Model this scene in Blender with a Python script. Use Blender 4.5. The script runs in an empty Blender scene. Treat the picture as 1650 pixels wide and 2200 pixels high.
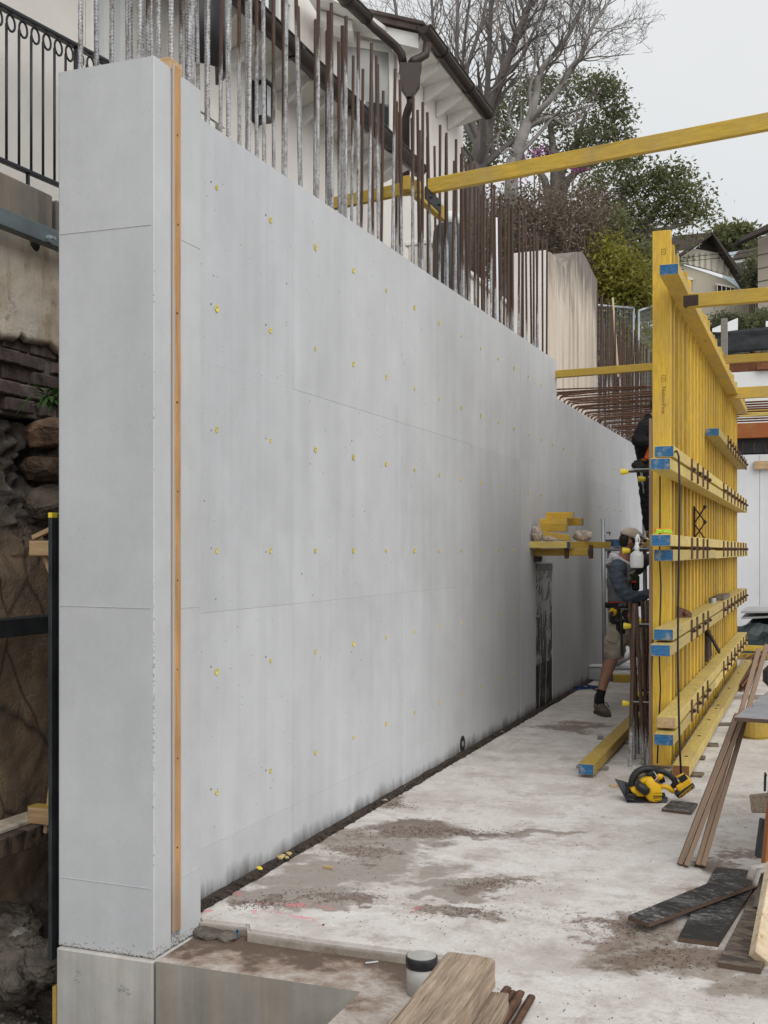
import bpy, bmesh, math, random
from mathutils import Vector, Matrix, noise, Euler

random.seed(7)
S = bpy.context.scene
COL = S.collection
R = math.radians
PI = math.pi

# ------------------------------------------------------------------ camera
YAW = math.atan2(925.0, 2444.0)          # the lens looks this far to the left of the wall's direction
CAMZ = 1.55
FPX = 2444.0
cam_d = bpy.data.cameras.new('camera')
cam_d.sensor_fit = 'VERTICAL'
cam_d.sensor_height = 36.0
cam_d.lens = 40.0
cam_d.shift_y = 83.0 / 2200.0
cam_d.clip_start = 0.05
cam_d.clip_end = 2000.0
cam = bpy.data.objects.new('camera', cam_d)
COL.objects.link(cam)
cam.location = (0, 0, CAMZ)
cam.rotation_euler = (R(90), 0, YAW)
S.camera = cam
S.render.resolution_x = 768
S.render.resolution_y = 1024

# ------------------------------------------------------------------ sky and sun (bright overcast)
SUN_EL, SUN_AZ = R(42), R(131)           # azimuth clockwise from +Y
w = bpy.data.worlds.new('World')
S.world = w
w.use_nodes = True
wn = w.node_tree
wn.nodes.clear()
sky = wn.nodes.new('ShaderNodeTexSky')
sky.sky_type = 'NISHITA'
sky.sun_disc = False
sky.sun_elevation = SUN_EL
sky.sun_rotation = SUN_AZ
sky.dust_density = 4.0
bg1 = wn.nodes.new('ShaderNodeBackground')
bg1.inputs['Strength'].default_value = 0.06
wn.links.new(sky.outputs[0], bg1.inputs['Color'])
tc = wn.nodes.new('ShaderNodeTexCoord')
nz = wn.nodes.new('ShaderNodeTexNoise')
nz.inputs['Scale'].default_value = 1.6
nz.inputs['Detail'].default_value = 5
wn.links.new(tc.outputs['Generated'], nz.inputs['Vector'])
rp = wn.nodes.new('ShaderNodeValToRGB')
rp.color_ramp.elements[0].position = 0.3
rp.color_ramp.elements[0].color = (0.70, 0.727, 0.75, 1)
rp.color_ramp.elements[1].position = 0.7
rp.color_ramp.elements[1].color = (0.82, 0.833, 0.838, 1)
wn.links.new(nz.outputs['Fac'], rp.inputs['Fac'])
bg2 = wn.nodes.new('ShaderNodeBackground')
bg2.inputs['Strength'].default_value = 0.715
wn.links.new(rp.outputs['Color'], bg2.inputs['Color'])
mx = wn.nodes.new('ShaderNodeMixShader')
mx.inputs[0].default_value = 0.93
wn.links.new(bg1.outputs[0], mx.inputs[1])
wn.links.new(bg2.outputs[0], mx.inputs[2])
wo = wn.nodes.new('ShaderNodeOutputWorld')
wn.links.new(mx.outputs[0], wo.inputs['Surface'])

sun_d = bpy.data.lights.new('sun', 'SUN')
sun_d.energy = 1.5
sun_d.angle = R(70)
sun_d.color = (1.0, 0.992, 0.98)
sun = bpy.data.objects.new('sun', sun_d)
COL.objects.link(sun)
sdir = Vector((math.sin(SUN_AZ) * math.cos(SUN_EL), math.cos(SUN_AZ) * math.cos(SUN_EL), math.sin(SUN_EL)))
sun.rotation_euler = sdir.to_track_quat('Z', 'Y').to_euler()

S.view_settings.view_transform = 'Standard'
S.view_settings.look = 'None'
S.view_settings.exposure = 0.55
S.view_settings.gamma = 1.0
S.view_settings.use_curve_mapping = False

# ------------------------------------------------------------------ helpers: places
FW = Vector((-math.sin(YAW), math.cos(YAW), 0))
RT = Vector((math.cos(YAW), math.sin(YAW), 0))

def at(px, py, d):
    """a surveyed point of the site: sight line through (px, py), d metres away"""
    p = RT * ((px - 825.0) / FPX * d) + FW * d
    return Vector((p.x, p.y, CAMZ - (py - 1183.0) / FPX * d))

def at_z(px, py, z=0.0):
    return at(px, py, (CAMZ - z) * FPX / (py - 1183.0))

def at_x(px, py, X):
    k = (px - 825.0) / FPX
    return at(px, py, X / (k * RT.x + FW.x))

def at_y(px, py, Y):
    k = (px - 825.0) / FPX
    return at(px, py, Y / (k * RT.y + FW.y))

# ------------------------------------------------------------------ helpers: meshes
class MB:
    """collects shapes, then links them as one mesh object"""
    def __init__(s):
        s.v, s.f, s.m = [], [], []
    def add(s, verts, faces, mi=0):
        o = len(s.v)
        s.v += [tuple(p) for p in verts]
        s.f += [tuple(i + o for i in f) for f in faces]
        s.m += [mi] * len(faces)
        return s
    def box(s, c, size, M=None, mi=0, bev=0.0):
        x, y, z = size[0] / 2, size[1] / 2, size[2] / 2
        c = Vector(c)
        if bev <= 0:
            pts = [Vector((a * x, b * y, e * z)) for a in (-1, 1) for b in (-1, 1) for e in (-1, 1)]
            fs = [(0, 1, 3, 2), (4, 6, 7, 5), (0, 4, 5, 1), (2, 3, 7, 6), (0, 2, 6, 4), (1, 5, 7, 3)]
            if M is not None:
                pts = [M @ p for p in pts]
            return s.add([p + c for p in pts], fs, mi)
        b = min(bev, x * .9, y * .9, z * .9)
        pts, idx = [], {}
        for sx in (-1, 1):
            for sy in (-1, 1):
                for sz in (-1, 1):
                    for ax in range(3):
                        p = [sx * (x - b), sy * (y - b), sz * (z - b)]
                        p[ax] = (sx * x, sy * y, sz * z)[ax]
                        idx[(sx, sy, sz, ax)] = len(pts)
                        pts.append(Vector(p))
        fs = []
        for ax in range(3):
            o1, o2 = (ax + 1) % 3, (ax + 2) % 3
            for sg in (-1, 1):
                q = []
                for (u, v) in ((-1, -1), (1, -1), (1, 1), (-1, 1)):
                    k = [0, 0, 0]; k[ax] = sg; k[o1] = u; k[o2] = v
                    q.append(idx[(k[0], k[1], k[2], ax)])
                fs.append(tuple(q if sg > 0 else q[::-1]))
        for ax in range(3):
            o1, o2 = (ax + 1) % 3, (ax + 2) % 3
            for u in (-1, 1):
                for v in (-1, 1):
                    def kk(e):
                        k = [0, 0, 0]; k[ax] = e; k[o1] = u; k[o2] = v
                        return tuple(k)
                    q = [idx[kk(-1) + (o1,)], idx[kk(1) + (o1,)], idx[kk(1) + (o2,)], idx[kk(-1) + (o2,)]]
                    fs.append(tuple(q if u * v < 0 else q[::-1]))
        for sx in (-1, 1):
            for sy in (-1, 1):
                for sz in (-1, 1):
                    q = [idx[(sx, sy, sz, a)] for a in range(3)]
                    fs.append(tuple(q if sx * sy * sz > 0 else q[::-1]))
        if M is not None:
            pts = [M @ p for p in pts]
        return s.add([p + c for p in pts], fs, mi)
    def bar(s, p0, p1, wd, ht, up=(0, 0, 1), bev=0.0, mi=0):
        p0, p1 = Vector(p0), Vector(p1)
        t = (p1 - p0); L = t.length; t = t / L
        u = Vector(up)
        sd = t.cross(u)
        if sd.length < 1e-5:
            sd = t.cross(Vector((1, 0, 0)))
        sd.normalize(); u = sd.cross(t)
        M = Matrix((t, sd, u)).transposed()
        return s.box((p0 + p1) / 2, (L, wd, ht), M, mi, bev)
    def tube(s, pts, rad, n=8, caps=True, mi=0):
        pts = [Vector(p) for p in pts]
        if not isinstance(rad, (list, tuple)):
            rad = [rad] * len(pts)
        vs, fs = [], []
        prev = None
        for i, p in enumerate(pts):
            a = pts[max(i - 1, 0)]; b = pts[min(i + 1, len(pts) - 1)]
            t = (b - a)
            t = t.normalized() if t.length > 1e-9 else Vector((0, 0, 1))
            if prev is None:
                ref = Vector((0, 0, 1)) if abs(t.z) < .9 else Vector((1, 0, 0))
                e1 = t.cross(ref).normalized()
            else:
                e1 = (prev - t * prev.dot(t))
                e1 = e1.normalized() if e1.length > 1e-6 else t.orthogonal().normalized()
            e2 = t.cross(e1); prev = e1
            for k in range(n):
                an = 2 * PI * k / n
                r = rad[i]
                if isinstance(r, (list, tuple)):
                    vs.append(p + e1 * (math.cos(an) * r[0]) + e2 * (math.sin(an) * r[1]))
                else:
                    vs.append(p + (e1 * math.cos(an) + e2 * math.sin(an)) * r)
        for i in range(len(pts) - 1):
            for k in range(n):
                k2 = (k + 1) % n
                fs.append((i * n + k, i * n + k2, (i + 1) * n + k2, (i + 1) * n + k))
        if caps:
            fs.append(tuple(range(n - 1, -1, -1)))
            fs.append(tuple((len(pts) - 1) * n + k for k in range(n)))
        return s.add(vs, fs, mi)
    def prism(s, poly, vec, mi=0):
        vec = Vector(vec); n = len(poly)
        poly = [Vector(p) for p in poly]
        fs = [tuple(range(n - 1, -1, -1)), tuple(range(n, 2 * n))]
        fs += [(i, (i + 1) % n, n + (i + 1) % n, n + i) for i in range(n)]
        return s.add(poly + [p + vec for p in poly], fs, mi)
    def ball(s, c, r, n=12, m=8, M=None, mi=0):
        c = Vector(c)
        if not isinstance(r, (list, tuple)):
            r = (r, r, r)
        vs, fs = [], []
        for i in range(m + 1):
            th = PI * i / m
            for k in range(n):
                ph = 2 * PI * k / n
                p = Vector((r[0] * math.sin(th) * math.cos(ph), r[1] * math.sin(th) * math.sin(ph), r[2] * math.cos(th)))
                vs.append((M @ p if M is not None else p) + c)
        for i in range(m):
            for k in range(n):
                k2 = (k + 1) % n
                fs.append((i * n + k, (i + 1) * n + k, (i + 1) * n + k2, i * n + k2))
        return s.add(vs, fs, mi)
    def mesh(s, name, mats, smooth=False):
        me = bpy.data.meshes.new(name)
        me.from_pydata(s.v, [], s.f)
        for m in (mats if isinstance(mats, (list, tuple)) else [mats]):
            me.materials.append(m)
        if any(s.m):
            me.polygons.foreach_set('material_index', s.m)
        if smooth:
            me.polygons.foreach_set('use_smooth', [True] * len(me.polygons))
        me.update()
        return me
    def build(s, name, mats, parent=None, smooth=False, fix=True):
        me = s.mesh(name, mats, smooth)
        if fix:
            bm = bmesh.new(); bm.from_mesh(me)
            bmesh.ops.recalc_face_normals(bm, faces=bm.faces)
            bm.to_mesh(me); bm.free()
        return link(name, me, parent)

def link(name, me, parent=None):
    o = bpy.data.objects.new(name, me)
    COL.objects.link(o)
    if parent is not None:
        o.parent = parent
        o.matrix_parent_inverse = Matrix.Identity(4)
    return o

def tag(o, label, cat, group=None):
    o['label'] = label
    o['category'] = cat
    if group:
        o['group'] = group
    return o

def empty(name, loc=(0, 0, 0), rz=0.0):
    o = bpy.data.objects.new(name, None)
    COL.objects.link(o)
    o.location = loc
    o.rotation_euler = (0, 0, rz)
    o.empty_display_size = 0.05
    return o

def thing(name, label, cat, loc=(0, 0, 0), rz=0.0, group=None):
    return tag(empty(name, loc, rz), label, cat, group)

def struct(o):
    o['kind'] = 'structure'
    return o

def copy_tree(o, parent=None):
    c = o.copy()
    COL.objects.link(c)
    if parent is not None:
        c.parent = parent
        c.matrix_parent_inverse = Matrix.Identity(4)
    for ch in list(o.children):
        copy_tree(ch, c)
    return c

def lettering(text, size, mat_, parent, M, name='printed_lettering', depth=0.0004):
    cu = bpy.data.curves.new('lettering', 'FONT')
    cu.body = text
    cu.size = size
    cu.align_x = 'CENTER'; cu.align_y = 'CENTER'
    cu.extrude = depth
    cu.resolution_u = 3
    t = bpy.data.objects.new('lettering_curve', cu)
    COL.objects.link(t)
    dg = bpy.context.evaluated_depsgraph_get()
    me = bpy.data.meshes.new_from_object(t.evaluated_get(dg))
    bpy.data.objects.remove(t)
    me.materials.clear(); me.materials.append(mat_)
    o = link(name, me, parent)
    o.matrix_local = M
    return o

def frame(x, y, z, loc):
    M = Matrix((Vector(x).normalized(), Vector(y).normalized(), Vector(z).normalized())).transposed().to_4x4()
    M.translation = loc
    return M
# ------------------------------------------------------------------ materials
class NB:
    def __init__(s, name):
        s.mat = bpy.data.materials.new(name)
        s.mat.use_nodes = True
        s.t = s.mat.node_tree
        s.b = s.t.nodes['Principled BSDF']
        s.b.inputs['Specular IOR Level'].default_value = 0.35
        s._geo = s._tc = s._oi = None
    def L(s, a, b):
        s.t.links.new(a, b)
    def node(s, ty):
        return s.t.nodes.new(ty)
    def put(s, sock, v):
        if hasattr(v, 'links') or isinstance(v, bpy.types.NodeSocket):
            s.L(v, sock)
        elif isinstance(v, (tuple, list)):
            if len(v) == 3 and len(sock.default_value) == 4:
                v = tuple(v) + (1,)
            sock.default_value = v
        else:
            sock.default_value = v
    def pos(s):
        if not s._geo:
            s._geo = s.node('ShaderNodeNewGeometry')
        return s._geo.outputs['Position']
    def normal(s):
        s.pos()
        return s._geo.outputs['Normal']
    def obj(s):
        if not s._tc:
            s._tc = s.node('ShaderNodeTexCoord')
        return s._tc.outputs['Object']
    def rnd(s):
        if not s._oi:
            s._oi = s.node('ShaderNodeObjectInfo')
        return s._oi.outputs['Random']
    def ocol(s):
        s.rnd()
        return s.sep(s._oi.outputs['Color'])
    def objr(s):
        """object coordinates shifted per object"""
        m = s.node('ShaderNodeVectorMath'); m.operation = 'ADD'
        c = s.node('ShaderNodeCombineXYZ')
        k = s.math('MULTIPLY', s.rnd(), 37.0)
        for i in range(3):
            s.L(k, c.inputs[i])
        s.L(s.obj(), m.inputs[0]); s.L(c.outputs[0], m.inputs[1])
        return m.outputs[0]
    def scale(s, vec, sc, loc=(0, 0, 0), rot=(0, 0, 0)):
        m = s.node('ShaderNodeMapping')
        s.L(vec, m.inputs['Vector'])
        m.inputs['Scale'].default_value = sc
        m.inputs['Location'].default_value = loc
        m.inputs['Rotation'].default_value = rot
        return m.outputs[0]
    def noise(s, vec, sc=5.0, det=4.0, rough=0.55, dist=0.0):
        n = s.node('ShaderNodeTexNoise')
        s.L(vec, n.inputs['Vector'])
        n.inputs['Scale'].default_value = sc
        n.inputs['Detail'].default_value = det
        n.inputs['Roughness'].default_value = rough
        n.inputs['Distortion'].default_value = dist
        return n.outputs['Fac']
    def voro(s, vec, sc, feat='F1'):
        n = s.node('ShaderNodeTexVoronoi'); n.feature = feat
        s.L(vec, n.inputs['Vector'])
        n.inputs['Scale'].default_value = sc
        return n.outputs['Distance']
    def wave(s, vec, sc, dist=2.0, det=2.0, axis='X', dsc=1.0):
        n = s.node('ShaderNodeTexWave'); n.bands_direction = axis
        s.L(vec, n.inputs['Vector'])
        n.inputs['Scale'].default_value = sc
        n.inputs['Distortion'].default_value = dist
        n.inputs['Detail'].default_value = det
        n.inputs['Detail Scale'].default_value = dsc
        return n.outputs['Fac']
    def ramp(s, fac, stops):
        n = s.node('ShaderNodeValToRGB')
        e = n.color_ramp.elements
        while len(e) > 1:
            e.remove(e[-1])
        for i, (p, c) in enumerate(stops):
            el = e[0] if i == 0 else e.new(p)
            el.position = p
            if not isinstance(c, (tuple, list)):
                c = (c, c, c)
            el.color = tuple(c) + (1,)
        s.L(fac, n.inputs['Fac'])
        return n.outputs['Color']
    def mix(s, fac, a, b, mode='MIX'):
        n = s.node('ShaderNodeMix'); n.data_type = 'RGBA'; n.blend_type = mode
        s.put(n.inputs[0], fac); s.put(n.inputs[6], a); s.put(n.inputs[7], b)
        return n.outputs[2]
    def math(s, op, a, b=0.0, c=None, clamp=False):
        n = s.node('ShaderNodeMath'); n.operation = op; n.use_clamp = clamp
        s.put(n.inputs[0], a); s.put(n.inputs[1], b)
        if c is not None:
            s.put(n.inputs[2], c)
        return n.outputs[0]
    def maprange(s, v, a, b, c=0.0, d=1.0):
        n = s.node('ShaderNodeMapRange')
        s.L(v, n.inputs[0])
        for i, q in enumerate((a, b, c, d)):
            n.inputs[i + 1].default_value = q
        return n.outputs[0]
    def sep(s, vec):
        n = s.node('ShaderNodeSeparateXYZ')
        s.L(vec, n.inputs[0])
        return n.outputs
    def bump(s, h, strength=0.3, dist=0.01, normal=None):
        n = s.node('ShaderNodeBump')
        n.inputs['Strength'].default_value = strength
        n.inputs['Distance'].default_value = dist
        s.L(h, n.inputs['Height'])
        if normal is not None:
            s.L(normal, n.inputs['Normal'])
        return n.outputs['Normal']
    def done(s, col=None, rough=None, metal=None, normal=None, **kw):
        if col is not None: s.put(s.b.inputs['Base Color'], col)
        if rough is not None: s.put(s.b.inputs['Roughness'], rough)
        if metal is not None: s.put(s.b.inputs['Metallic'], metal)
        if normal is not None: s.put(s.b.inputs['Normal'], normal)
        for k, v in kw.items():
            s.put(s.b.inputs[k.replace('_', ' ')], v)
        return s.mat

M = {}

def simple(name, c, rough=.6, metal=0.0, var=.25, sc=12.0, bump=.15, bsc=60.0, bd=.004, coord='r', rv=.12, **kw):
    """base colour with blotches, wear in the gloss and fine relief"""
    b = NB(name)
    v = b.objr() if coord == 'r' else b.pos()
    n = b.noise(v, sc, 6, .6)
    dk = tuple(x * (1 - var) for x in c); lt = tuple(min(1, x * (1 + var)) for x in c)
    col = b.ramp(n, [(.3, dk), (.7, lt)])
    hv = b.maprange(b.rnd(), 0, 1, 1 - var * .5, 1 + var * .5)
    col = b.mix(1.0, col, hv, 'MULTIPLY')
    n2 = b.noise(v, bsc, 4, .6)
    rg = b.maprange(n, .3, .7, max(rough - rv, .04), min(rough + rv, 1))
    M[name] = b.done(col, rg, metal, b.bump(n2, bump, bd) if bump else None, **kw)
    return M[name]

def concrete(name, c, streak=.12, mott=.10, warm=0.0, damp=.0, pin=True):
    b = NB(name)
    p = b.pos()
    big = b.noise(b.scale(p, (.9, .9, .7)), 1.1, 5, .55)
    mid = b.noise(p, 7, 6, .6)
    fine = b.noise(p, 90, 4, .65)
    st = b.noise(b.scale(p, (9, 9, .35)), 1.0, 5, .6)
    st2 = b.noise(b.scale(p, (30, 30, .8)), 1.0, 3, .6)
    f = b.math('ADD', b.math('MULTIPLY', b.math('SUBTRACT', big, .5), mott * 5.5), 1.0)
    f = b.math('ADD', f, b.math('MULTIPLY', b.math('SUBTRACT', mid, .5), mott * 1.9))
    f = b.math('ADD', f, b.math('MULTIPLY', b.math('SUBTRACT', st, .5), streak * 2.0))
    f = b.math('ADD', f, b.math('MULTIPLY', b.math('SUBTRACT', st2, .5), streak * .8))
    f = b.math('ADD', f, b.math('MULTIPLY', b.math('SUBTRACT', fine, .5), .16))
    f = b.math('ADD', f, b.math('MULTIPLY', b.math('SUBTRACT', b.rnd(), .5), .07))
    col = b.mix(1.0, c, f, 'MULTIPLY')
    if warm:
        w_ = b.ramp(b.noise(b.scale(p, (5, 5, .5), (3, 1, 7)), 1.2, 5, .6), [(.5, 0.0), (.72, 1.0)])
        col = b.mix(b.math('MULTIPLY', w_, warm), col, (.33, .24, .14), 'MIX')
    if damp:
        # damp dark tide creeping up from the foot of the wall and dark smears left by the form oil
        z = b.sep(p)[2]
        dz = b.math('SUBTRACT', b.math('ADD', b.math('MULTIPLY', b.noise(b.scale(p, (5, 5, 1.0)), 1.0, 6, .7), .24), -.060), z)
        dm = b.maprange(dz, -.03, .06)
        col = b.mix(b.math('MULTIPLY', dm, damp), col, (.09, .085, .08), 'MIX')
        sm = b.ramp(b.noise(b.scale(p, (1.2, .9, .45), (5, 2.3, 1)), 1.3, 6, .62), [(.50, 0.0), (.70, 1.0)])
        col = b.mix(b.math('MULTIPLY', sm, .12), col, (.24, .24, .25), 'MIX')
        # thin pale and dark runs down from the top
        rn = b.ramp(b.noise(b.scale(p, (16, 16, .12), (1, 4, 2)), 1.0, 3, .5), [(.66, 0.0), (.74, 1.0)])
        col = b.mix(b.math('MULTIPLY', rn, .13), col, (.27, .27, .28), 'MIX')
    h = b.math('ADD', b.math('MULTIPLY', fine, .3), b.math('MULTIPLY', mid, .7))
    if pin:
        pv = b.voro(p, 26)
        pm = b.ramp(pv, [(.0, 1.0), (.050, 1.0), (.066, 0.0)])
        gate = b.ramp(b.noise(p, 3.0, 3, .6), [(.52, 0.0), (.62, 1.0)])
        pm = b.math('MULTIPLY', pm, gate)
        col = b.mix(b.math('MULTIPLY', pm, .7), col, (.10, .10, .10), 'MIX')
        h = b.math('SUBTRACT', h, b.math('MULTIPLY', pm, 1.0))
    M[name] = b.done(col, b.maprange(mid, .3, .7, .62, .82), 0.0, b.bump(h, .25, .004))
    return M[name]

concrete('wall_concrete', (.515, .525, .542), damp=.85, streak=.09, mott=.085)
concrete('pier_concrete', (.50, .508, .518), streak=.05, mott=.10)
concrete('chipped_concrete', (.36, .355, .345), streak=.05, mott=.35)
concrete('footing_concrete', (.46, .445, .42), streak=.30, mott=.2, warm=.55)
concrete('pit_concrete', (.31, .29, .255), streak=.32, mott=.3, warm=.45)
concrete('old_concrete', (.40, .37, .33), streak=.55, mott=.25, warm=.3)
concrete('weathered_strip', (.17, .15, .13), streak=.5, mott=.4, warm=.3)
concrete('back_concrete', (.66, .665, .675), streak=.06, mott=.05, pin=False)

def blobmask(b, blobs, edge, nz_, dist=.5):
    """irregular patches: smooth falloff round a few spots of the slab, broken up by noise"""
    p = b.sep(b.pos())
    # the patches lie skew to the slab, about 21 degrees off the wall's line
    wob = b.noise(b.pos(), 2.3, 5, .6); wob2 = b.noise(b.scale(b.pos(), (1, 1, 1), (7, 3, 1)), 2.3, 5, .6)
    u = b.math('ADD', b.math('MULTIPLY', p[0], RT.x), b.math('MULTIPLY', p[1], RT.y))
    v = b.math('ADD', b.math('MULTIPLY', p[0], FW.x), b.math('MULTIPLY', p[1], FW.y))
    u = b.math('ADD', u, b.math('MULTIPLY', b.math('SUBTRACT', wob, .5), 1.1))
    v = b.math('ADD', v, b.math('MULTIPLY', b.math('SUBTRACT', wob2, .5), 1.3))
    tot = None
    for (px, py, rx, ry) in blobs:
        c = at_z(px, py, 0)
        d = c.dot(FW)
        dx = b.math('DIVIDE', b.math('SUBTRACT', u, c.dot(RT)), rx * d / FPX)
        dy = b.math('DIVIDE', b.math('SUBTRACT', v, d), ry * d * d / (CAMZ * FPX))
        r2 = b.math('ADD', b.math('MULTIPLY', dx, dx), b.math('MULTIPLY', dy, dy))
        e = b.math('DIVIDE', 1.0, b.math('ADD', 1.0, r2))
        tot = e if tot is None else b.math('MAXIMUM', tot, e)
    m = b.math('ADD', tot, b.math('MULTIPLY', b.math('SUBTRACT', nz_, .5), dist))
    return b.maprange(m, .5, .5 + edge)

def slab_material():
    b = NB('slab_concrete')
    p = b.pos()
    n1 = b.noise(p, 1.3, 7, .62)
    n2 = b.noise(p, 5.5, 7, .65)
    n3 = b.noise(p, 24, 6, .7)
    n4 = b.noise(p, 120, 3, .6)
    base = b.ramp(n2, [(.30, (.535, .495, .458)), (.5, (.605, .572, .538)), (.70, (.655, .632, .605))])
    gr = b.noise(p, 210, 4, .75); gr2 = b.noise(p, 55, 6, .8)
    base = b.mix(1.0, base, b.maprange(gr, .3, .7, .84, 1.12), 'MULTIPLY')
    base = b.mix(1.0, base, b.maprange(gr2, .3, .7, .84, 1.10), 'MULTIPLY')
    pt = b.ramp(b.noise(b.scale(p, (1, 1, 1), (11, 5, 0)), 4.5, 10, .78), [(.53, 0.0), (.60, .7), (.70, 1.0)])
    base = b.mix(b.math('MULTIPLY', pt, .62), base, b.ramp(gr2, [(.35, (.19, .145, .11)), (.65, (.40, .345, .295))]), 'MIX')
    # mud film, scattered over the whole slab
    mud = b.ramp(b.math('ADD', b.math('MULTIPLY', n1, .55), b.math('MULTIPLY', n3, .45)), [(.50, 0.0), (.60, .55), (.72, .9)])
    base = b.mix(b.math('MULTIPLY', mud, .62), base, (.27, .20, .155), 'MIX')
    sp = b.ramp(b.noise(b.scale(p, (1, 1, 1), (4, 2, 0)), 60, 6, .8), [(.60, 0.0), (.67, 1.0)])
    base = b.mix(b.math('MULTIPLY', sp, .6), base, (.12, .085, .06), 'MIX')
    mixn = b.math('ADD', b.math('MULTIPLY', b.noise(p, 3.2, 8, .66), .75), b.math('MULTIPLY', n3, .25))
    wet = blobmask(b, [(600, 1915, 150, 34), (720, 1880, 170, 36), (830, 1850, 160, 36), (960, 1890, 140, 22),
                       (800, 1795, 100, 34), (905, 1790, 140, 22), (1130, 1793, 120, 13), (640, 1815, 70, 14),
                       (660, 1940, 80, 16), (1390, 2030, 150, 50), (1500, 2080, 170, 46), (1600, 1900, 80, 60), (1000, 1920, 100, 20), (860, 1730, 50, 18)],
                   .20, b.math('ADD', b.math('MULTIPLY', mixn, .7), b.math('MULTIPLY', b.noise(p, 13, 8, .75), .3)), 1.25)
    base = b.mix(b.math('MULTIPLY', wet, .80), base, b.ramp(n3, [(.3, (.18, .145, .115)), (.7, (.275, .23, .19))]), 'MIX')
    brown = blobmask(b, [(850, 1730, 50, 14), (880, 1785, 110, 16), (560, 1950, 60, 14), (770, 1830, 60, 20), (1060, 1900, 90, 14),
                         (1000, 1965, 120, 16), (1330, 1990, 120, 36), (1450, 2060, 150, 40), (1000, 1790, 130, 10), (700, 1925, 90, 10), (1590, 1860, 70, 34),
                         (1240, 1560, 70, 14), (1300, 1430, 60, 12)], .22, b.noise(p, 17, 7, .72), 1.5)
    base = b.mix(b.math('MULTIPLY', brown, .8), base, b.ramp(n3, [(.3, (.085, .055, .04)), (.7, (.20, .135, .10))]), 'MIX')
    # trodden film of brown slurry over the near part of the slab
    tr = b.ramp(b.noise(b.scale(p, (1, 1, 1), (2, 9, 0)), 2.0, 9, .72), [(.47, 0.0), (.60, 1.0)])
    base = b.mix(b.math('MULTIPLY', tr, .34), base, b.ramp(n3, [(.35, (.20, .15, .115)), (.65, (.38, .32, .27))]), 'MIX')
    lines = b.ramp(b.noise(b.scale(p, (1.4, 14, 1), (0, 0, 0), (0, 0, R(-34))), 1.6, 6, .75), [(.60, 0.0), (.66, 1.0)])
    base = b.mix(b.math('MULTIPLY', lines, .25), base, (.20, .145, .11), 'MIX')
    # pale cement scum and the set-out marks in pink paint
    pale = blobmask(b, [(560, 1890, 60, 14), (720, 1965, 120, 18), (980, 1840, 70, 20), (480, 1960, 60, 12), (650, 1845, 60, 14)], .6, mixn, 1.3)
    base = b.mix(b.math('MULTIPLY', b.math('MULTIPLY', pale, b.math('SUBTRACT', 1.0, wet)), .6), base, (.70, .685, .66), 'MIX')
    pink = blobmask(b, [(530, 1908, 28, 4), (445, 1970, 26, 7), (905, 1963, 22, 4), (640, 1942, 26, 4), (615, 1975, 24, 5), (1105, 1553, 18, 3)], .5, b.noise(p, 30, 6, .75), 1.5)
    base = b.mix(b.math('MULTIPLY', pink, .72), base, (.75, .12, .17), 'MIX')
    rg = b.math('SUBTRACT', b.maprange(n2, .3, .7, .62, .86), b.math('MULTIPLY', wet, b.maprange(n2, .3, .7, .42, .18)))
    h = b.math('ADD', b.math('MULTIPLY', n3, .6), b.math('MULTIPLY', n4, .4))
    h = b.math('ADD', h, b.math('MULTIPLY', brown, .7))
    h = b.math('MULTIPLY', h, b.math('SUBTRACT', 1.0, b.math('MULTIPLY', wet, .55)))
    # the cast edge of the slab is caked with old mud
    ez = b.maprange(b.sep(p)[2], -.030, -.004, 1.0, 0.0)
    ez = b.math('MULTIPLY', ez, b.maprange(n2, .25, .6, .45, 1.0))
    base = b.mix(ez, base, b.ramp(n3, [(.3, (.17, .135, .10)), (.7, (.33, .275, .22))]), 'MIX')
    M['slab'] = b.done(base, rg, 0.0, b.bump(h, .35, .006))
slab_material()

def mud_ledge():
    b = NB('muddy_ledge')
    p = b.pos()
    n = b.noise(p, 6, 7, .65); n3 = b.noise(p, 40, 5, .7)
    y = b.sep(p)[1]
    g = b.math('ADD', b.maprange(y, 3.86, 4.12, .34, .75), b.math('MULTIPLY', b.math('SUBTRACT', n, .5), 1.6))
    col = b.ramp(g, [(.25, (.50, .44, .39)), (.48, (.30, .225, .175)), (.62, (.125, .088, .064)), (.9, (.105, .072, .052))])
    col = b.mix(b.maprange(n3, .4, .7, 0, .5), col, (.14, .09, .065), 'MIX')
    M['mud'] = b.done(col, b.maprange(n, .3, .7, .35, .8), 0, b.bump(n3, .5, .01))
mud_ledge()

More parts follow.
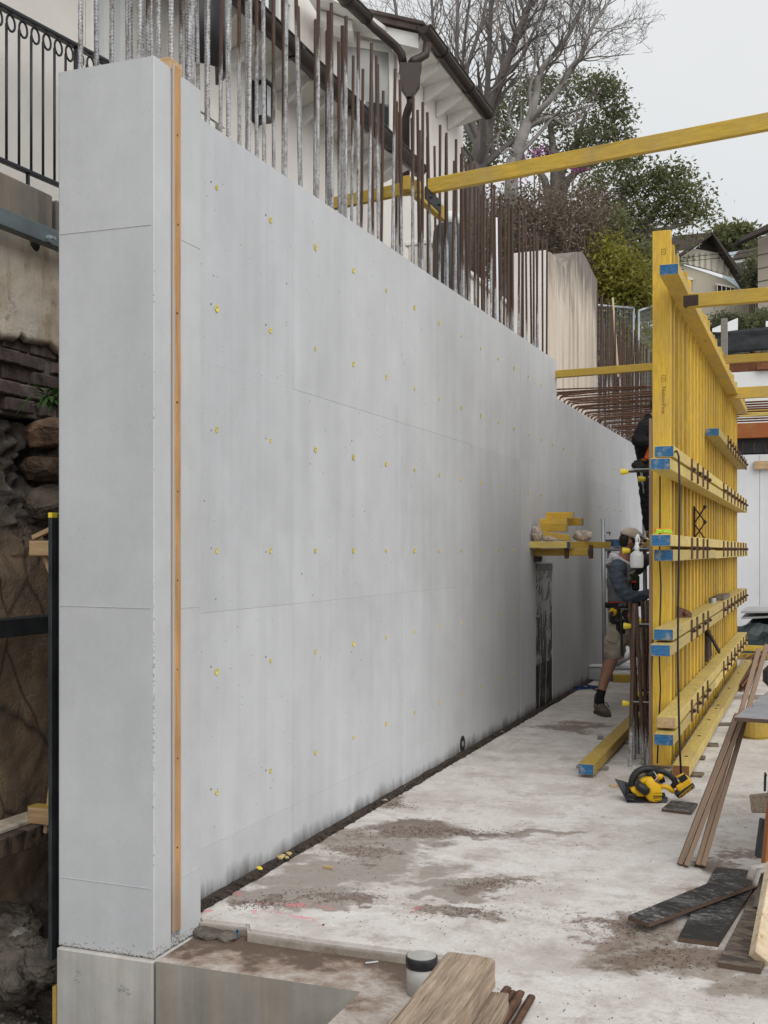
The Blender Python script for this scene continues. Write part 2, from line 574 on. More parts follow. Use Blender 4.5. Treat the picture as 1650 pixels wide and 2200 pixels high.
def lvl(name, c, wear=.4):
    """yellow painted laminated timber: faint grain, scuffs, drips of cement, odd knots"""
    b = NB(name)
    v = b.objr()
    g = b.noise(b.scale(v, (3, 26, 26)), 3.0, 5, .6)
    n = b.noise(v, 3.0, 5, .6)
    n2 = b.noise(v, 22, 5, .7)
    col = b.mix(b.maprange(g, .3, .7), tuple(x * .78 for x in c), tuple(min(1, x * 1.10) for x in c))
    col = b.mix(1.0, col, b.maprange(b.rnd(), 0, 1, .66, 1.12), 'MULTIPLY')
    col = b.mix(b.math('MULTIPLY', b.ramp(n, [(.45, 0.0), (.75, 1.0)]), wear * .75), col, (.38, .27, .13), 'MIX')
    sc = b.ramp(b.noise(b.scale(v, (8, 50, 50)), 1.0, 6, .75), [(.60, 0.0), (.68, 1.0)])
    col = b.mix(b.math('MULTIPLY', sc, wear), col, (.45, .38, .25), 'MIX')
    kn = b.ramp(b.voro(b.scale(v, (1.3, 9, 9)), 1.0), [(.0, 1.0), (.10, .6), (.16, 0.0)])
    col = b.mix(b.math('MULTIPLY', kn, .45), col, (.20, .10, .02), 'MIX')
    ds = b.ramp(n2, [(.62, 0.0), (.72, 1.0)])
    col = b.mix(b.math('MULTIPLY', ds, wear * .5), col, (.13, .09, .04), 'MIX')
    M[name] = b.done(col, b.maprange(n2, .3, .7, .42, .7), 0, b.bump(g, .12, .002))
lvl('lvl_yellow', (.67, .428, .05), .6)
lvl('lvl_yellow_worn', (.58, .385, .055), .8)
lvl('lvl_pale', (.62, .47, .135), .8)
lvl('lvl_orange', (.42, .125, .03), .5)

def endpaint():
    b = NB('blue_end_paint')
    v = b.objr()
    st = b.noise(b.scale(v, (20, 20, 130)), 1.0, 4, .65)
    n = b.noise(v, 16, 5, .7)
    col = b.mix(b.maprange(st, .35, .65), (.016, .085, .20), (.04, .16, .32))
    col = b.mix(b.ramp(n, [(.52, 0.0), (.66, .85)]), col, (.30, .29, .26))
    M['blue_end'] = b.done(col, .7, 0, b.bump(st, .2, .003))
endpaint()

def wood(name, c1, c2, sc=(2.0, 22, 22), rough=.75, crack=.0, bd=.004):
    b = NB(name)
    v = b.objr()
    g = b.noise(b.scale(v, sc), 2.0, 6, .65, .4)
    n = b.noise(v, 4, 5, .6)
    col = b.mix(b.maprange(g, .28, .72), c1, c2)
    col = b.mix(b.math('MULTIPLY', b.ramp(n, [(.42, 0.0), (.75, 1.0)]), .45), col, tuple(x * .45 for x in c1))
    col = b.mix(1.0, col, b.maprange(b.rnd(), 0, 1, .82, 1.12), 'MULTIPLY')
    h = g
    if crack:
        ck = b.ramp(b.noise(b.scale(v, (sc[0] * .6, sc[1] * 1.4, sc[2] * 1.4)), 2.0, 6, .7, .6), [(.36, 1.0), (.42, 0.0)])
        col = b.mix(b.math('MULTIPLY', ck, crack), col, (.04, .03, .022))
        h = b.math('SUBTRACT', g, b.math('MULTIPLY', ck, 1.2))
    M[name] = b.done(col, rough, 0, b.bump(h, .45, bd))
wood('strip_timber', (.36, .185, .075), (.58, .33, .15), (22, 22, 1.2))
def smear_strip():
    m = M['strip_timber']; t = m.node_tree
    bs = t.nodes['Principled BSDF']
    src = bs.inputs['Base Color'].links[0].from_socket
    b = NB.__new__(NB); b.mat = m; b.t = t; b.b = bs; b._geo = b._tc = b._oi = None
    p = b.pos()
    y = b.sep(p)[1]
    gy0, gy1 = at_x(369, 1183, -2.42).y, at_x(387, 1183, -2.42).y
    c = (gy0 + gy1) / 2
    e = b.math('DIVIDE', b.math('ABSOLUTE', b.math('SUBTRACT', y, c)), (gy1 - gy0) * .41)
    e = b.math('ADD', e, b.math('MULTIPLY', b.math('SUBTRACT', b.noise(b.scale(p, (8, 8, 2.2)), 2.0, 6, .65), .5), .95))
    k = b.maprange(e, .80, .86)
    z = b.sep(p)[2]
    low = b.maprange(b.math('ADD', z, b.math('MULTIPLY', b.noise(p, 9, 4, .6), .3)), .25, .42, 1.0, 0.0)
    col = b.mix(b.math('MULTIPLY', k, .9), src, (.40, .375, .345))
    col = b.mix(b.math('MULTIPLY', low, .75), col, (.30, .20, .13))
    b.put(bs.inputs['Base Color'], col)
smear_strip()
wood('old_timber', (.175, .125, .088), (.42, .325, .24), (2.2, 40, 40), .85, .8, .010)
wood('raw_pine', (.40, .25, .12), (.62, .45, .27), (2, 26, 26))
wood('grey_timber', (.20, .185, .16), (.36, .34, .30), (2, 26, 26), .85, .4)
wood('bleached_pine', (.44, .33, .20), (.66, .55, .40), (1.5, 18, 18), .8, .3)

def ply():
    b = NB('ply_edge')
    v = b.obj()
    q = b.sep(v)
    lam = b.wave(v, 90.0, .6, 2, 'Y')
    g = b.noise(b.scale(b.objr(), (2, 60, 60)), 2, 5, .6)
    col = b.mix(b.maprange(lam, .35, .6), (.155, .095, .062), (.36, .25, .17))
    col = b.mix(b.maprange(g, .35, .7, 0, .6), col, (.20, .135, .095))
    M['ply_edge'] = b.done(col, .8, 0, b.bump(lam, .2, .002))
    b = NB('ply_edge_flat')
    v = b.obj()
    lam = b.wave(v, 95.0, .5, 2, 'Z')
    g = b.noise(b.scale(b.objr(), (20, 20, 60)), 2, 5, .6)
    col = b.mix(b.maprange(lam, .35, .6), (.035, .024, .018), (.17, .105, .068))
    col = b.mix(b.maprange(g, .35, .7, 0, .6), col, (.09, .06, .045))
    M['ply_edge_flat'] = b.done(col, .8, 0, b.bump(lam, .2, .002))
    b = NB('film_ply')
    v = b.objr()
    n = b.noise(b.scale(v, (7, 26, 7), (0, 0, 0), (0, 0, .4)), 1.0, 8, .78, 1.2)
    n2 = b.noise(v, 2.2, 5, .6)
    n3 = b.noise(v, 55, 5, .7)
    m = b.math('ADD', b.math('MULTIPLY', n, .62), b.math('MULTIPLY', n2, .38))
    k = b.ramp(m, [(.47, 0.0), (.56, .6), (.68, .95)])
    col = b.mix(k, (.015, .016, .019), b.mix(b.ramp(n3, [(.4, 0.0), (.6, 1.0)]), (.06, .056, .054), (.33, .31, .29)))
    M['film_ply'] = b.done(col, b.maprange(m, .4, .6, .34, .75), 0, b.bump(n3, .15, .003), Specular_IOR_Level=.25)
    b = NB('film_ply_brown')
    v = b.objr()
    n = b.noise(b.scale(v, (7, 18, 7)), 1.0, 8, .75, .8)
    k = b.ramp(n, [(.42, 0.0), (.60, 1.0)])
    col = b.mix(k, (.035, .030, .028), (.20, .15, .105))
    M['film_ply_brown'] = b.done(col, b.maprange(n, .4, .6, .3, .75), 0, b.bump(n, .2, .004))
    b = NB('bench_sheet')
    v = b.obj()
    n = b.noise(v, 9, 6, .7)
    q = b.sep(v)
    lines = None
    for ax, k in ((0, 5.2), (1, 4.1)):
        fr = b.math('FRACT', b.math('MULTIPLY', q[ax], k))
        ln = b.ramp(fr, [(.0, 1.0), (.012, 1.0), (.02, 0.0)])
        lines = ln if lines is None else b.math('MAXIMUM', lines, ln)
    col = b.ramp(n, [(.3, (.15, .165, .19)), (.55, (.26, .27, .29)), (.75, (.36, .33, .29))])
    col = b.mix(b.math('MULTIPLY', lines, .9), col, (.42, .20, .13))
    M['bench_sheet'] = b.done(col, b.maprange(n, .3, .7, .25, .55), 0, b.bump(n, .1, .003))
ply()

def rebar_mats():
    b = NB('rebar_steel')
    v = b.obj()
    z = b.sep(v)[2]
    vr = b.objr()
    n = b.noise(b.scale(vr, (30, 30, 3)), 1.0, 5, .7)
    n2 = b.noise(vr, 60, 5, .7)
    thr = b.ocol()[0]        # how high up this bar the cement grout was splashed
    d = b.math('SUBTRACT', b.math('MULTIPLY', thr, 1.5), z)
    d = b.math('ADD', d, b.math('MULTIPLY', b.math('SUBTRACT', n, .5), 1.1))
    k = b.maprange(d, -.06, .06)
    rust = b.ramp(n2, [(.3, (.040, .026, .020)), (.55, (.085, .050, .034)), (.75, (.16, .080, .042))])
    grout = b.ramp(b.math('ADD', b.math('MULTIPLY', n2, .5), b.math('MULTIPLY', b.noise(b.scale(vr, (60, 60, 9)), 1.0, 5, .75), .5)), [(.36, (.075, .055, .045)), (.45, (.26, .25, .245)), (.55, (.46, .46, .47)), (.68, (.66, .66, .68))])
    col = b.mix(k, rust, grout)
    M['rebar'] = b.done(col, b.maprange(n2, .3, .7, .42, .72), b.math('MULTIPLY', k, .45), b.bump(n2, .2, .002))
    simple('rust', (.105, .055, .034), .8, .1, .5, 22, .4, 120)
    simple('rust_dark', (.05, .032, .026), .75, .15, .45, 22, .4, 120)
    simple('rust_red', (.19, .075, .035), .8, .1, .4, 22, .3, 120)
rebar_mats()

def facade():
    b = NB('house_render')
    p = b.pos()
    n = b.noise(p, 1.5, 5, .6); f = b.noise(p, 70, 4, .7)
    col = b.ramp(n, [(.3, (.66, .625, .575)), (.7, (.76, .725, .675))])
    st = b.ramp(b.noise(b.scale(p, (4, 4, .3)), 1, 4, .6), [(.58, 0.0), (.75, 1.0)])
    col = b.mix(b.math('MULTIPLY', st, .22), col, (.45, .41, .36))
    M['house_render'] = b.done(col, .85, 0, b.bump(f, .45, .008))
    b = NB('peeling_render')
    p = b.pos()
    n = b.noise(b.scale(p, (2, 2, .6)), 2.2, 6, .65); n2 = b.noise(p, 8, 6, .7); f = b.noise(p, 60, 4, .7)
    col = b.ramp(n, [(.3, (.38, .29, .19)), (.48, (.62, .54, .43)), (.7, (.70, .655, .58))])
    k = b.ramp(n2, [(.58, 0.0), (.68, 1.0)])
    col = b.mix(b.math('MULTIPLY', k, .6), col, (.17, .145, .12))
    M['peeling_render'] = b.done(col, .9, 0, b.bump(b.math('ADD', n2, b.math('MULTIPLY', f, .4)), .5, .02))
    b = NB('old_wall')
    p = b.pos()
    q = b.sep(p)
    st = b.noise(b.scale(p, (6, 6, .35)), 1.0, 6, .65)
    n = b.noise(p, 3, 6, .65)
    base = b.ramp(st, [(.28, (.38, .30, .22)), (.5, (.62, .53, .44)), (.72, (.70, .64, .57))])
    gz = b.math('ADD', b.maprange(q[2], 4.2, 5.5, 0.0, 1.0), b.math('MULTIPLY', b.math('SUBTRACT', b.noise(b.scale(p, (3, 3, .8)), 1.6, 6, .7), .5), 1.5))
    base = b.mix(b.maprange(gz, .45, .95, 0, .85), base, b.ramp(n, [(.35, (.075, .066, .06)), (.7, (.19, .165, .145))]))
    M['old_wall'] = b.done(base, .9, 0, b.bump(n, .5, .03))
    b = NB('membrane')
    p = b.pos()
    n = b.noise(b.scale(p, (2.5, 2.5, 2.0)), 2.6, 6, .62, .8)
    z = b.sep(p)[2]
    m = b.math('ADD', n, b.ramp(z, [(.38, .0), (.44, .28), (.62, .292), (.8, .31), (1.0, .325)]))
    m = b.math('SUBTRACT', m, .30)
    k = b.ramp(m, [(.505, 0.0), (.515, 1.0)])
    col = b.mix(k, (.010, .010, .011), (.42, .42, .425))
    M['membrane'] = b.done(col, b.maprange(n, .4, .6, .3, .7), 0, b.bump(m, .3, .01))
facade()

def stone():
    b = NB('sandstone')
    p = b.pos()
    n = b.noise(b.scale(p, (1.5, 1.5, .8)), 2.0, 7, .65, .5); n2 = b.noise(p, 14, 6, .7); n3 = b.noise(p, 60, 5, .7)
    col = b.ramp(n, [(.25, (.12, .09, .066)), (.45, (.27, .19, .125)), (.6, (.36, .26, .17)), (.8, (.34, .285, .225))])
    ck = b.ramp(b.voro(b.scale(p, (1, 1, .5)), 2.3, 'DISTANCE_TO_EDGE'), [(.0, 1.0), (.012, .5), (.03, 0.0)])
    col = b.mix(b.math('MULTIPLY', ck, .7), col, (.03, .024, .02))
    col = b.mix(b.ramp(n2, [(.6, 0.0), (.72, .6)]), col, (.30, .27, .24))
    # the broken rock above the sawn face is grey and craggy, the toe is grey rubble
    z = b.math('ADD', b.sep(p)[2], b.math('MULTIPLY', b.math('SUBTRACT', n, .5), .7))
    up = b.math('MAXIMUM', b.maprange(z, 1.5, 1.75), b.maprange(z, -.25, -.45))
    gr = b.ramp(n2, [(.3, (.05, .045, .042)), (.5, (.15, .14, .13)), (.68, (.27, .255, .24))])
    col = b.mix(b.math('MULTIPLY', up, .85), col, gr)
    M['sandstone'] = b.done(col, .9, 0, b.bump(b.math('ADD', n2, b.math('MULTIPLY', n3, .7)), .9, .035))
    simple('rubble', (.145, .125, .105), .95, 0, .5, 9, .8, 40, .03, 'w')
    simple('pebble', (.22, .20, .175), .9, 0, .5, 9, .6, 60, .01)
    simple('brick_dark', (.125, .095, .088), .9, 0, .6, 14, .5, 70, .01)
    simple('mortar', (.20, .185, .165), .95, 0, .3, 20, .5, 70, .01, 'w')
    simple('soil', (.060, .045, .036), .95, 0, .5, 16, .9, 50, .03, 'w')
    simple('hill_ground', (.075, .085, .035), .95, 0, .5, 3, .6, 20, .05, 'w')
stone()

simple('galv', (.36, .385, .40), .48, .55, .2, 9, .15, 80)
simple('galv_green', (.155, .185, .195), .5, .5, .25, 6, .15, 80)
simple('dark_steel', (.055, .06, .066), .5, .5, .3, 8, .2, 80)
simple('gutter_metal', (.036, .026, .023), .42, .25, .25, 10, .1, 60)
simple('black_plastic', (.018, .018, .02), .38, 0, .3, 14, .1, 90)
simple('tarp_black', (.022, .024, .028), .42, 0, .35, 7, .3, 30)
simple('tarp_green', (.016, .028, .026), .38, 0, .4, 7, .3, 30)
simple('rubber', (.014, .014, .015), .55, 0, .2, 20, .1, 90)
simple('rail_iron', (.026, .029, .036), .45, .3, .25, 16, .1, 90)
simple('white_paint', (.74, .73, .70), .5, 0, .06, 6, .1, 60)
simple('white_wall', (.78, .785, .79), .8, 0, .05, 1.5, .1, 30)
simple('pvc_white', (.68, .69, .70), .4, 0, .06, 8, .05, 60)
simple('pvc_old', (.37, .36, .335), .55, 0, .18, 14, .15, 60)
simple('saw_yellow', (.72, .42, .012), .38, 0, .08, 20, .06, 120)
simple('cone_yellow', (.80, .62, .05), .45, 0, .1, 20, .05, 120)
simple('sleeve_yellow', (.66, .53, .03), .6, 0, .25, 60, .1, 120)
simple('steel', (.42, .42, .43), .35, .9, .2, 20, .1, 120)
simple('string_lime', (.42, .68, .06), .7, 0, .2, 40, .2, 200)
simple('orange_plastic', (.80, .16, .015), .45, 0, .15, 30, .05, 100)
simple('red_plastic', (.60, .035, .02), .5, 0, .2, 30, .05, 100)
simple('hoodie_blue', (.085, .105, .135), .92, 0, .22, 14, .6, 220, .004)
simple('hoodie_grey', (.19, .195, .20), .92, 0, .2, 14, .6, 220, .004)
simple('hood_white', (.62, .62, .62), .92, 0, .15, 14, .6, 220, .004)
simple('black_cloth', (.012, .012, .014), .9, 0, .35, 12, .6, 200, .004)
simple('khaki', (.38, .335, .27), .9, 0, .16, 9, .6, 200, .004)
simple('cap_beige', (.58, .50, .39), .85, 0, .12, 14, .4, 220, .003)
simple('cap_white', (.66, .63, .57), .85, 0, .1, 14, .4, 220, .003)
simple('skin', (.34, .175, .115), .55, 0, .14, 12, .2, 90, .003, Subsurface_Weight=.08)
simple('hair', (.030, .020, .015), .6, 0, .3, 60, .6, 160, .004)
simple('boot', (.115, .095, .072), .85, 0, .35, 18, .4, 100, .004)
simple('boot_sole', (.085, .065, .05), .8, 0, .3, 18, .4, 100, .004)
simple('leather', (.026, .022, .020), .6, 0, .35, 20, .3, 120, .004)
simple('leather_tan', (.20, .085, .035), .6, 0, .3, 20, .3, 120, .004)
simple('canvas', (.50, .42, .35), .95, 0, .2, 12, .7, 90, .01)
simple('rag_pale', (.38, .34, .31), .95, 0, .15, 12, .6, 120, .006)
simple('roof_tile', (.075, .058, .052), .8, 0, .35, 5, .5, 30, .02, 'w')
simple('far_wall_cream', (.52, .47, .375), .85, 0, .06, 1, .1, 10, .01, 'w')
simple('far_wall_beige', (.33, .285, .235), .85, 0, .05, 1, .1, 10, .01, 'w')
simple('far_wall_blue', (.44, .51, .56), .8, 0, .05, 1, .1, 10, .01, 'w')
simple('far_trim', (.70, .66, .56), .7, 0, .05, 2, .1, 10, .01, 'w')
simple('dark_timber', (.045, .036, .030), .75, 0, .3, 3, .3, 20, .01, 'w')
simple('bark_grey', (.175, .155, .145), .9, 0, .32, 3, .7, 16, .03, 'w')
simple('bark_pale', (.30, .28, .262), .9, 0, .3, 3, .7, 16, .03, 'w')
simple('twig', (.20, .175, .16), .9, 0, .25, 3, 0, 20, .01, 'w')
simple('twig_brown', (.165, .118, .088), .9, 0, .35, 2, 0, 20, .01, 'w')
simple('tarp_sheet', (.50, .52, .55), .5, 0, .1, 4, .2, 20)
simple('sheet_grey', (.38, .375, .37), .6, 0, .15, 5, .2, 40)

def glass(name, c, rough=.08):
    b = NB(name)
    v = b.pos()
    n = b.noise(v, .9, 3, .5)
    col = b.mix(n, tuple(x * .6 for x in c), c)
    M[name] = b.done(col, rough, 0, None, Specular_IOR_Level=.6)
glass('window_glass', (.05, .06, .065))
glass('window_blind', (.40, .40, .385), .25)
glass('window_pale', (.56, .59, .60), .15)

def leafmat(name, c1, c2, tr=.3):
    b = NB(name)
    n = b.noise(b.pos(), 1.1, 3, .6)
    n2 = b.noise(b.pos(), 9.0, 2, .6)
    m = b.math('ADD', b.math('MULTIPLY', n, .5), b.math('MULTIPLY', n2, .5))
    col = b.ramp(m, [(.35, c1), (.65, c2)])
    M[name] = b.done(col, .55, 0)
    b.b.inputs['Transmission Weight'].default_value = 0
    # thin leaves let some light through
    tl = b.node('ShaderNodeBsdfTranslucent')
    b.L(col, tl.inputs['Color'])
    ms = b.node('ShaderNodeMixShader')
    ms.inputs[0].default_value = tr
    out = [x for x in b.t.nodes if x.type == 'OUTPUT_MATERIAL'][0]
    b.L(b.b.outputs[0], ms.inputs[1]); b.L(tl.outputs[0], ms.inputs[2]); b.L(ms.outputs[0], out.inputs['Surface'])
leafmat('leaf_dark', (.085, .094, .046), (.24, .245, .13), .45)
leafmat('leaf_mid', (.085, .098, .040), (.24, .245, .11), .45)
leafmat('leaf_lime', (.12, .135, .022), (.34, .31, .055), .4)
leafmat('leaf_brown', (.115, .088, .062), (.235, .195, .14))
leafmat('leaf_fresh', (.035, .085, .020), (.075, .16, .035))
leafmat('flower_magenta', (.30, .02, .22), (.42, .05, .34))
M['milky'] = NB('milky_plastic').done((.74, .76, .78), .35, 0, None, Transmission_Weight=.35, Alpha=1.0)
M['clear_plastic'] = NB('clear_plastic').done((.78, .80, .82), .2, 0, None, Transmission_Weight=.55)
# ------------------------------------------------------------------ the slab, the ledge and the pit
WX = -2.52          # face of the long wall
PX = -2.42          # face of the pier
PY0, PY1 = 3.85, 4.21
STEP = 4.15         # front edge of the slab beside the pier
LEDGE = -0.05

def grid_sheet(x0, x1, y0, y1, nx, ny, zf):
    mb = MB()
    vs = [(x0 + (x1 - x0) * i / nx, y0 + (y1 - y0) * j / ny, 0) for j in range(ny + 1) for i in range(nx + 1)]
    vs = [(x, y, zf(x, y)) for x, y, _ in vs]
    fs = [(j * (nx + 1) + i, j * (nx + 1) + i + 1, (j + 1) * (nx + 1) + i + 1, (j + 1) * (nx + 1) + i)
          for j in range(ny) for i in range(nx)]
    return mb.add(vs, fs)

def slab():
    # outline of the slab with its stepped front corner, about 0.4 m thick
    poly = [(WX + .045, 24), (WX + .045, STEP + .09), (PX + .006, STEP + .045), (-2.20, STEP + .06), (-2.17, STEP + .005), (-1.9, STEP - .004), (-1.6, STEP),
            (-1.18, STEP - .006), (-1.18, .3), (6.5, .3), (6.5, 24)]
    mb = MB()
    mb.prism([(x, y, -.4) for x, y in poly], (0, 0, .4))
    o = struct(mb.build('floor_slab', M['slab']))
    bm = bmesh.new(); bm.from_mesh(o.data)
    top = [e for e in bm.edges if all(abs(v.co.z) < 1e-4 for v in e.verts) and min(v.co.y for v in e.verts) < 5]
    bmesh.ops.bevel(bm, geom=top, offset=.012, segments=2, affect='EDGES')
    bm.to_mesh(o.data); bm.free()
    # the lower ledge in front of it, and the pit cut into it
    mb = MB()
    mb.prism([(-2.40, 3.83, -.9), (-1.54, 3.83, -.9), (-1.54, .2, -.9), (-1.19, .2, -.9), (-1.19, STEP + .1, -.9), (-2.40, STEP + .1, -.9)], (0, 0, .9 + LEDGE))
    o = mb.build('muddy_ledge', [M['mud'], M['pit_concrete']])
    for p in o.data.polygons:
        p.material_index = 0 if p.normal.z > .5 else 1
    struct(o)
    # broken lump of grout where slab, pier and ledge meet
    mb = MB()
    vs = []
    random.seed(17)
    for k in range(70):
        r = random.uniform(.012, .03)
        mb.ball((random.uniform(-2.415, -2.24), STEP + random.uniform(-.02, .05), -.047 + random.uniform(0, .022)), (r * 1.2, r, r * .75), 9, 6)
    mb.v = [tuple(Vector(v) + Vector((noise.noise(Vector(v) * 60), noise.noise(Vector(v) * 60 + Vector((5, 0, 0))), noise.noise(Vector(v) * 60 + Vector((0, 5, 0))))) * .006) for v in mb.v]
    mb.v = [(x, yv, -.05 + (zv + .05) * .62) for x, yv, zv in mb.v]
    bmx = mb.build('grout_lump', M['rubble'])
    tag(bmx, 'rough lump of dark grout at the slab corner against the pier', 'grout')
    mb = grid_sheet(-60, 40, -30, 120, 60, 60, lambda x, y: -1.05)
    struct(mb.build('pit_floor', M['soil']))
slab()

# low footing below the pier
t = thing('footing_wall', 'stained pale concrete footing below the grey pier, beside the pit', 'footing', (-2.64, 4.0, -1.05))
mb = MB().box((0, .14, .498), (.452, .62, .996), bev=.006)
mb.build('footing_block', M['footing_concrete'], t)
mb = MB().box((-.245, -.13, .42), (.02, .05, .82))
mb.build('form_edge', M['lvl_yellow_worn'], t)
random.seed(4)
mb = MB()
for (lx, lz, r) in ((-.13, .88, .010), (.09, .87, .018), (-.12, .91, .008), (.06, .66, .006), (.10, .60, .008), (.085, .72, .006)):
    for q in range(14):
        mb.ball((lx + random.gauss(0, r), -.1702, lz + random.gauss(0, r * .7)), (r * .35, .0012, r * .28), 6, 4)
o = mb.build('honeycomb_patches', M['chipped_concrete'], t); o['kind'] = 'stuff'

# ------------------------------------------------------------------ the pier at the near end of the wall
pier = thing('concrete_pier', 'smooth grey concrete pier with an upright timber strip set in its face', 'concrete pier', (-2.65, 4.03, LEDGE))
ptop = 3.49 - LEDGE
def pier_block():
    # two halves either side of the rebate that holds the timber strip
    g0, g1 = at_x(367, 1183, PX).y, at_x(387, 1183, PX).y
    prof = [(-2.875, PY0 + .01), (-2.865, PY0), (PX - .004, PY0), (PX, PY0 + .004), (PX, g0), (PX - .022, g0), (PX - .022, g1), (PX, g1), (PX, PY1), (-2.875, PY1)]
    mb = MB()
    nz = 26
    pts = []
    for k in range(nz + 1):
        z = .006 + (ptop - .006) * k / nz
        for (x, y) in prof:
            pts.append((x + 2.65, y - 4.03, z))
    n = len(prof)
    fs = [(k * n + i, k * n + (i + 1) % n, (k + 1) * n + (i + 1) % n, (k + 1) * n + i) for k in range(nz) for i in range(n)]
    fs += [tuple(range(n - 1, -1, -1)), tuple(nz * n + i for i in range(n))]
    mb.add(pts, fs)
    mb.build('pier_body', M['pier_concrete'], pier)
    # pour joints: hair lines across the end face and the side
    for z in (2.88, 1.375, .275):
        m2 = MB().box((PX - .23 + 2.65, PY0 - 4.03 - .0008, z), (.43, .0022, .0016), Matrix.Rotation(R(.5), 3, 'Y'))
        m2.build('pour_joint', M['pier_concrete'], pier)
        m2 = MB().box((PX + 2.65 + .0006, (g1 + PY1) / 2 - 4.03, z - .01), (.0018, PY1 - g1 - .01, .0016))
        m2.build('pour_joint', M['pier_concrete'], pier)
    mb = MB().box((PX - .006 + 2.65, (g0 + g1) / 2 - 4.03, ptop / 2 + .04), (.030, (g1 - g0) * .82, ptop - .04), bev=.003)
    st = mb.build('timber_strip', M['strip_timber'], pier)
    st['label'] = 'long upright orange timber strip set in the pier face'
    mb = MB().box((PX - .055 + 2.65, (g0 + g1) / 2 - 4.03 + .002, ptop + .018), (.115, (g1 - g0) * 1.3, .05), bev=.003)
    mb.build('timber_block', M['raw_pine'], pier)
    random.seed(3)
    for k in range(9):
        mb = MB().tube([(PX + .0085 + 2.65, (g0 + g1) / 2 - 4.03 + random.uniform(-.008, .008), .4 + k * .36), (PX + .0105 + 2.65, (g0 + g1) / 2 - 4.03, .4 + k * .36)], .0035, 6)
        mb.build('nail_head', M['rust_dark'], st)
    # broken arris and honeycombing along the foot
    random.seed(5)
    mb = MB()
    for k in range(420):
        x = random.uniform(-2.865, PX)
        r = random.uniform(.002, .008)
        mb.ball((x + 2.65, PY0 - 4.03 + random.uniform(.001, .006), random.uniform(.0, .055) * random.random() ** 2 + .003), (r * 1.3, r * .45, r * .8), 6, 4)
    for k in range(200):
        y = random.uniform(PY0, PY1)
        r = random.uniform(.002, .007)
        mb.ball((PX + 2.65 - .002, y - 4.03, random.uniform(0, .035) + .002), (r * .5, r * 1.3, r), 6, 4)
    for k in range(150):
        # a seam of blow-holes and crumbs down the arris
        z = .35 + 3.0 * random.random() if k > 100 else random.gauss(1.02, .22)
        r = random.uniform(.001, .003)
        mb.ball((PX + 2.65 - random.uniform(0, .004), PY0 - 4.03 + random.uniform(0, .006), max(.05, z)), (r, r, r * 1.7), 5, 4)
    o = mb.build('honeycombed_foot', M['chipped_concrete'], pier)
    o['kind'] = 'stuff'
pier_block()

# ------------------------------------------------------------------ the long wall
WY0, WYM, WYF = PY1 + .002, 11.76, 23.2
def wtop(y):
    return 3.445 + (y - 4.2) / (11.76 - 4.2) * .085
wall = thing('concrete_wall', 'long new grey concrete wall with rows of yellow tie holes, beside the pier', 'concrete wall', (WX, WY0, 0))
def W(x, y, z):
    return (x - WX, y - WY0, z)
mb = MB()
core = [(WX - .012, WY0), (WX - .45, WY0), (WX - .45, WYM), (WX - .012, WYM)]
vs = [W(x, y, -.4) for x, y in core] + [W(x, y, wtop(y) - .0012) for x, y in core]
mb.add(vs, [(3, 2, 1, 0), (4, 5, 6, 7), (0, 1, 5, 4), (1, 2, 6, 5), (2, 3, 7, 6), (3, 0, 4, 7)])
mb.build('wall_core', M['wall_concrete'], wall)
DOOR0, DOOR1, DOORZ = 10.80, 11.56, 1.42
def panel(y0, y1, z0, z1, slant=False, x0=WX, wl=wall, wfun=None):
    """one imprint of a form sheet: a thin slab whose edges leave a hair joint"""
    g = .0007
    f = wfun or wtop
    ys = (y0 + g * 2.2, y1 - g * 2.2)
    zt = [f(y) if z1 is None else z1 - g * .5 for y in ys]
    j = random.uniform(-.0012, .0012)
    c = [(x0 + j, ys[0]), (x0 - .0118, ys[0]), (x0 - .0118, ys[1]), (x0 + j, ys[1])]
    vs = [W(x, y, z0 + g * .5) for x, y in c] + [W(x, y, zt[0] if k in (0, 1) else zt[1]) for k, (x, y) in enumerate(c)]
    m = MB().add(vs, [(3, 2, 1, 0), (4, 5, 6, 7), (0, 1, 5, 4), (1, 2, 6, 5), (2, 3, 7, 6), (3, 0, 4, 7)])
    return m.build('form_panel_imprint', M['wall_concrete'], wl)
random.seed(11)
ycuts = [WY0, 5.33, 6.98, 8.60, 10.20, DOOR0, DOOR1, WYM]
zcuts = [-.02, .235, 1.275, 2.385, None]
for i in range(len(ycuts) - 1):
    for k in range(4):
        y0, y1, z0, z1 = ycuts[i], ycuts[i + 1], zcuts[k], zcuts[k + 1]
        if y0 == DOOR0:
            if k < 1:
                continue
            if k == 1:
                z0, z1 = DOORZ, zcuts[3]
            elif k == 2:
                continue
        panel(y0, y1, z0, z1)
# the doorway blocked with black membrane
mb = MB().box(W(WX - .009, (DOOR0 + DOOR1) / 2, .70), (.004, DOOR1 - DOOR0 - .01, 1.42))
o = mb.build('door_membrane', M['membrane'], wall)
o['label'] = 'torn black membrane over a narrow door opening'
mb = MB().box(W(WX - .003, (DOOR0 + DOOR1) / 2, DOORZ - .03), (.012, DOOR1 - DOOR0 - .02, .055))
mb.build('membrane_fold', M['black_plastic'], wall)
for yy in (.18, .45):
    mb = MB().tube([W(WX - .004, DOOR0 + yy, .02), W(WX - .003, DOOR0 + yy + .03, .5), W(WX - .004, DOOR0 + yy + .02, .95)], .003, 5)
    mb.build('membrane_crease', M['galv'], wall)

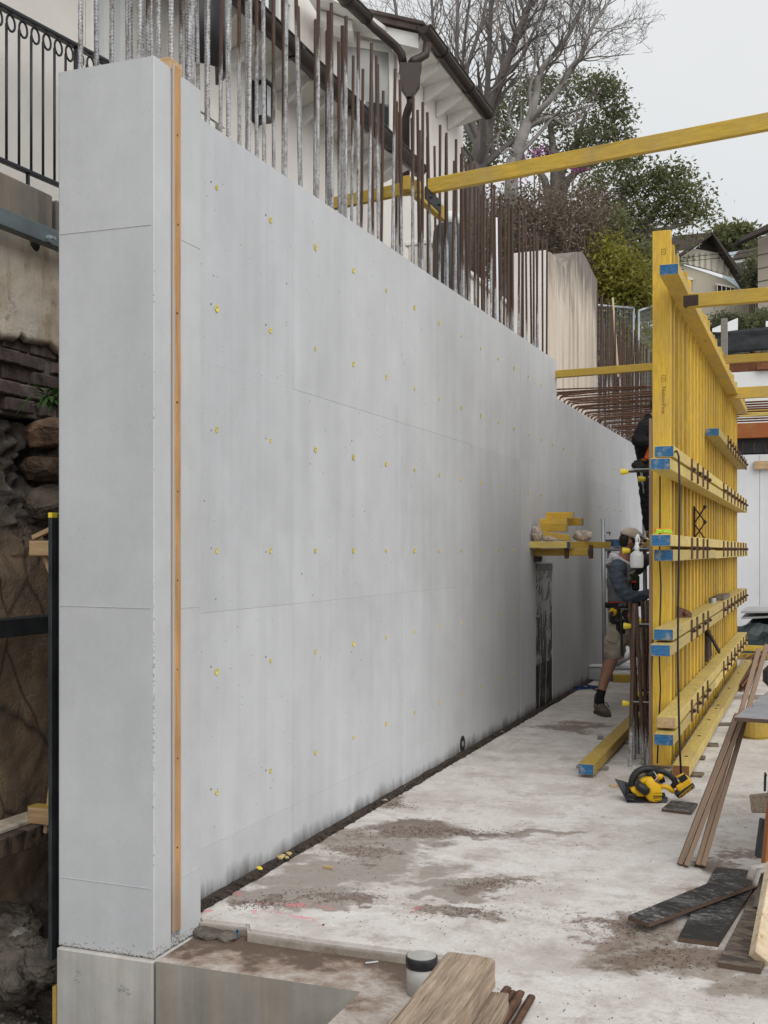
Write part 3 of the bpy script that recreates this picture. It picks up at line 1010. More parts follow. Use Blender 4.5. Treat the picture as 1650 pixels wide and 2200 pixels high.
# tie holes: a yellow plastic sleeve round a dark hole
def tie_meshes():
    mb = MB()
    n = 12
    prof = [(.0135, 0.0), (.0135, .0012), (.0088, .0018), (.0076, -.002), (.0068, -.010)]
    vs, fs = [], []
    for (r, x) in prof:
        for k in range(n):
            a = 2 * PI * k / n
            vs.append((x, math.cos(a) * r, math.sin(a) * r * 1.05))
    for i in range(len(prof) - 1):
        for k in range(n):
            fs.append((i * n + k, i * n + (k + 1) % n, (i + 1) * n + (k + 1) % n, (i + 1) * n + k))
    mb.add(vs, fs)
    mb.add([(-.0095, math.cos(2 * PI * k / n) * .0068, math.sin(2 * PI * k / n) * .0068) for k in range(n)], [tuple(range(n))], 1)
    return mb.mesh('tie_sleeve', [M['sleeve_yellow'], M['rubber']])
TIE = tie_meshes()
TIEZ = [3.186, 2.64, 2.095, 1.55, 1.005, .46]
def tie(y, z, wl, org):
    o = link('tie_sleeve', TIE, wl)
    o.location = (WX + .0022 - org[0], y - org[1], z)
    k = random.uniform(.75, 1.25)
    o.scale = (1, k, k * random.uniform(.9, 1.15))
    o.rotation_euler = (random.uniform(0, 6), 0, 0)
cols = [4.526 + .542 * i for i in range(14)]
for y in cols:
    for z in TIEZ:
        if y > DOOR0 - .05 and y < DOOR1 + .05 and z < DOORZ + .05:
            continue
        if y > 7.6 and z < .5 and random.random() < .25:
            continue
        tie(y, z, wall, (WX, WY0))
# blow-holes and chips beside the sleeves
random.seed(21)
mbp = MB()
for k in range(520):
    y = 4.3 + (random.random() ** 1.3) * 7; z = random.uniform(.3, 3.35); r = random.uniform(.0007, .0024) * (1 if random.random() < .93 else 1.8)
    mbp.ball(W(WX + .0006, y, z), (.0012, r, r * 1.2), 6, 4)
for y in cols[:2]:
    for z in TIEZ:
        mbp.ball(W(WX + .0006, y - .05, z + random.uniform(-.01, .03)), (.0014, .004, .006), 6, 4)
o = mbp.build('blow_holes', M['rust_dark'], wall); o['kind'] = 'stuff'
# small black drain disc at the foot
c = at_x(994, 1598, WX + .004)
mb = MB().tube([W(WX - .003, c.y, c.z), W(WX + .005, c.y, c.z)], .062, 20)
o = mb.build('drain_collar', M['rubber'], wall)
mb = MB().tube([W(WX + .005, c.y, c.z), W(WX + .0075, c.y, c.z)], .022, 14)
mb.build('drain_cap', M['galv'], o)

# the lower run of the wall beyond the step
low = thing('concrete_wall', 'lower far run of the grey concrete wall topped with rows of sideways bars', 'concrete wall', (WX, WY0, 0))
LT = 3.14
mb = MB()
mb.box(W(WX - .231, (WYM + .002 + WYF) / 2, (LT - .4) / 2 - .001), (.438, WYF - WYM - .004, LT + .398))
mb.build('wall_core', M['wall_concrete'], low)
yc = [WYM + .002, 13.3, 15.0, 16.7, 18.4, 20.1, 21.8, WYF]
for i in range(len(yc) - 1):
    for k in range(4):
        panel(yc[i], yc[i + 1], zcuts[k], zcuts[k + 1], wl=low, wfun=lambda y: LT)
for i in range(8):
    for z in TIEZ[1:5]:
        tie(12.1 + .55 * i, z, low, (WX, WY0))

# strip of dark soil and rubble left along the foot of the wall
def soil_strip():
    random.seed(31)
    mb = MB()
    n = 220
    vs, fs = [], []
    for i in range(n + 1):
        y = WY0 + .02 + (15.0 - WY0) * i / n
        hw = .014 + .018 * noise.noise(Vector((y * 3, 0, 0))) + .012 * random.random()
        hw = max(.006, hw)
        zz = .009 + .010 * noise.noise(Vector((y * 5, 3, 0))) + .006 * random.random()
        vs += [(WX + .002, y, zz * .7 + .01), (WX + .018, y, zz), (WX + .040 + hw, y + random.uniform(-.02, .02), .0025), (WX + .02, y, -.03)]
    for i in range(n):
        for k in range(3):
            fs.append((i * 4 + k, i * 4 + k + 1, i * 4 + 5 + k, i * 4 + 4 + k))
    mb.add(vs, fs)
    for k in range(900):
        y = WY0 + .05 + (random.random() ** 1.4) * 8
        r = random.uniform(.003, .011)
        mb.ball((WX + random.uniform(.006, .065), y, random.uniform(.002, .014)), (r, r * random.uniform(.7, 1.4), r * .8), 5, 3)
    o = mb.build('soil_strip', M['soil'])
    o['kind'] = 'stuff'
    tag(o, 'strip of dark wet soil along the foot of the long wall', 'soil')
soil_strip()

# ------------------------------------------------------------------ starter bars
def rebar_mesh(name, L, r, pitch=.015, n=8, mat_=None, path=None):
    mb = MB()
    vs, fs = [], []
    k = int(L / pitch)
    rows = []
    for i in range(k):
        z = i * pitch
        rows += [(z, r), (z + pitch * .50, r), (z + pitch * .62, r * 1.17), (z + pitch * .86, r * 1.17)]
    rows.append((k * pitch, r))
    for (z, rr) in rows:
        for q in range(n):
            a = 2 * PI * q / n
            off = abs(math.sin(a)) * pitch * .75
            vs.append((math.cos(a) * rr, math.sin(a) * rr, min(max(z + off, 0), L)))
    m = len(rows)
    for i in range(m - 1):
        for q in range(n):
            q2 = (q + 1) % n
            fs.append((i * n + q, i * n + q2, (i + 1) * n + q2, (i + 1) * n + q))
    fs.append(tuple((m - 1) * n + q for q in range(n)))
    mb.add(vs, fs)
    return mb.mesh(name, mat_ or M['rebar'])
RB_F = rebar_mesh('starter_bar', 1.32, .0098)
RB_B = rebar_mesh('starter_bar', 1.48, .0098)
RB_P = rebar_mesh('starter_bar', 1.6, .0100)
def bar(me, x, y, z, thr, label, group, tilt=.012, z1=None):
    o = link('starter_bar', me)
    o.location = (x, y, z)
    o.rotation_euler = (random.gauss(0, tilt), random.gauss(0, tilt), random.uniform(0, 6.28))
    if z1 is not None:
        o.scale = (1, 1, 1)
    o.color = (thr, 0, 0, 1)
    tag(o, label, 'steel bar', group)
    return o
random.seed(41)
lab_f = 'ribbed steel starter bar in the front row along the long wall top'
lab_b = 'ribbed steel starter bar in the back row along the long wall top'
y = 4.36
i = 0
while y < 11.72:
    f = (y - 4.3) / 7.4
    thr = max(.12, .80 - .62 * f + random.gauss(0, .09)) if f < .35 else max(.08, .55 - .42 * f + random.gauss(0, .10))
    bar(RB_F, WX - .06 + random.gauss(0, .006), y + random.gauss(0, .012), wtop(y) - .10 - random.uniform(0, .02), thr, lab_f, 'front row bars on the wall top', .008)
    if random.random() < .40:
        bar(RB_F, WX - .085, y + .028, wtop(y) - .14, thr * .9, lab_f, 'front row bars on the wall top', .008)
    if i % 1 == 0:
        bar(RB_B, WX - .37 + random.gauss(0, .008), y + .07 + random.gauss(0, .02), wtop(y) - .10 - random.uniform(0, .03), thr * random.uniform(.6, 1.0), lab_b, 'back row bars on the wall top', .009)
    y += .2
    i += 1
lab_p = 'ribbed steel starter bar rising from the pier top'
for (px, X) in ((173, -2.83), (208, -2.81), (240, -2.80), (292, -2.74), (298, -2.60), (306, -2.68), (316, -2.62), (341, -2.55), (368, -2.50)):
    c = at_x(px, 140, X)
    yy = min(max(c.y, 3.89), 4.17)
    bar(RB_P, X, yy, 3.47 - .11, random.uniform(.3, .95), lab_p, 'bars on the pier top', .006)
for (px, X) in ((402, -2.60), (413, -2.66)):
    c = at_x(px, 160, X)
    bar(RB_F, X, c.y, wtop(c.y) - .11, .8, lab_f, 'front row bars on the wall top', .006)

# bars on the far lower run: upright rows
RB_L = rebar_mesh('starter_bar', 1.9, .0098, .03, 6)
lab_l = 'rusty upright starter bar on the far lower wall in front of the mesh fence'
y = 14.9
while y < 22.6:
    for X in (WX - .40, WX - .12):
        if X < WX - .3 and y < 16.6: continue
        bar(RB_L, X + random.gauss(0, .01), y + random.gauss(0, .03), LT - .11, max(.05, random.gauss(.45, .16) - (y - 15) * .04), lab_l, 'upright bars on the far lower wall', .012)
    y += .2
# and the hooked bars that stick out sideways towards the form
def hook_bar(L, r=.0075):
    mb = MB()
    pts = [(0, 0, -.12), (0, 0, -.02), (.012, 0, .008), (.04, 0, .02)]
    nseg = 34
    for k in range(1, nseg + 1):
        pts.append((.04 + L * k / nseg, 0, .02))
    rad = [r if k % 2 else r * 1.14 for k in range(len(pts))]
    mb.tube(pts, rad, 6)
    return mb.mesh('hooked_bar', M['rust'], True)
HK = [hook_bar(1.15), hook_bar(1.3), hook_bar(1.0), hook_bar(.62)]
lab_h = 'rusty hooked bar sticking out sideways from the lower wall top'
y = 11.9; k = 0
while y < 21.5:
    for q in range(2):
        o = link('hooked_bar', HK[3] if y < 12.0 and q == 0 else random.choice(HK[:3]))
        o.location = (WX - .05 - .10 * q, y + random.gauss(0, .02) + q * .08, LT + (.10 if q else .03) + random.uniform(0, .03))
        o.rotation_euler = (0, random.gauss(-.03, .02), random.gauss(0, .06))
        tag(o, lab_h, 'steel bar', 'sideways bars on the lower wall')
    y += .21

# small group of starter bars in the slab, beside the end of the yellow form
random.seed(51)
RB_S = rebar_mesh('starter_bar', 1.27, .0125, .018)
lab_s = 'dark rusty starter bar standing in the slab beside the yellow form end'
for (px, py, ht) in ((1352, 1648, 1.0), (1364, 1632, 1.0), (1372, 1620, .86), (1385, 1645, 1.0), (1380, 1612, 1.0), (1393, 1625, 1.0), (1391, 1648, .8)):
    p = at_z(px, py, 0)
    o = bar(RB_S, p.x, p.y, -.10, .20, lab_s, 'bars standing in the slab', .01)
    o.rotation_euler[1] = R(2.2) + random.gauss(0, .006)
    o.scale = (1, 1, ht * 1.0)
# grout collar round their feet
random.seed(52)
mb = MB()
for k in range(160):
    p = at_z(random.uniform(1345, 1400), random.uniform(1606, 1650), 0)
    r = random.uniform(.003, .012)
    mb.ball((p.x, p.y, .003), (r, r, r * .6), 6, 3)
o = mb.build('grout_crumbs', M['slab']); o['kind'] = 'stuff'
tag(o, 'pale grout crumbs round the feet of the starter bars', 'crumbs')
# ------------------------------------------------------------------ painted timbers
def timber(name, p0, p1, wd, ht, mats, parent=None, bev=.003, ends=(True, True)):
    """a laminated timber along its own x axis; its two ends may carry blue sealer paint (material slot 1)"""
    p0, p1 = Vector(p0), Vector(p1)
    L = (p1 - p0).length
    mb = MB().box((L / 2, 0, 0), (L, wd, ht), bev=bev)
    me = mb.mesh(name, mats)
    for p in me.polygons:
        if p.normal.x < -.9 and ends[0]: p.material_index = 1
        if p.normal.x > .9 and ends[1]: p.material_index = 1
    o = link(name, me, parent)
    t = (p1 - p0) / L
    sd = Vector((0, 0, 1)).cross(t).normalized()
    u = t.cross(sd)
    Mx = Matrix((t, sd, u)).transposed().to_4x4()
    Mx.translation = p0
    o.matrix_local = Mx
    return o
YB = None
def LV(a='lvl_yellow', b='blue_end'):
    return [M[a], M[b]]

# ------------------------------------------------------------------ the big yellow wall form
FY0, FY1 = 8.27, 15.95
FX0, FX1 = -1.083, -.955                  # depth of the studs
form = thing('wall_form', 'tall yellow timber wall form with many studs and doubled walers, standing on the slab', 'formwork', (FX0, FY0, 0))
O = Vector((FX0, FY0, 0))
def F(x, y, z):
    return Vector((x, y, z)) - O
random.seed(61)
mb = MB().box((0, 0, 0), (7.68, .022, 2.48))
o = mb.build('plywood_face', M['ply_edge'], form)
o.matrix_local = frame((0, 1, 0), (1, 0, 0), (0, 0, -1), F(FX0 - .0125, (FY0 + FY1) / 2, 1.255))
stud_meshes = []
studs = []
y = FY0; k = 0
while y < FY1 - .06:
    top = 3.82 - (0 if k == 0 else .03 + .05 * random.random() + (.04 if k % 3 == 0 else 0))
    s_ = timber('stud', F((FX0 + FX1) / 2, y + .0315, .014 if k else .004), F((FX0 + FX1) / 2, y + .0315, top), .0, .0, LV(), form) if False else None
    mb = MB().box((top / 2, 0, 0), (top - .012, FX1 - FX0, .063), bev=.003)
    st = mb.build('stud', M['lvl_yellow'], form)
    st.matrix_local = frame((0, 0, 1), (1, 0, 0), (0, 1, 0), F((FX0 + FX1) / 2, y + .0315, .014))
    studs.append(st)
    y += .298 if k else .20
    k += 1
# printed stamp on the end stud
ink = simple('stamp_ink', (.12, .085, .02), .8, 0, .3, 40, 0, 60)
for (zc) in (3.52, 2.62):
    Mx = frame((0, 0, -1), (1, 0, 0), (0, -1, 0), F(FX0 + .078, FY0 - .0006, zc))
    lettering('NelsonPine', .042, ink, studs[0], studs[0].matrix_local.inverted() @ Mx)
    mb = MB()
    for (a, b_) in (((-.02, -.013), (.02, -.013)), ((.02, -.013), (.02, .013)), ((.02, .013), (-.02, .013)), ((-.02, .013), (-.02, -.013)), ((-.01, -.006), (.01, .006))):
        mb.bar((a[0], a[1], 0), (b_[0], b_[1], 0), .003, .0006)
    o = mb.build('printed_emblem', ink, studs[0])
    o.matrix_local = studs[0].matrix_local.inverted() @ frame((0, 0, -1), (1, 0, 0), (0, -1, 0), F(FX0 + .078, FY0 - .0006, zc + .155))

# walers
WXa = FX1 + .003
WD, WH = .122, .072
def waler(y0, y1, z, x=WXa + WD / 2, mats=None, ends=(True, True)):
    o = timber('waler', F(x, y0, z), F(x, y1, z), WD, WH, mats or LV('lvl_pale'), form, ends=ends)
    return o
pairs = [(2.178, 2.086, 7.36, 7.18), (1.614, 1.520, 7.20, 7.34), (1.020, .934, 7.33, 7.17), (.446, .356, 7.47, 7.34)]
for i, (za, zb, ya, yb) in enumerate(pairs):
    waler(ya, 15.6, za, mats=[M['lvl_pale'], M['raw_pine']] if i == 3 else None)
    if i in (1, 3):
        waler(yb, 10.6, zb); waler(10.605, 15.8, zb - .006)
    else:
        waler(yb, 15.7, zb)
waler(7.62, 15.7, 3.39, mats=LV('lvl_yellow_worn'))
waler(11.0, 15.7, 2.655)
# tie plates with their nuts, in the gaps of the doubled walers
def washer(y, z, h=.155, skew=0.0):
    x = WXa + WD + .006
    mb = MB().box((0, 0, 0), (.012, .05, h), bev=.002)
    o = mb.build('tie_plate', M['rust'], form)
    o.location = F(x, y, z)
    o.rotation_euler = (skew, 0, 0)
    m2 = MB().tube([(.004, 0, 0), (.030, 0, 0)], .009, 8)
    m2.tube([(.006, 0, 0), (.022, 0, 0)], .017, 6)
    m2.build('tie_nut', M['rust_dark'], o)
    return o
for i, (za, zb, ya, yb) in enumerate(pairs):
    zc = (za + zb) / 2
    for y in (8.43, 8.86, 9.32, 9.72):
        washer(y + random.gauss(0, .02), zc, skew=random.gauss(0, .04))
    y = 11.5
    while y < 15.7:
        washer(y, zc, skew=random.gauss(0, .05)); y += .545
y = 12.1
while y < 15.7:
    washer(y, 2.655, .14, random.gauss(0, .1)); y += .40
# tie rods and their yellow cones on the inner side
for zc, ys in ((2.13, (8.45, 9.35, 10.4)), (1.55, (8.5,)), (.99, (8.55, 9.2)), (.42, (8.5, 9.1))):
    for k, y in enumerate(ys):
        ln = .165 if k == 0 else .15
        if zc > 2: ln = .17
        mb = MB().tube([(0, 0, 0), (-ln, 0, 0)], .0085, 8)
        o = mb.build('tie_rod', M['rust_dark'], form)
        o.location = F(FX0 - .026, y, zc)
        m2 = MB().tube([(-ln + .002, 0, 0), (-ln - .004, 0, 0), (-ln - .052, 0, 0), (-ln - .054, 0, 0)], [.012, .0165, .0245, .0225], 14)
        m2.build('tie_cone', M['cone_yellow'], o)
        m2 = MB().tube([(0, 0, .016), (-ln + .02, 0, .016)], .006, 6)
        m2.build('spacer_tube', M['galv'], o)
# scissor clips left hanging on the studs
def xclip(y, z, sc):
    mb = MB()
    for (a, b_) in (((.0, .11), (.085, -.005)), ((.0, -.02), (.085, .115)), ((.0, -.02), (.085, -.145)), ((.0, -.14), (.085, -.012))):
        mb.bar((a[0] * sc, .0, a[1] * sc), (b_[0] * sc, .0, b_[1] * sc), .012, .012, (0, 1, 0))
    mb.bar((.004, 0, .12 * sc), (.004, 0, -.15 * sc), .012, .008, (0, 1, 0))
    for q in ((.085, .115), (.085, -.008)):
        mb.ball((q[0] * sc, 0, q[1] * sc), .016, 8, 6)
    o = mb.build('form_clip', M['rust_dark'], form)
    o.location = F(FX1, y, z)
xclip(9.95, 1.80, 1.05)
mb = MB().prism([(0, -.2, 0), (0, .25, .02), (0, .1, .26), (0, -.1, .30)], (.03, 0, 0)).bar((.02, -.2, .3), (.1, .2, .06), .02, .03)
o = mb.build('form_clip', M['rust_dark'], form); o.location = F(FX1 + .004, 11.1, .52)

# bottom plate bolted down beside the form
t = thing('sole_plate', 'worn yellow timber plate bolted to the slab along the foot of the form', 'timber', (-.845, 7.9, 0))
timber('plate_timber', (0, .0, .062), (0, 3.05, .062), .115, .075, [M['lvl_pale'], M['leather_tan']], t)
timber('plate_timber', (.004, 3.056, .060), (.004, 8.0, .060), .115, .075, LV('lvl_pale'), t)
for y in (.35, 1.3, 2.2, 2.95, 3.2, 4.6, 6.2, 7.6):
    mb = MB().tube([(0, y, .0985), (0, y, .104)], .013, 8)
    mb.build('bolt_head', M['rust_dark'], t)
random.seed(71)
for k, (px, py, L) in enumerate(((1475, 1665, .22), (1518, 1602, .18), (1548, 1558, .24), (1497, 1630, .12), (1585, 1500, .26))):
    p = at_z(px, py, 0)
    mb = MB().box((0, 0, .0165), (L, .12, .017), Matrix.Rotation(random.gauss(0, .12), 3, 'Z'), bev=.001)
    o = mb.build('packer_board', M['film_ply_brown']); o.location = (p.x, p.y, -.008)
    tag(o, 'thin dark packer board lying under the plate at the form foot', 'packer', 'packer boards along the form')

# timber lying on the slab, blue end towards the pier
p = at_z(1259, 1672, 0)
o = timber('floor_timber', (p.x, p.y, .060), (p.x - .03, 10.3, .060), .106, .075, LV('lvl_yellow_worn'))
tag(o, 'long yellow timber with a blue end lying on packers beside the starter bars', 'timber')
for yy in (.35, 1.5):
    mb = MB().box((0, 0, 0), (.22, .06, .018), bev=.001)
    o = mb.build('packer_board', M['grey_timber']); o.location = (p.x - .02, p.y + yy, .012)
    tag(o, 'grey packer under the long yellow timber on the slab', 'packer', 'packers under the floor timber')

# black leads hanging on the form
def cable(name, label, pts, r):
    mb = MB().tube(pts, r, 8)
    o = mb.build(name, M['rubber'], smooth=True)
    tag(o, label, 'cable')
c0 = [at(1418, 1022, 7.98), at(1418, 1100, 7.985), at(1417, 1200, 7.98), at(1420, 1260, 7.975), at(1416, 1400, 7.98), at(1419, 1480, 7.96), at(1415, 1560, 7.95), at(1412, 1640, 7.93)]
cable('hanging_lead', 'thin black lead hanging down the end stud of the form', c0, .0055)
c1 = [at(1447, 972, 7.30), at(1454, 969, 7.15), at(1458, 980, 7.04), at(1460, 1040, 7.02), at(1459, 1160, 7.0), at(1457, 1290, 7.0), at(1456, 1400, 6.98), at(1458, 1520, 6.98), at(1460, 1600, 7.0), at(1463, 1662, 7.02)]
cable('looped_lead', 'black lead looped over the upper waler and hanging to the slab', c1, .0065)

# string line bundle, spray bottle, odds and ends on the walers
t = thing('string_spool', 'flat orange spool wound with lime string on the waler end', 'string line', at(1426, 1149, 7.27))
mb = MB()
for k in range(14):
    a = random.uniform(-.01, .01)
    mb.tube([(-.05 + random.gauss(0, .004), a, .008 + k * .0022), (0, a - .008, .014 + random.uniform(0, .024)), (.05 + random.gauss(0, .004), a, .006 + random.uniform(0, .03))], .0022, 5)
mb.build('string', M['string_lime'], t)
mb = MB().bar((-.055, .012, .040), (.055, .012, .040), .006, .005).bar((-.052, .012, .0), (-.052, .012, .04), .006, .005).bar((.053, .012, 0), (.053, .012, .04), .006, .005)
mb.build('spool_frame', M['orange_plastic'], t)
t.rotation_euler = (0, 0, YAW)

def lathe(mb, prof, n=20, c=(0, 0, 0), mi=0):
    return mb.tube([(c[0], c[1], c[2] + z) for r, z in prof], [max(r, .0006) for r, z in prof], n, mi=mi)
p = at(1368, 1220, 8.12)
t = thing('spray_bottle', 'milky white spray bottle hung by its trigger from a tie rod', 'bottle', p)
mb = MB(); lathe(mb, [(.040, 0), (.046, .006), (.048, .02), (.048, .085), (.044, .10), (.030, .112), (.016, .122), (.014, .13)])
mb.build('bottle_body', M['milky'], t, True)
mb = MB(); lathe(mb, [(.016, .126), (.018, .132), (.018, .155), (.012, .165), (.011, .185)])
mb.build('bottle_neck', M['pvc_white'], t, True)
mb = MB().tube([(.0, 0, .18), (-.002, 0, .21), (.008, 0, .232), (.012, 0, .238)], [.010, .012, .012, .008], 8).tube([(.012, 0, .235), (.020, -.0, .20), (.014, 0, .17)], .005, 6)
mb.build('spray_trigger', M['pvc_white'], t, True)
t.rotation_euler = (0, 0, YAW)

p = at(1468, 1327, 8.5)
mb = MB().prism([(-.06, 0, 0), (.05, 0, -.012), (.055, 0, .03), (.02, 0, .055), (-.062, 0, .085)], (0, .012, 0)).ball((0, -.01, .035), .02, 8, 5)
o = mb.build('steel_bracket', M['rust']); o.location = F(WXa + .06, 8.62, 1.057) + O
o.rotation_euler = (0, 0, R(30))
tag(o, 'rusty steel bracket plate standing on the middle waler', 'bracket')
t = thing('waler_offcuts', 'short brown offcut board lying on the far end of the waler', 'offcut', (WXa + .06, 11.9, 1.056))
mb = MB().box((0, .25, .022), (.10, .9, .04), bev=.002)
mb.build('offcut_board', M['film_ply_brown'], t)
mb = MB(); lathe(mb, [(.034, 0), (.034, .05), (.030, .05), (.030, .01)], 16)
o = mb.build('steel_collar', M['galv']); o.location = (WXa + .055, 11.1, 1.056)
tag(o, 'short grey steel pipe collar standing on the waler', 'pipe collar')

# ------------------------------------------------------------------ cross beams overhead
def beam(label, p0, p1, wd, ht, mat_='lvl_yellow_worn', grp=None, ends=(False, False), name='cross_beam'):
    o = timber(name, p0, p1, wd, ht, LV(mat_), ends=ends)
    return tag(o, label, 'beam', grp)
bl = at_x(922, 401, WX + .05)
br = at(1650, 262, 6.55)
dirv = (br - bl).normalized()
beam('long yellow beam reaching from the wall-top bars across the open sky', bl, bl + dirv * 4.6, .045, .098, ends=(False, False))
# its partner behind the bars, the short timber between and the steel plate
p0 = at(703, 441, 8.35); p1 = at(862, 408, 8.15)
beam('short yellow beam behind the bars on the long wall top', p0, p1 + (p1 - p0) * .25, .045, .085)
q0 = at(872, 392, 8.05); q1 = at(952, 462, 8.75)
beam('weathered timber lying between the bars under the long sky beam', q0, q1, .05, .10, 'lvl_yellow_worn', name='packing_timber')
mb = MB().prism([(-.10, 0, .06), (-.10, 0, -.02), (.13, 0, -.06), (.13, 0, .02)], (0, .012, 0))
o = mb.build('steel_plate', M['dark_steel'])
pp = at(930, 428, 7.78)
o.matrix_world = frame((.15, .99, 0), (-.99, .15, 0), (0, 0, 1), pp)
tag(o, 'dark steel plate bolted under the end of the long sky beam', 'steel plate')
for q in ((-.04, 0), (.09, -.015)):
    m2 = MB().tube([(q[0], -.014, q[1]), (q[0], .0, q[1])], .008, 6)
    m2.build('bolt_head', M['rust_dark'], o)
# spacer from the wall's step to the form
beam('yellow spacer beam from the wall step to the tall form', (WX - .02, 11.72, 3.385), (FX0 - .002, 11.62, 3.40), .06, .075)
# props and beams on the right of the form
beam('yellow beam fixed level against the top of the form stud', (WXa + .135, 8.06, 3.265), (4.5, 7.75, 3.235), .06, .092)
mb = MB().box((0, 0, 0), (.10, .066, .075), bev=.004)
o = mb.build('beam_shoe', M['rust_dark']); o.location = (WXa + .16, 8.055, 3.262)
o.location.z -= .0; tag(o, 'scratched steel shoe on the end of the level beam at the form', 'beam shoe')
a = at(1553, 773, 11.9); beam('thin yellow beam reaching right from the top waler', a, a + Vector((5, -.1, .0)), .05, .085)
a = at(1560, 846, 13.2); beam('thick yellow beam below the thin one, reaching right from the form', a, a + Vector((5, -.1, .0)), .06, .13)
a = at(1588, 889, 15.8); beam('pale timber beam among the sideways bars at the far form end', a, a + Vector((5, 0, .12)), .06, .10, 'lvl_pale')
mb = MB().box((0, 0, 0), (.10, .08, .16), bev=.003)
o = mb.build('end_block', M['lvl_yellow_worn']); o.location = at(1586, 823, 14.6)
o.location.z = 3.392 + .036 + .08 ; o.location = (WXa + .07, 15.2, 3.506)
tag(o, 'short yellow timber block on the far end of the top waler', 'block')
random.seed(81)
for k in range(9):
    a = at(1566 + (k % 3) * 6, 866 + k * 5.0, 15.2 + k * .12)
    mb = MB().tube([a, a + Vector((1.2, .02, .005)), a + Vector((4.5, .1, .02))], .013, 6)
    o = mb.build('rusty_bar', M['rust_red'], smooth=True)
    tag(o, 'long rusty bar sticking out level past the far end of the form', 'steel bar', 'level bars past the form end')

# ------------------------------------------------------------------ shelf of offcuts on the long wall
sh = Vector((WX, 10.75, 0))
o = timber('shelf_timber', (WX + .004, 10.62, 1.655), (WX + .56, 10.92, 1.650), .30 * .45, .07, LV('lvl_yellow_worn'))
o = None
bpy.data.objects.remove([x for x in COL.objects if x.name.startswith('shelf_timber')][0])
zs = CAMZ - (1172 - 1183) / FPX * 10.9     # shelf height
t = thing('wall_shelf', 'rough shelf of yellow timbers bolted to the wall over the black doorway', 'shelf', (WX, 10.72, 1.50))
timber('shelf_timber', (.003, -.10, .105), (.36, -.12, .105), .13, .062, [M['lvl_pale'], M['blue_end']], t)
timber('shelf_timber', (.30, -.03, .105), (.62, .42, .105), .13, .062, [M['lvl_yellow_worn'], M['lvl_pale']], t)
timber('shelf_timber', (.02, .16, .105), (.33, .30, .105), .13, .062, [M['lvl_yellow_worn'], M['lvl_pale']], t)
timber('shelf_arm', (.003, .05, .035), (.52, .05, .035), .12, .068, LV(), t)
mb = MB().box((.03, .05, -.03), (.055, .11, .05), bev=.003)
mb.build('shelf_cleat', M['rust_dark'], t)
for x in (.33, .56):
    mb = MB().box((x, -.06, .04), (.035, .05, .13), bev=.003)
    mb.build('tie_plate', M['rust'], t)
random.seed(91)
z = 1.50 + .138
stack = [(.23, -.04, .26, .2, -9), (.20, -.03, .26, .0, 0), (.20, -.02, .26, .0, 2), (.25, .03, .26, 0, -3)]
zz = z
for k, (x, y, L, tw, tl) in enumerate(stack):
    hgt = .062
    c = Vector((WX + x, 10.72 + y, zz + hgt / 2 + (.018 if k == 0 else 0)))
    dx = Vector((math.cos(R(tw * 60)), math.sin(R(tw * 60)), math.tan(R(tl)) if k == 0 else 0)).normalized() * (L / 2)
    o = timber('timber_offcut', c - dx, c + dx, .095, hgt - .002, [M['lvl_yellow'], M['bleached_pine']])
    tag(o, ['short yellow offcut tipped askew at the bottom of the stack on the wall shelf', 'short yellow offcut second from the bottom of the stack on the wall shelf',
            'short yellow offcut third up in the stack on the wall shelf', 'topmost short yellow offcut of the stack on the wall shelf'][k], 'offcut')
    zz += hgt + (.030 if k == 0 else .0005)
o = timber('timber_offcut', (WX + .13, 10.93, z + .19), (WX + .43, 10.93, z + .19), .095, .07, [M['lvl_yellow'], M['grey_timber']])
tag(o, 'short yellow offcut with a grey end behind the shelf stack', 'offcut')
o = timber('timber_offcut', (WX + .36, 10.93, z + .003), (WX + .36, 10.93, z + .15), .05, .08, [M['lvl_yellow_worn'], M['black_plastic']])
tag(o, 'upright yellow offcut propping the back of the shelf stack', 'offcut')
def cloth(name, c, size, mat_, label, seed, n=26):
    random.seed(seed)
    mb = MB().ball((0, 0, size[2]), size, n * 2, n)
    off = Vector((seed * 1.7, 0, 0))
    mb.v = [tuple(Vector(p) * (1 + .45 * noise.noise(Vector(p) * (1.6 / max(size)) + off) - .55 * abs(noise.noise(Vector(p) * (3.4 / max(size)) + off)) + .3 * noise.noise(Vector(p) * (8 / max(size)) + off))) for p in mb.v]
    mb.v = [(x, y, max(zv, 0.0)) for x, y, zv in mb.v]
    o = mb.build(name, mat_, smooth=True)
    o.location = c
    return tag(o, label, 'rag')
cloth('cotton_rag', (WX + .06, 10.62, z - .004), (.05, .07, .075), M['canvas'], 'crumpled beige rag on the shelf against the wall', 2)
cloth('cotton_rag', (WX + .17, 10.60, z - .004), (.07, .04, .025), M['canvas'], 'flat beige rag end in front of the offcut stack', 5)
cloth('cotton_rag', (WX + .44, 10.86, z - .004), (.09, .07, .06), M['canvas'], 'heaped beige rag on the outer end of the wall shelf', 8)
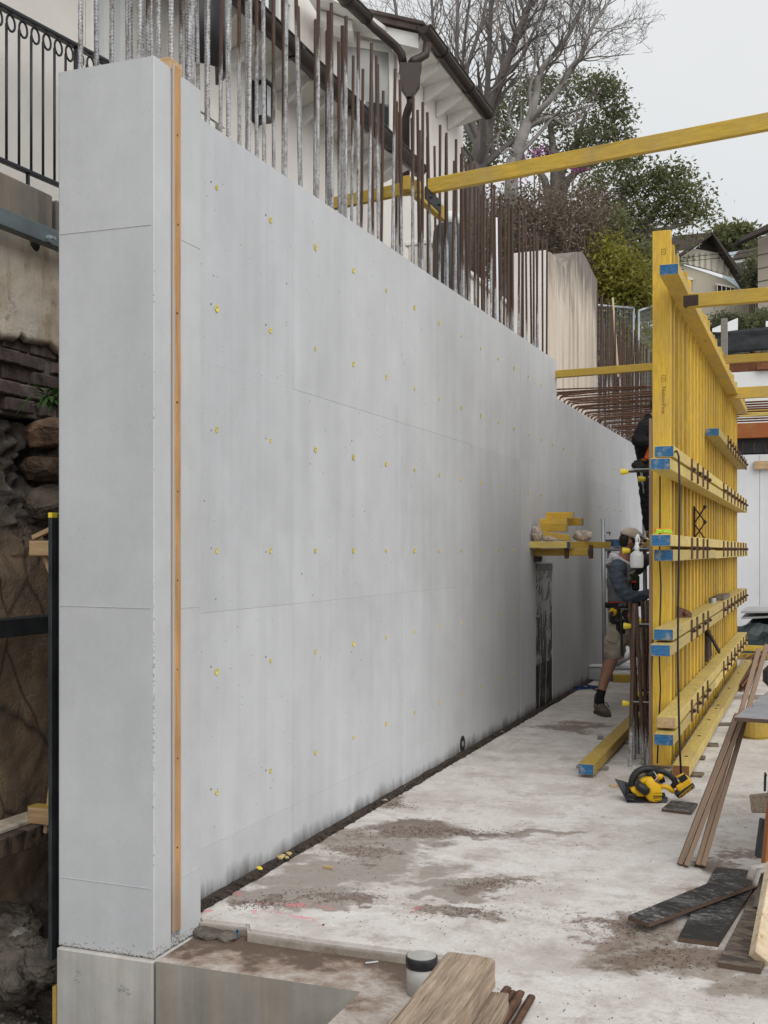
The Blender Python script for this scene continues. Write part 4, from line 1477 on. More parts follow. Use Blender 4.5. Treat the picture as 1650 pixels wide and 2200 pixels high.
# ------------------------------------------------------------------ people
def skinned(name, chains, mat_, parent, voxel=.011, smooth=6, extra=None):
    """loft every chain as a tapered tube, fuse all into one closed surface and relax it"""
    mb = MB()
    for ch in chains:
        pts = [Vector(c[0]) for c in ch]; rad = [c[1] for c in ch]
        # resample smoothly
        P, Q = [], []
        for i in range(len(pts) - 1):
            a = pts[max(i - 1, 0)]; b = pts[i]; c = pts[i + 1]; d = pts[min(i + 2, len(pts) - 1)]
            for s in range(6):
                u = s / 6.0
                P.append(.5 * ((2 * b) + (c - a) * u + (2 * a - 5 * b + 4 * c - d) * u * u + (3 * b - a - 3 * c + d) * u ** 3))
                r0, r1 = rad[i], rad[i + 1]
                if isinstance(r0, tuple) or isinstance(r1, tuple):
                    r0 = r0 if isinstance(r0, tuple) else (r0, r0); r1 = r1 if isinstance(r1, tuple) else (r1, r1)
                    Q.append((r0[0] + (r1[0] - r0[0]) * u, r0[1] + (r1[1] - r0[1]) * u))
                else:
                    Q.append(r0 + (r1 - r0) * u)
        P.append(pts[-1]); Q.append(rad[-1])
        mb.tube(P, Q, 14)
        for (e, r) in ((pts[0], rad[0]), (pts[-1], rad[-1])):
            if not isinstance(r, tuple):
                mb.ball(e, r * .98, 12, 8)
    if extra:
        extra(mb)
    me = mb.mesh(name, mat_, True)
    bm = bmesh.new(); bm.from_mesh(me); bmesh.ops.recalc_face_normals(bm, faces=bm.faces); bm.to_mesh(me); bm.free()
    tmp = bpy.data.objects.new('tmp_skin', me); COL.objects.link(tmp)
    md = tmp.modifiers.new('r', 'REMESH'); md.mode = 'VOXEL'; md.voxel_size = voxel; md.use_smooth_shade = True
    ms = tmp.modifiers.new('s', 'SMOOTH'); ms.factor = .5; ms.iterations = smooth
    dg = bpy.context.evaluated_depsgraph_get()
    me2 = bpy.data.meshes.new_from_object(tmp.evaluated_get(dg))
    bpy.data.objects.remove(tmp); bpy.data.meshes.remove(me)
    me2.name = name
    me2.materials.clear(); me2.materials.append(mat_)
    me2.polygons.foreach_set('use_smooth', [True] * len(me2.polygons))
    return link(name, me2, parent)

def folds(o, amp, sc, seed=0.0, axis=None):
    """cloth creases: push the surface in and out along its normal"""
    me = o.data
    off = Vector((seed, seed * 2, 0))
    nr = [v.normal.copy() for v in me.vertices]
    for v, n in zip(me.vertices, nr):
        p = v.co
        q = Vector((p.x * sc, p.y * sc, p.z * sc * 1.8)) + off
        k = noise.noise(q) + .5 * noise.noise(q * 2.1)
        v.co = p + n * amp * k
    me.update()

def hand(chains, wrist, to, side, r=.0085, curl=.5):
    """palm and five fingers as chains rooted in the palm"""
    wrist = Vector(wrist); to = Vector(to).normalized(); side = Vector(side).normalized()
    dn = to.cross(side).normalized()
    palm = wrist + to * .085
    chains.append([(wrist, .026), (wrist + to * .045, (.036, .018)), (palm, (.040, .015))])
    for k, (o, L) in enumerate(((-.030, .075), (-.010, .085), (.010, .080), (.029, .062))):
        b = palm + side * o
        chains.append([(b - to * .02, r), (b + to * L * .4, r), (b + to * L * .75 + dn * L * .35 * curl, r * .95), (b + to * L * .85 + dn * L * .75 * curl, r * .8)])
    tb = wrist + to * .03 - side * .034
    chains.append([(tb, r * 1.2), (tb - side * .028 + to * .03, r * 1.1), (tb - side * .032 + to * .06 + dn * .012, r * .9)])

# -------------------------------- the carpenter kneeling into his work beside the form
PD = 10.9
def A(px, py, dd=0.0):
    return at(px, py, PD + dd)
base = A(1330, 1500); base.z = 0
worker = thing('person', 'worker in grey hoodie, khaki shorts and beige cap stepping forward beside the form', 'person', base)
wb = base
def rel(p):
    return Vector(p) - wb
def ch(*items):
    return [(rel(p), r) for p, r in items]
near, far = -.15, .15
body = []
body.append(ch((A(1340, 1325), (.13, .10)), (A(1338, 1290), (.13, .095)), (A(1336, 1250), (.15, .11)), (A(1336, 1222), (.16, .11)), (A(1339, 1205), .07), (A(1343, 1190), .056), (A(1347, 1178), .056)))
# near arm and far arm
hn = []
body.append(ch((A(1327, 1222, -.16), .060), (A(1330, 1248, -.19), .054), (A(1348, 1279, -.22), .045), (A(1372, 1280, -.18), .042), (A(1396, 1274, -.12), .031)))
body.append(ch((A(1340, 1214, .15), .058), (A(1362, 1222, .20), .05), (A(1378, 1210, .2), .043), (A(1396, 1197, .12), .032)))
wr = rel(A(1396, 1274, -.12)); hand(body, wr, rel(A(1425, 1270, -.05)) - wr, Vector((0, 0, 1)))
wr = rel(A(1396, 1197, .12)); hand(body, wr, rel(A(1425, 1188, .10)) - wr, Vector((0, 0, 1)))
# legs
body.append(ch((A(1336, 1325, -.08), .085), (A(1325, 1375, -.10), .075), (A(1317, 1412, -.10), .058), (A(1308, 1432, -.10), .060), (A(1298, 1462, -.11), .049), (A(1289, 1498, -.12), .036), (A(1285, 1512, -.12), .038)))
body.append(ch((A(1345, 1325, .08), .085), (A(1368, 1372, .05), .075), (A(1388, 1405, .03), .056), (A(1388, 1432, .04), .058), (A(1386, 1462, .05), .047), (A(1384, 1498, .06), .036)))
def head_extra(mb):
    pass
hc = rel(A(1354, 1163))
Mh = Matrix((FW.cross(Vector((0, 0, 1))), FW, Vector((0, 0, 1)))).transposed()   # local x to the figure's front
tilt = Mh @ Matrix.Rotation(R(20), 3, 'Y')
def hd(x, y, z):
    return hc + tilt @ Vector((x, y, z))
def skull(mb):
    mb.ball(hc + tilt @ Vector((-.006, 0, .020)), (.097, .076, .105), 20, 14, tilt)
    mb.ball(hc + tilt @ Vector((.030, 0, -.055)), (.064, .056, .070), 16, 10, tilt)
    mb.ball(hc + tilt @ Vector((.060, 0, -.098)), (.030, .034, .022), 12, 8, tilt)          # chin
    mb.tube([hd(.086, 0, .012), hd(.100, 0, -.014), hd(.112, 0, -.032), hd(.092, 0, -.042)], [.010, .012, .015, .010], 8)   # nose
    mb.tube([hd(.080, -.02, -.062), hd(.092, 0, -.060), hd(.080, .02, -.062)], .008, 6)      # lips
    for s in (-1, 1):
        mb.ball(hd(-.008, s * .076, -.012), (.018, .010, .030), 10, 8, tilt)                 # ears
        mb.ball(hd(.078, s * .032, .006), (.016, .020, .010), 8, 6, tilt)                    # brow
b_ = skinned('body', body, M['skin'], worker, .010, 4, skull)
for s in (-1, 1):
    mb = MB().ball(hd(.077, s * .030, -.006), .011, 10, 8)
    mb.build('eye', M['white_paint'], worker, True)
    mb = MB().ball(hd(.086, s * .030, -.006), .005, 8, 6)
    mb.build('iris', M['hair'], worker, True)
# hair at the nape and side, beard
mb = MB()
def hairball(x, y, z, r, M_=tilt):
    mb.ball(hd(x, y, z), r, 12, 8, tilt)
hairball(-.052, 0, .0, (.060, .078, .070)); hairball(-.045, 0, -.035, (.052, .070, .045))
hairball(.005, -.068, .02, (.03, .016, .035)); hairball(.005, .068, .02, (.03, .016, .035))
mb.build('hair', M['hair'], worker, True)
mb = MB()
hairball(.058, 0, -.088, (.042, .055, .035)); hairball(.030, -.045, -.072, (.036, .020, .030)); hairball(.030, .045, -.072, (.036, .020, .030))
mb.build('beard', M['hair'], worker, True)
# cap with brim, sunglasses parked on the brim
def capshape():
    m1 = MB()
    n, m = 24, 10
    vs, fs = [], []
    for i in range(m + 1):
        th = (PI * .5) * i / m
        for k in range(n):
            ph = 2 * PI * k / n
            vs.append(hd(-.006 + .107 * math.sin(th) * math.cos(ph), .086 * math.sin(th) * math.sin(ph), .034 + .094 * math.cos(th) ** .8))
    fs = [(i * n + k, (i + 1) * n + k, (i + 1) * n + (k + 1) % n, i * n + (k + 1) % n) for i in range(m) for k in range(n)]
    m1.add(vs, fs)
    # front panels are white, the back beige
    mi = []
    for i in range(m):
        for k in range(n):
            ph = 2 * PI * (k + .5) / n
            mi.append(1 if math.cos(ph) > .45 else 0)
    m1.m = mi
    o = m1.build('cap', [M['cap_beige'], M['cap_white']], worker, True, False)
    sd = o.modifiers.new('t', 'SOLIDIFY'); sd.thickness = .004; sd.offset = 1
    m2 = MB()
    vs, fs = [], []
    for i in range(9):
        u = -1 + 2 * i / 8
        wdt = .078 * u
        outer = .095 + .075 * math.sqrt(max(0, 1 - u * u * .92))
        inner = .055 + .042 * math.sqrt(max(0, 1 - u * u))
        for (xx, zz) in ((inner, .036), ((inner + outer) / 2, .036), (outer, .028)):
            vs.append(hd(xx, wdt, zz - .020 * u * u))
    for i in range(8):
        for j in range(2):
            fs.append((i * 3 + j, i * 3 + j + 1, i * 3 + 4 + j, i * 3 + 3 + j))
    m2.add(vs, fs)
    ob = m2.build('brim', M['cap_beige'], o, True)
    sd = ob.modifiers.new('t', 'SOLIDIFY'); sd.thickness = .004
    m3 = MB().ball(hd(-.006, 0, .131), .007, 8, 6)
    m3.build('cap_button', M['cap_beige'], o, True)
    m4 = MB().box(hd(-.108, 0, .05), (.012, .05, .018), tilt)
    m4.build('cap_strap', M['leather'], o)
    g = MB()
    for s in (-1, 1):
        g.ball(hd(.128, s * .034, .052), (.010, .028, .018), 12, 8, tilt)
        g.bar(hd(.120, s * .064, .058), hd(.03, s * .088, .070), .004, .008)
    g.bar(hd(.132, -.01, .056), hd(.132, .01, .056), .004, .006)
    g.build('sunglasses', M['black_plastic'], worker, True)
capshape()
# hoodie: grey body, blue-grey sleeves, pale hood lining
hood = [ch((A(1338, 1302), (.158, .128)), (A(1336, 1275), (.160, .130)), (A(1334, 1248), (.176, .140)), (A(1335, 1222), (.176, .128)), (A(1338, 1206), (.12, .10)))]
o = skinned('hoodie', hood, M['hoodie_grey'], worker, .011, 4)
folds(o, .013, 12, 3)
sl = [ch((A(1328, 1218, -.15), .080), (A(1329, 1248, -.19), .074), (A(1348, 1280, -.225), .063), (A(1374, 1281, -.18), .056), (A(1393, 1275, -.12), .046))]
o2 = skinned('sleeve', sl, M['hoodie_blue'], o, .010, 4)
folds(o2, .013, 15, 8)
sl = [ch((A(1340, 1214, .13), .076), (A(1362, 1224, .20), .068), (A(1378, 1211, .2), .058), (A(1393, 1199, .12), .047))]
o2 = skinned('sleeve', sl, M['hoodie_blue'], o, .010, 4)
folds(o2, .008, 16, 2)
hd_ = [ch((A(1325, 1200, -.10), .034), (A(1316, 1196, 0), .040), (A(1325, 1197, .10), .034), (A(1345, 1206, .11), .030), (A(1355, 1214, .06), .027), (A(1357, 1216, -.03), .027), (A(1346, 1212, -.10), .030), (A(1325, 1200, -.10), .034)),
       ch((A(1316, 1200, -.04), .036), (A(1310, 1212, 0), .045), (A(1316, 1200, .04), .036))]
o2 = skinned('hood', hd_, M['hood_white'], o, .009, 3)
folds(o2, .007, 18, 5)
hd2 = [ch((A(1312, 1213, -.08), .030), (A(1309, 1216, 0), .034), (A(1312, 1213, .08), .030)), ch((A(1315, 1215, -.11), .026), (A(1345, 1220, -.12), .024), (A(1362, 1222, -.05), .022), (A(1363, 1222, .04), .022))]
o2 = skinned('hood_edge', hd2, M['hoodie_grey'], o, .009, 3)
# chest rig with clipped tools
mb = MB().box(rel(A(1363, 1252, -.06)), (.07, .15, .15), Mh, bev=.015)
rig = mb.build('chest_rig', M['leather'], worker)
random.seed(33)
mb = MB()
for k in range(26):
    p = rel(A(1358 + random.uniform(-8, 14), 1246 + random.uniform(-10, 10), -.14))
    q = p + Vector((random.uniform(-.02, .03), 0, random.uniform(.02, .05)))
    mb.tube([p, (p + q) / 2 + Vector((.006, 0, 0)), q], .0035, 5)
mb.build('cable_ties', M['leaf_fresh'], rig)
mb = MB().box(rel(A(1362, 1250, -.145)), (.05, .01, .018), Mh, bev=.003)
mb.build('red_clip', M['red_plastic'], rig)
mb = MB().bar(rel(A(1352, 1233, -.15)), rel(A(1364, 1226, -.13)), .01, .012)
mb.build('strap', M['khaki'], rig)
mb = MB()
for s in (0, 1):
    mb.bar(rel(A(1330 + s * 4, 1206, -.11)), rel(A(1360, 1240, -.13 + .1 * s)), .012, .004)
mb.build('shoulder_strap', M['leather'], rig)
# shorts, belt and pouches
sh_ = [ch((A(1339, 1296), (.150, .118)), (A(1339, 1318), (.155, .125)), (A(1340, 1335), (.150, .12))),
       ch((A(1335, 1330, -.07), .120), (A(1326, 1368, -.10), .116), (A(1320, 1396, -.10), .106)),
       ch((A(1347, 1330, .07), .118), (A(1366, 1368, .06), .110), (A(1380, 1393, .05), .100))]
o = skinned('shorts', sh_, M['khaki'], worker, .011, 4)
folds(o, .015, 12, 6)
mb = MB().box(rel(A(1316, 1366, -.215)), (.11, .02, .12), Mh @ Matrix.Rotation(R(14), 3, 'Y'), bev=.006)
mb.build('cargo_pocket', M['khaki'], o)
ring = [ch(*[(A(1340, 1298) + RT * (.172 * math.cos(2 * PI * k / 16)) + FW * (.148 * math.sin(2 * PI * k / 16)) + Vector((0, 0, .012 * math.cos(2 * PI * k / 16))), (.008, .026)) for k in range(17)])]
mb = MB()
mb.tube([p for p, r in ring[0]], [(.010, .028)] * 17, 8)
o = mb.build('tool_belt', M['leather'], worker, True)
mb = MB().tube([p * 1.0 + Vector((0, 0, .030)) + (p - rel(A(1340, 1298))) * .06 for p, r in ring[0]][9:15], .006, 6)
mb.build('red_trim', M['red_plastic'], o, True)
for (q_, s_) in ((rel(A(1321, 1322, -.17)), (.10, .07, .16)), (rel(A(1350, 1325, -.165)), (.12, .07, .13))):
    MB().box(q_, s_, Mh, bev=.02).build('belt_pouch', M['leather'], o)
mb = MB().box(rel(A(1333, 1345, -.20)), (.085, .05, .14), Mh, bev=.012)
mb.build('hammer_loop', M['black_plastic'], o)
mb = MB().bar(rel(A(1334, 1318, -.235)), rel(A(1336, 1410, -.235)), .020, .036, FW, bev=.006).bar(rel(A(1322, 1333, -.235)), rel(A(1345, 1333, -.235)), .024, .026, bev=.004)
mb.build('hammer', M['dark_steel'], worker)
mb = MB().tube([rel(A(1353, 1312, -.19)), rel(A(1351, 1322, -.20)), rel(A(1353, 1333, -.20))], [.010, .016, .013], 8)
mb.build('knife_handle', M['orange_plastic'], worker, True)
tp = MB().box(rel(A(1317, 1315, -.215)), (.072, .035, .066), Mh @ Matrix.Rotation(R(25), 3, 'Y'), bev=.014)
o2 = tp.build('tape_measure', M['saw_yellow'], worker)
tp = MB().tube([rel(A(1314, 1318, -.232)), rel(A(1314, 1318, -.240))], .022, 14)
tp.build('tape_face', M['black_plastic'], o2)
# socks and boots
for (an, kn, heel, toe) in ((A(1289, 1496, -.12), A(1293, 1482, -.115), A(1283, 1513, -.10), A(1293, 1525, -.22)), (A(1384, 1496, .06), A(1385, 1480, .055), A(1382, 1505, .06), A(1402, 1512, .0))):
    lo_ = Vector((an.x, an.y, .13)) + (an - kn) * .35
    o = skinned('sock', [ch((kn, .043), (an, .043), (Vector((lo_.x, lo_.y, .11)), .047))], M['black_cloth'], worker, .008, 2)
    heel = heel.copy(); toe = toe.copy(); heel.z = .05; toe.z = .04
    dv = (toe - heel); dv.z = 0; dv.normalize()
    hp = Vector((an.x, an.y, 0)) - dv * .03
    o = skinned('boot', [ch((hp + dv * .012 + Vector((0, 0, .165)), .050), (hp + Vector((0, 0, .07)), (.054, .052)), (hp + dv * .0 + Vector((0, 0, .046)), .042)),
                         ch((hp - dv * .01 + Vector((0, 0, .052)), .042), (hp + dv * .08 + Vector((0, 0, .062)), .050), (hp + dv * .16 + Vector((0, 0, .045)), (.048, .036)), (hp + dv * .215 + Vector((0, 0, .038)), (.04, .028)))], M['boot'], worker, .009, 3)
    m3 = MB()
    sd = Vector((-dv.y, dv.x, 0))
    outl = [(-.06, .030), (-.03, .043), (.05, .040), (.13, .052), (.20, .048), (.245, .025), (.245, -.025), (.20, -.048), (.13, -.052), (.05, -.040), (-.03, -.043), (-.06, -.030)]
    m3.prism([rel(hp + dv * a + sd * b2 + Vector((0, 0, .002))) for a, b2 in outl], (0, 0, .024))
    m3.build('sole', M['boot_sole'], o)
    m3 = MB()
    for k in range(4):
        c = hp + dv * (.03 + k * .028) + Vector((0, 0, .128 - k * .012))
        m3.tube([rel(c - sd * .03), rel(c + Vector((0, 0, .008))), rel(c + sd * .03)], .0035, 5)
    c = hp + dv * .05 + Vector((0, 0, .125))
    m3.tube([rel(c), rel(c + dv * .05 + sd * .04 - Vector((0, 0, .01))), rel(c + dv * .06 + sd * .06 - Vector((0, 0, .05)))], .0045, 5)
    m3.build('laces', M['black_cloth'], o, True)

# -------------------------------- the second worker, up on the plank behind the form
PD2 = 13.0
def B(px, py, dd=0.0):
    return at(px, py, PD2 + dd)
plank_z = B(1390, 1158).z
wb = B(1396, 1158)
worker2 = thing('person', 'worker in black hoodie and black trousers on the plank behind the form', 'person', wb)
body = [ch((B(1394, 1012), (.13, .10)), (B(1391, 985), (.13, .10)), (B(1388, 950), (.15, .11)), (B(1390, 920), (.15, .11)), (B(1400, 902), .07), (B(1408, 893), .058), (B(1411, 886), .058)),
        ch((B(1385, 918, -.16), .055), (B(1371, 946, -.20), .046), (B(1385, 950, -.25), .042), (B(1402, 944, -.25), .031)),
        ch((B(1400, 918, .16), .055), (B(1412, 940, .2), .046), (B(1425, 930, .2), .031)),
        ch((B(1390, 1012, -.08), .085), (B(1391, 1050, -.09), .075), (B(1393, 1090, -.09), .055), (B(1394, 1120, -.09), .05), (B(1395, 1148, -.09), .04)),
        ch((B(1398, 1012, .08), .085), (B(1402, 1050, .09), .075), (B(1404, 1090, .09), .055), (B(1404, 1120, .09), .05), (B(1403, 1148, .09), .04))]
w_ = rel(B(1402, 944, -.25)); hand(body, w_, rel(B(1420, 942, -.2)) - w_, Vector((0, 0, 1)))
w_ = rel(B(1425, 930, .2)); hand(body, w_, rel(B(1440, 922, .18)) - w_, Vector((0, 0, 1)))
hc = rel(B(1415, 872))
def skull2(mb):
    skull(mb)
skinned('body', body, M['skin'], worker2, .012, 4, skull2)
mb = MB()
hairball(-.02, 0, .045, (.098, .080, .085)); hairball(-.05, 0, .0, (.06, .074, .07))
mb.build('hair', M['hair'], worker2, True)
for s in (-1, 1):
    m3 = MB().ball(hd(.077, s * .030, -.006), .011, 8, 6)
    m3.build('eye', M['white_paint'], worker2, True)
o = skinned('hoodie', [ch((B(1394, 1004), (.150, .12)), (B(1390, 985), (.148, .118)), (B(1388, 950), (.178, .135)), (B(1391, 922), (.175, .125)), (B(1399, 905), (.11, .09))),
                       ch((B(1385, 918, -.15), .082), (B(1370, 947, -.20), .070), (B(1386, 951, -.25), .062), (B(1400, 945, -.25), .046)),
                       ch((B(1400, 918, .15), .080), (B(1412, 941, .2), .066), (B(1423, 931, .2), .046)),
                       ch((B(1397, 898, -.07), .035), (B(1392, 896, 0), .045), (B(1397, 898, .07), .035))], M['black_cloth'], worker2, .012, 4)
folds(o, .009, 13, 4)
o = skinned('trousers', [ch((B(1393, 1000), (.15, .12)), (B(1393, 1020), (.15, .12))),
                         ch((B(1389, 1015, -.08), .112), (B(1391, 1050, -.09), .100), (B(1393, 1090, -.09), .086), (B(1395, 1130, -.09), .070)),
                         ch((B(1398, 1015, .08), .112), (B(1402, 1050, .09), .100), (B(1404, 1090, .09), .086), (B(1403, 1130, .09), .070))], M['black_cloth'], worker2, .012, 4)
folds(o, .010, 14, 9)
mb = MB()
rp_ = [rel(B(1393, 995) + RT * (.162 * math.cos(2 * PI * k / 16)) + FW * (.135 * math.sin(2 * PI * k / 16))) for k in range(17)]
mb.tube(rp_, [(.010, .030)] * 17, 8)
o = mb.build('tool_belt', M['leather'], worker2, True)
mb = MB().box(rel(B(1371, 1000, -.12)), (.13, .08, .12), Mh @ Matrix.Rotation(R(-35), 3, 'Y'), bev=.02)
mb.build('belt_pouch', M['leather'], o)
mb = MB().box(rel(B(1383, 988, -.15)), (.06, .02, .035), Mh, bev=.006)
mb.build('buckle', M['leather_tan'], o)
mb = MB().tube([rel(B(1379, 1015, -.18)), rel(B(1383, 1060, -.18))], .008, 6).tube([rel(B(1375, 1010, -.18)), rel(B(1379, 1040, -.18))], .006, 6)
mb.build('tool_shaft', M['steel'], o)
mb = MB().box(rel(B(1394, 972, -.16)), (.06, .02, .16), Mh @ Matrix.Rotation(R(20), 3, 'Y'), bev=.008)
mb.build('orange_brace', M['orange_plastic'], worker2)
for dd in (-.09, .09):
    c = B(1396, 1150, dd); c.z = plank_z
    o = skinned('boot', [ch((c + Vector((0, 0, .12)), .048), (c + Vector((0, 0, .045)), .045)), ch((c + Vector((0, 0, .045)), .042), (c + RT * .13 + Vector((0, 0, .045)), .042), (c + RT * .19 + Vector((0, 0, .035)), .032))], M['leather_tan'], worker2, .011, 3)

# the plank they stand on, with its scaffold posts
t = thing('plank_platform', 'blue-ended plank platform on grey steel posts behind the worker', 'platform', (B(1350, 1170).x, B(1350, 1170).y, 0))
bo = Vector(t.location)
pa = B(1312, 1168, .05); pb = B(1450, 1168, .05)
pa.z = pb.z = plank_z - .045
for k in range(3):
    dy = FW * (k * .235 - .1)
    timber('plank', pa + dy - bo, pb + dy - bo, .225, .085, [M['lvl_yellow_worn'], M['blue_end']], t)
    mb = MB().box((pa + dy - bo) + RT * .09 - FW * .1135, (.20, .003, .08), Mh)
    mb.build('painted_end', M['blue_end'], t)
for (px, dd, z1, r) in ((1299, -.12, B(1299, 1115).z, .024), (1388, .5, B(1388, 1120).z, .026), (1312, .5, plank_z - .1, .024), (1440, .5, plank_z - .1, .024), (1440, -.12, plank_z - .1, .024)):
    c = B(px, 1180, dd)
    mb = MB().tube([(c.x - bo.x, c.y - bo.y, .0), (c.x - bo.x - .02, c.y - bo.y, z1)], r, 10)
    mb.build('steel_post', M['galv'], t, True)
c0 = B(1299, 1180, -.12); c1 = B(1440, 1180, -.12)
for zz in (plank_z - .115, .22):
    mb = MB().tube([Vector((c0.x, c0.y, zz)) - bo, Vector((c1.x, c1.y, zz)) - bo], .024, 10)
    mb.build('steel_ledger', M['galv'], t, True)
mb = MB().bar(B(1303, 1145, -.15) - bo, B(1311, 1143, -.15) - bo, .015, .012).bar(B(1310, 1143, -.15) - bo, B(1310, 1150, -.15) - bo, .015, .012, (1, 0, 0))
mb.build('pin_hook', M['rust'], t)
# ------------------------------------------------------------------ circular saw on the slab
sp = at_z(1405, 1722, 0)
sd_ = sp.dot(FW)
K = sd_ / FPX / 8.25                      # metres per enlarged pixel of my survey sketch
saw = thing('circular_saw', 'yellow and black cordless circular saw resting on the slab', 'circular saw', sp, YAW)
def sw(zx, zy, y=0.0):
    return Vector(((zx - 700) * K, y, (708 - zy) * K))
# sole plate, tilted up towards the back
mb = MB()
mb.prism([sw(205, 712, -.045), sw(905, 690, -.045), sw(960, 660, .02), sw(700, 560, .11), sw(75, 380, .12)], (0, .002, .004))
mb.box(sw(560, 600, .03), (.25, .03, .012), Matrix.Rotation(R(24), 3, 'X'), bev=.003)
mb.build('sole_plate', M['dark_steel'], saw)
mb = MB().box(sw(225, 470, .0), (.020, .04, .07), Matrix.Rotation(R(-8), 3, 'Y'), bev=.006).box(sw(280, 600, -.03), (.055, .03, .035), bev=.006).tube([sw(200, 640, -.035), sw(330, 660, -.04)], .008, 8)
mb.build('front_bracket', M['black_plastic'], saw)
# upper blade guard: a thick rounded half drum
mb = MB()
c = sw(610, 430, .055)
ro = 325 * K
vs, fs = [], []
prof = [(.70, .0), (.93, .0), (1.0, .010), (1.02, .026), (1.0, .042), (.93, .052), (.70, .052)]
ns = 28
for i in range(ns + 1):
    an = R(192) - R(192 - 8) * i / ns
    for (q, yy) in prof:
        vs.append(c + Vector((math.cos(an) * ro * q, yy - .026, math.sin(an) * ro * q)))
n = len(prof)
fs = [(i * n + k, i * n + (k + 1) % n, (i + 1) * n + (k + 1) % n, (i + 1) * n + k) for i in range(ns) for k in range(n)]
fs += [tuple(range(n)), tuple(ns * n + k for k in range(n - 1, -1, -1))]
mb.add(vs, fs)
mb.build('blade_guard', M['black_plastic'], saw, True)
mb = MB().tube([c + Vector((0, -.004, 0)), c + Vector((0, .002, 0))], ro * .88, 40)
mb.build('blade', M['steel'], saw)
# motor housing
def loft(mb, rings, mi=0):
    vs = []; n = len(rings[0])
    for r_ in rings: vs += r_
    fs = [(i * n + k, i * n + (k + 1) % n, (i + 1) * n + (k + 1) % n, (i + 1) * n + k) for i in range(len(rings) - 1) for k in range(n)]
    fs += [tuple(range(n)), tuple((len(rings) - 1) * n + k for k in range(n - 1, -1, -1))]
    return mb.add(vs, fs, mi)
out = [(505, 345), (560, 265), (640, 255), (690, 330), (800, 405), (822, 560), (800, 668), (700, 694), (600, 690), (535, 620), (520, 560), (560, 470)]
def ringof(pts, y, s=1.0, cc=None):
    cx = sum(p[0] for p in pts) / len(pts); cy = sum(p[1] for p in pts) / len(pts)
    return [sw(cx + (x - cx) * s, cy + (yv - cy) * s, y) for x, yv in pts]
mb = MB(); loft(mb, [ringof(out, .045, .9), ringof(out, .0, 1.0), ringof(out, -.035, 1.0), ringof(out, -.058, .93), ringof(out, -.066, .80)])
hs = mb.build('motor_housing', M['saw_yellow'], saw, True)
mb = MB().box(sw(665, 250, .01), (.045, .05, .05), Matrix.Rotation(R(-25), 3, 'Y'), bev=.008)
mb.build('lock_block', M['black_plastic'], hs)
blk = [(640, 562), (820, 562), (820, 580), (640, 580)]
mb = MB().prism([sw(x, y, -.0635) for x, y in blk], (0, -.004, 0)); mb.build('badge_bar', M['black_plastic'], hs)
for k in range(5):
    mb = MB().bar(sw(660 + k * 33, 508, -.0655), sw(668 + k * 33, 532, -.0655), .003, .003); mb.build('vent_slot', M['black_plastic'], hs)
for k in range(4):
    mb = MB().bar(sw(590, 590 + k * 25, -.060), sw(630, 582 + k * 25, -.064), .003, .003); mb.build('vent_slot', M['black_plastic'], hs)
lettering('DEWALT', .0145, M['black_plastic'], hs, frame((1, 0, .04), (-.04, 0, 1), (0, -1, 0), sw(722, 603, -.0672)))
lettering('XR BRUSHLESS', .006, M['black_plastic'], hs, frame((1, 0, .04), (-.04, 0, 1), (0, -1, 0), sw(722, 650, -.0668)))
# yellow shoulder, front grip, lever
mb = MB(); fr = [(275, 470), (380, 445), (430, 500), (520, 560), (520, 610), (380, 600), (330, 560), (285, 520)]
loft(mb, [ringof(fr, .03), ringof(fr, -.02), ringof(fr, -.03, .85)])
mb.build('front_shoulder', M['saw_yellow'], saw, True)
mb = MB(); fr = [(440, 330), (520, 290), (600, 270), (640, 330), (560, 400), (500, 390)]
loft(mb, [ringof(fr, .04), ringof(fr, -.025), ringof(fr, -.032, .85)])
mb.build('top_shoulder', M['saw_yellow'], saw, True)
mb = MB().tube([sw(360, 370, -.045), sw(400, 400, -.05), sw(470, 450, -.055), sw(540, 500, -.058), sw(560, 515, -.058)], [.017, .024, .027, .029, .018], 14)
mb.build('front_grip', M['black_plastic'], saw, True)
mb = MB().tube([sw(668, 150, -.03), sw(735, 248, -.04), sw(705, 285, -.045), sw(625, 360, -.05)], .0035, 8)
mb.build('depth_lever', M['steel'], saw, True)
# rear handle and battery
mb = MB().tube([sw(700, 200, .01), sw(780, 160, .0), sw(860, 175, -.01), sw(960, 230, -.012), sw(1040, 300, -.012), sw(1075, 380, -.012), sw(1010, 440, -.012)], [.020, .021, .020, .017, .019, .022, .017], 12)
mb.build('rear_handle', M['black_plastic'], saw, True)
mb = MB().tube([sw(740, 290, -.01), sw(800, 250, -.012), sw(850, 235, -.012)], [.017, .020, .012], 10).tube([sw(790, 430, -.012), sw(880, 430, -.012), sw(960, 460, -.012), sw(1040, 530, -.012)], [.013, .014, .018, .016], 10)
mb.build('handle_frame', M['saw_yellow'], saw, True)
Rb = Matrix.Rotation(R(-40), 3, 'Y')
Rb = Matrix.Rotation(-math.atan2(230, 330), 3, 'Y')
mb = MB().box(sw(1228, 490, -.012), (.128, .078, .040), Rb, bev=.010)
bt = mb.build('battery', M['black_plastic'], saw)
mb = MB().box(sw(1205, 395, -.012), (.100, .072, .046), Rb, bev=.010)
mb.build('battery_shoe', M['saw_yellow'], saw)
mb = MB().box(sw(1185, 275, -.030), (.050, .03, .040), Rb, bev=.004)
mb.build('switch_panel', M['black_plastic'], saw)
mb = MB().tube([sw(1075, 265, -.03), sw(1200, 205, -.03), sw(1265, 260, -.03), sw(1330, 330, -.03)], .008, 8)
mb.build('battery_latch', M['saw_yellow'], saw, True)
mb = MB()
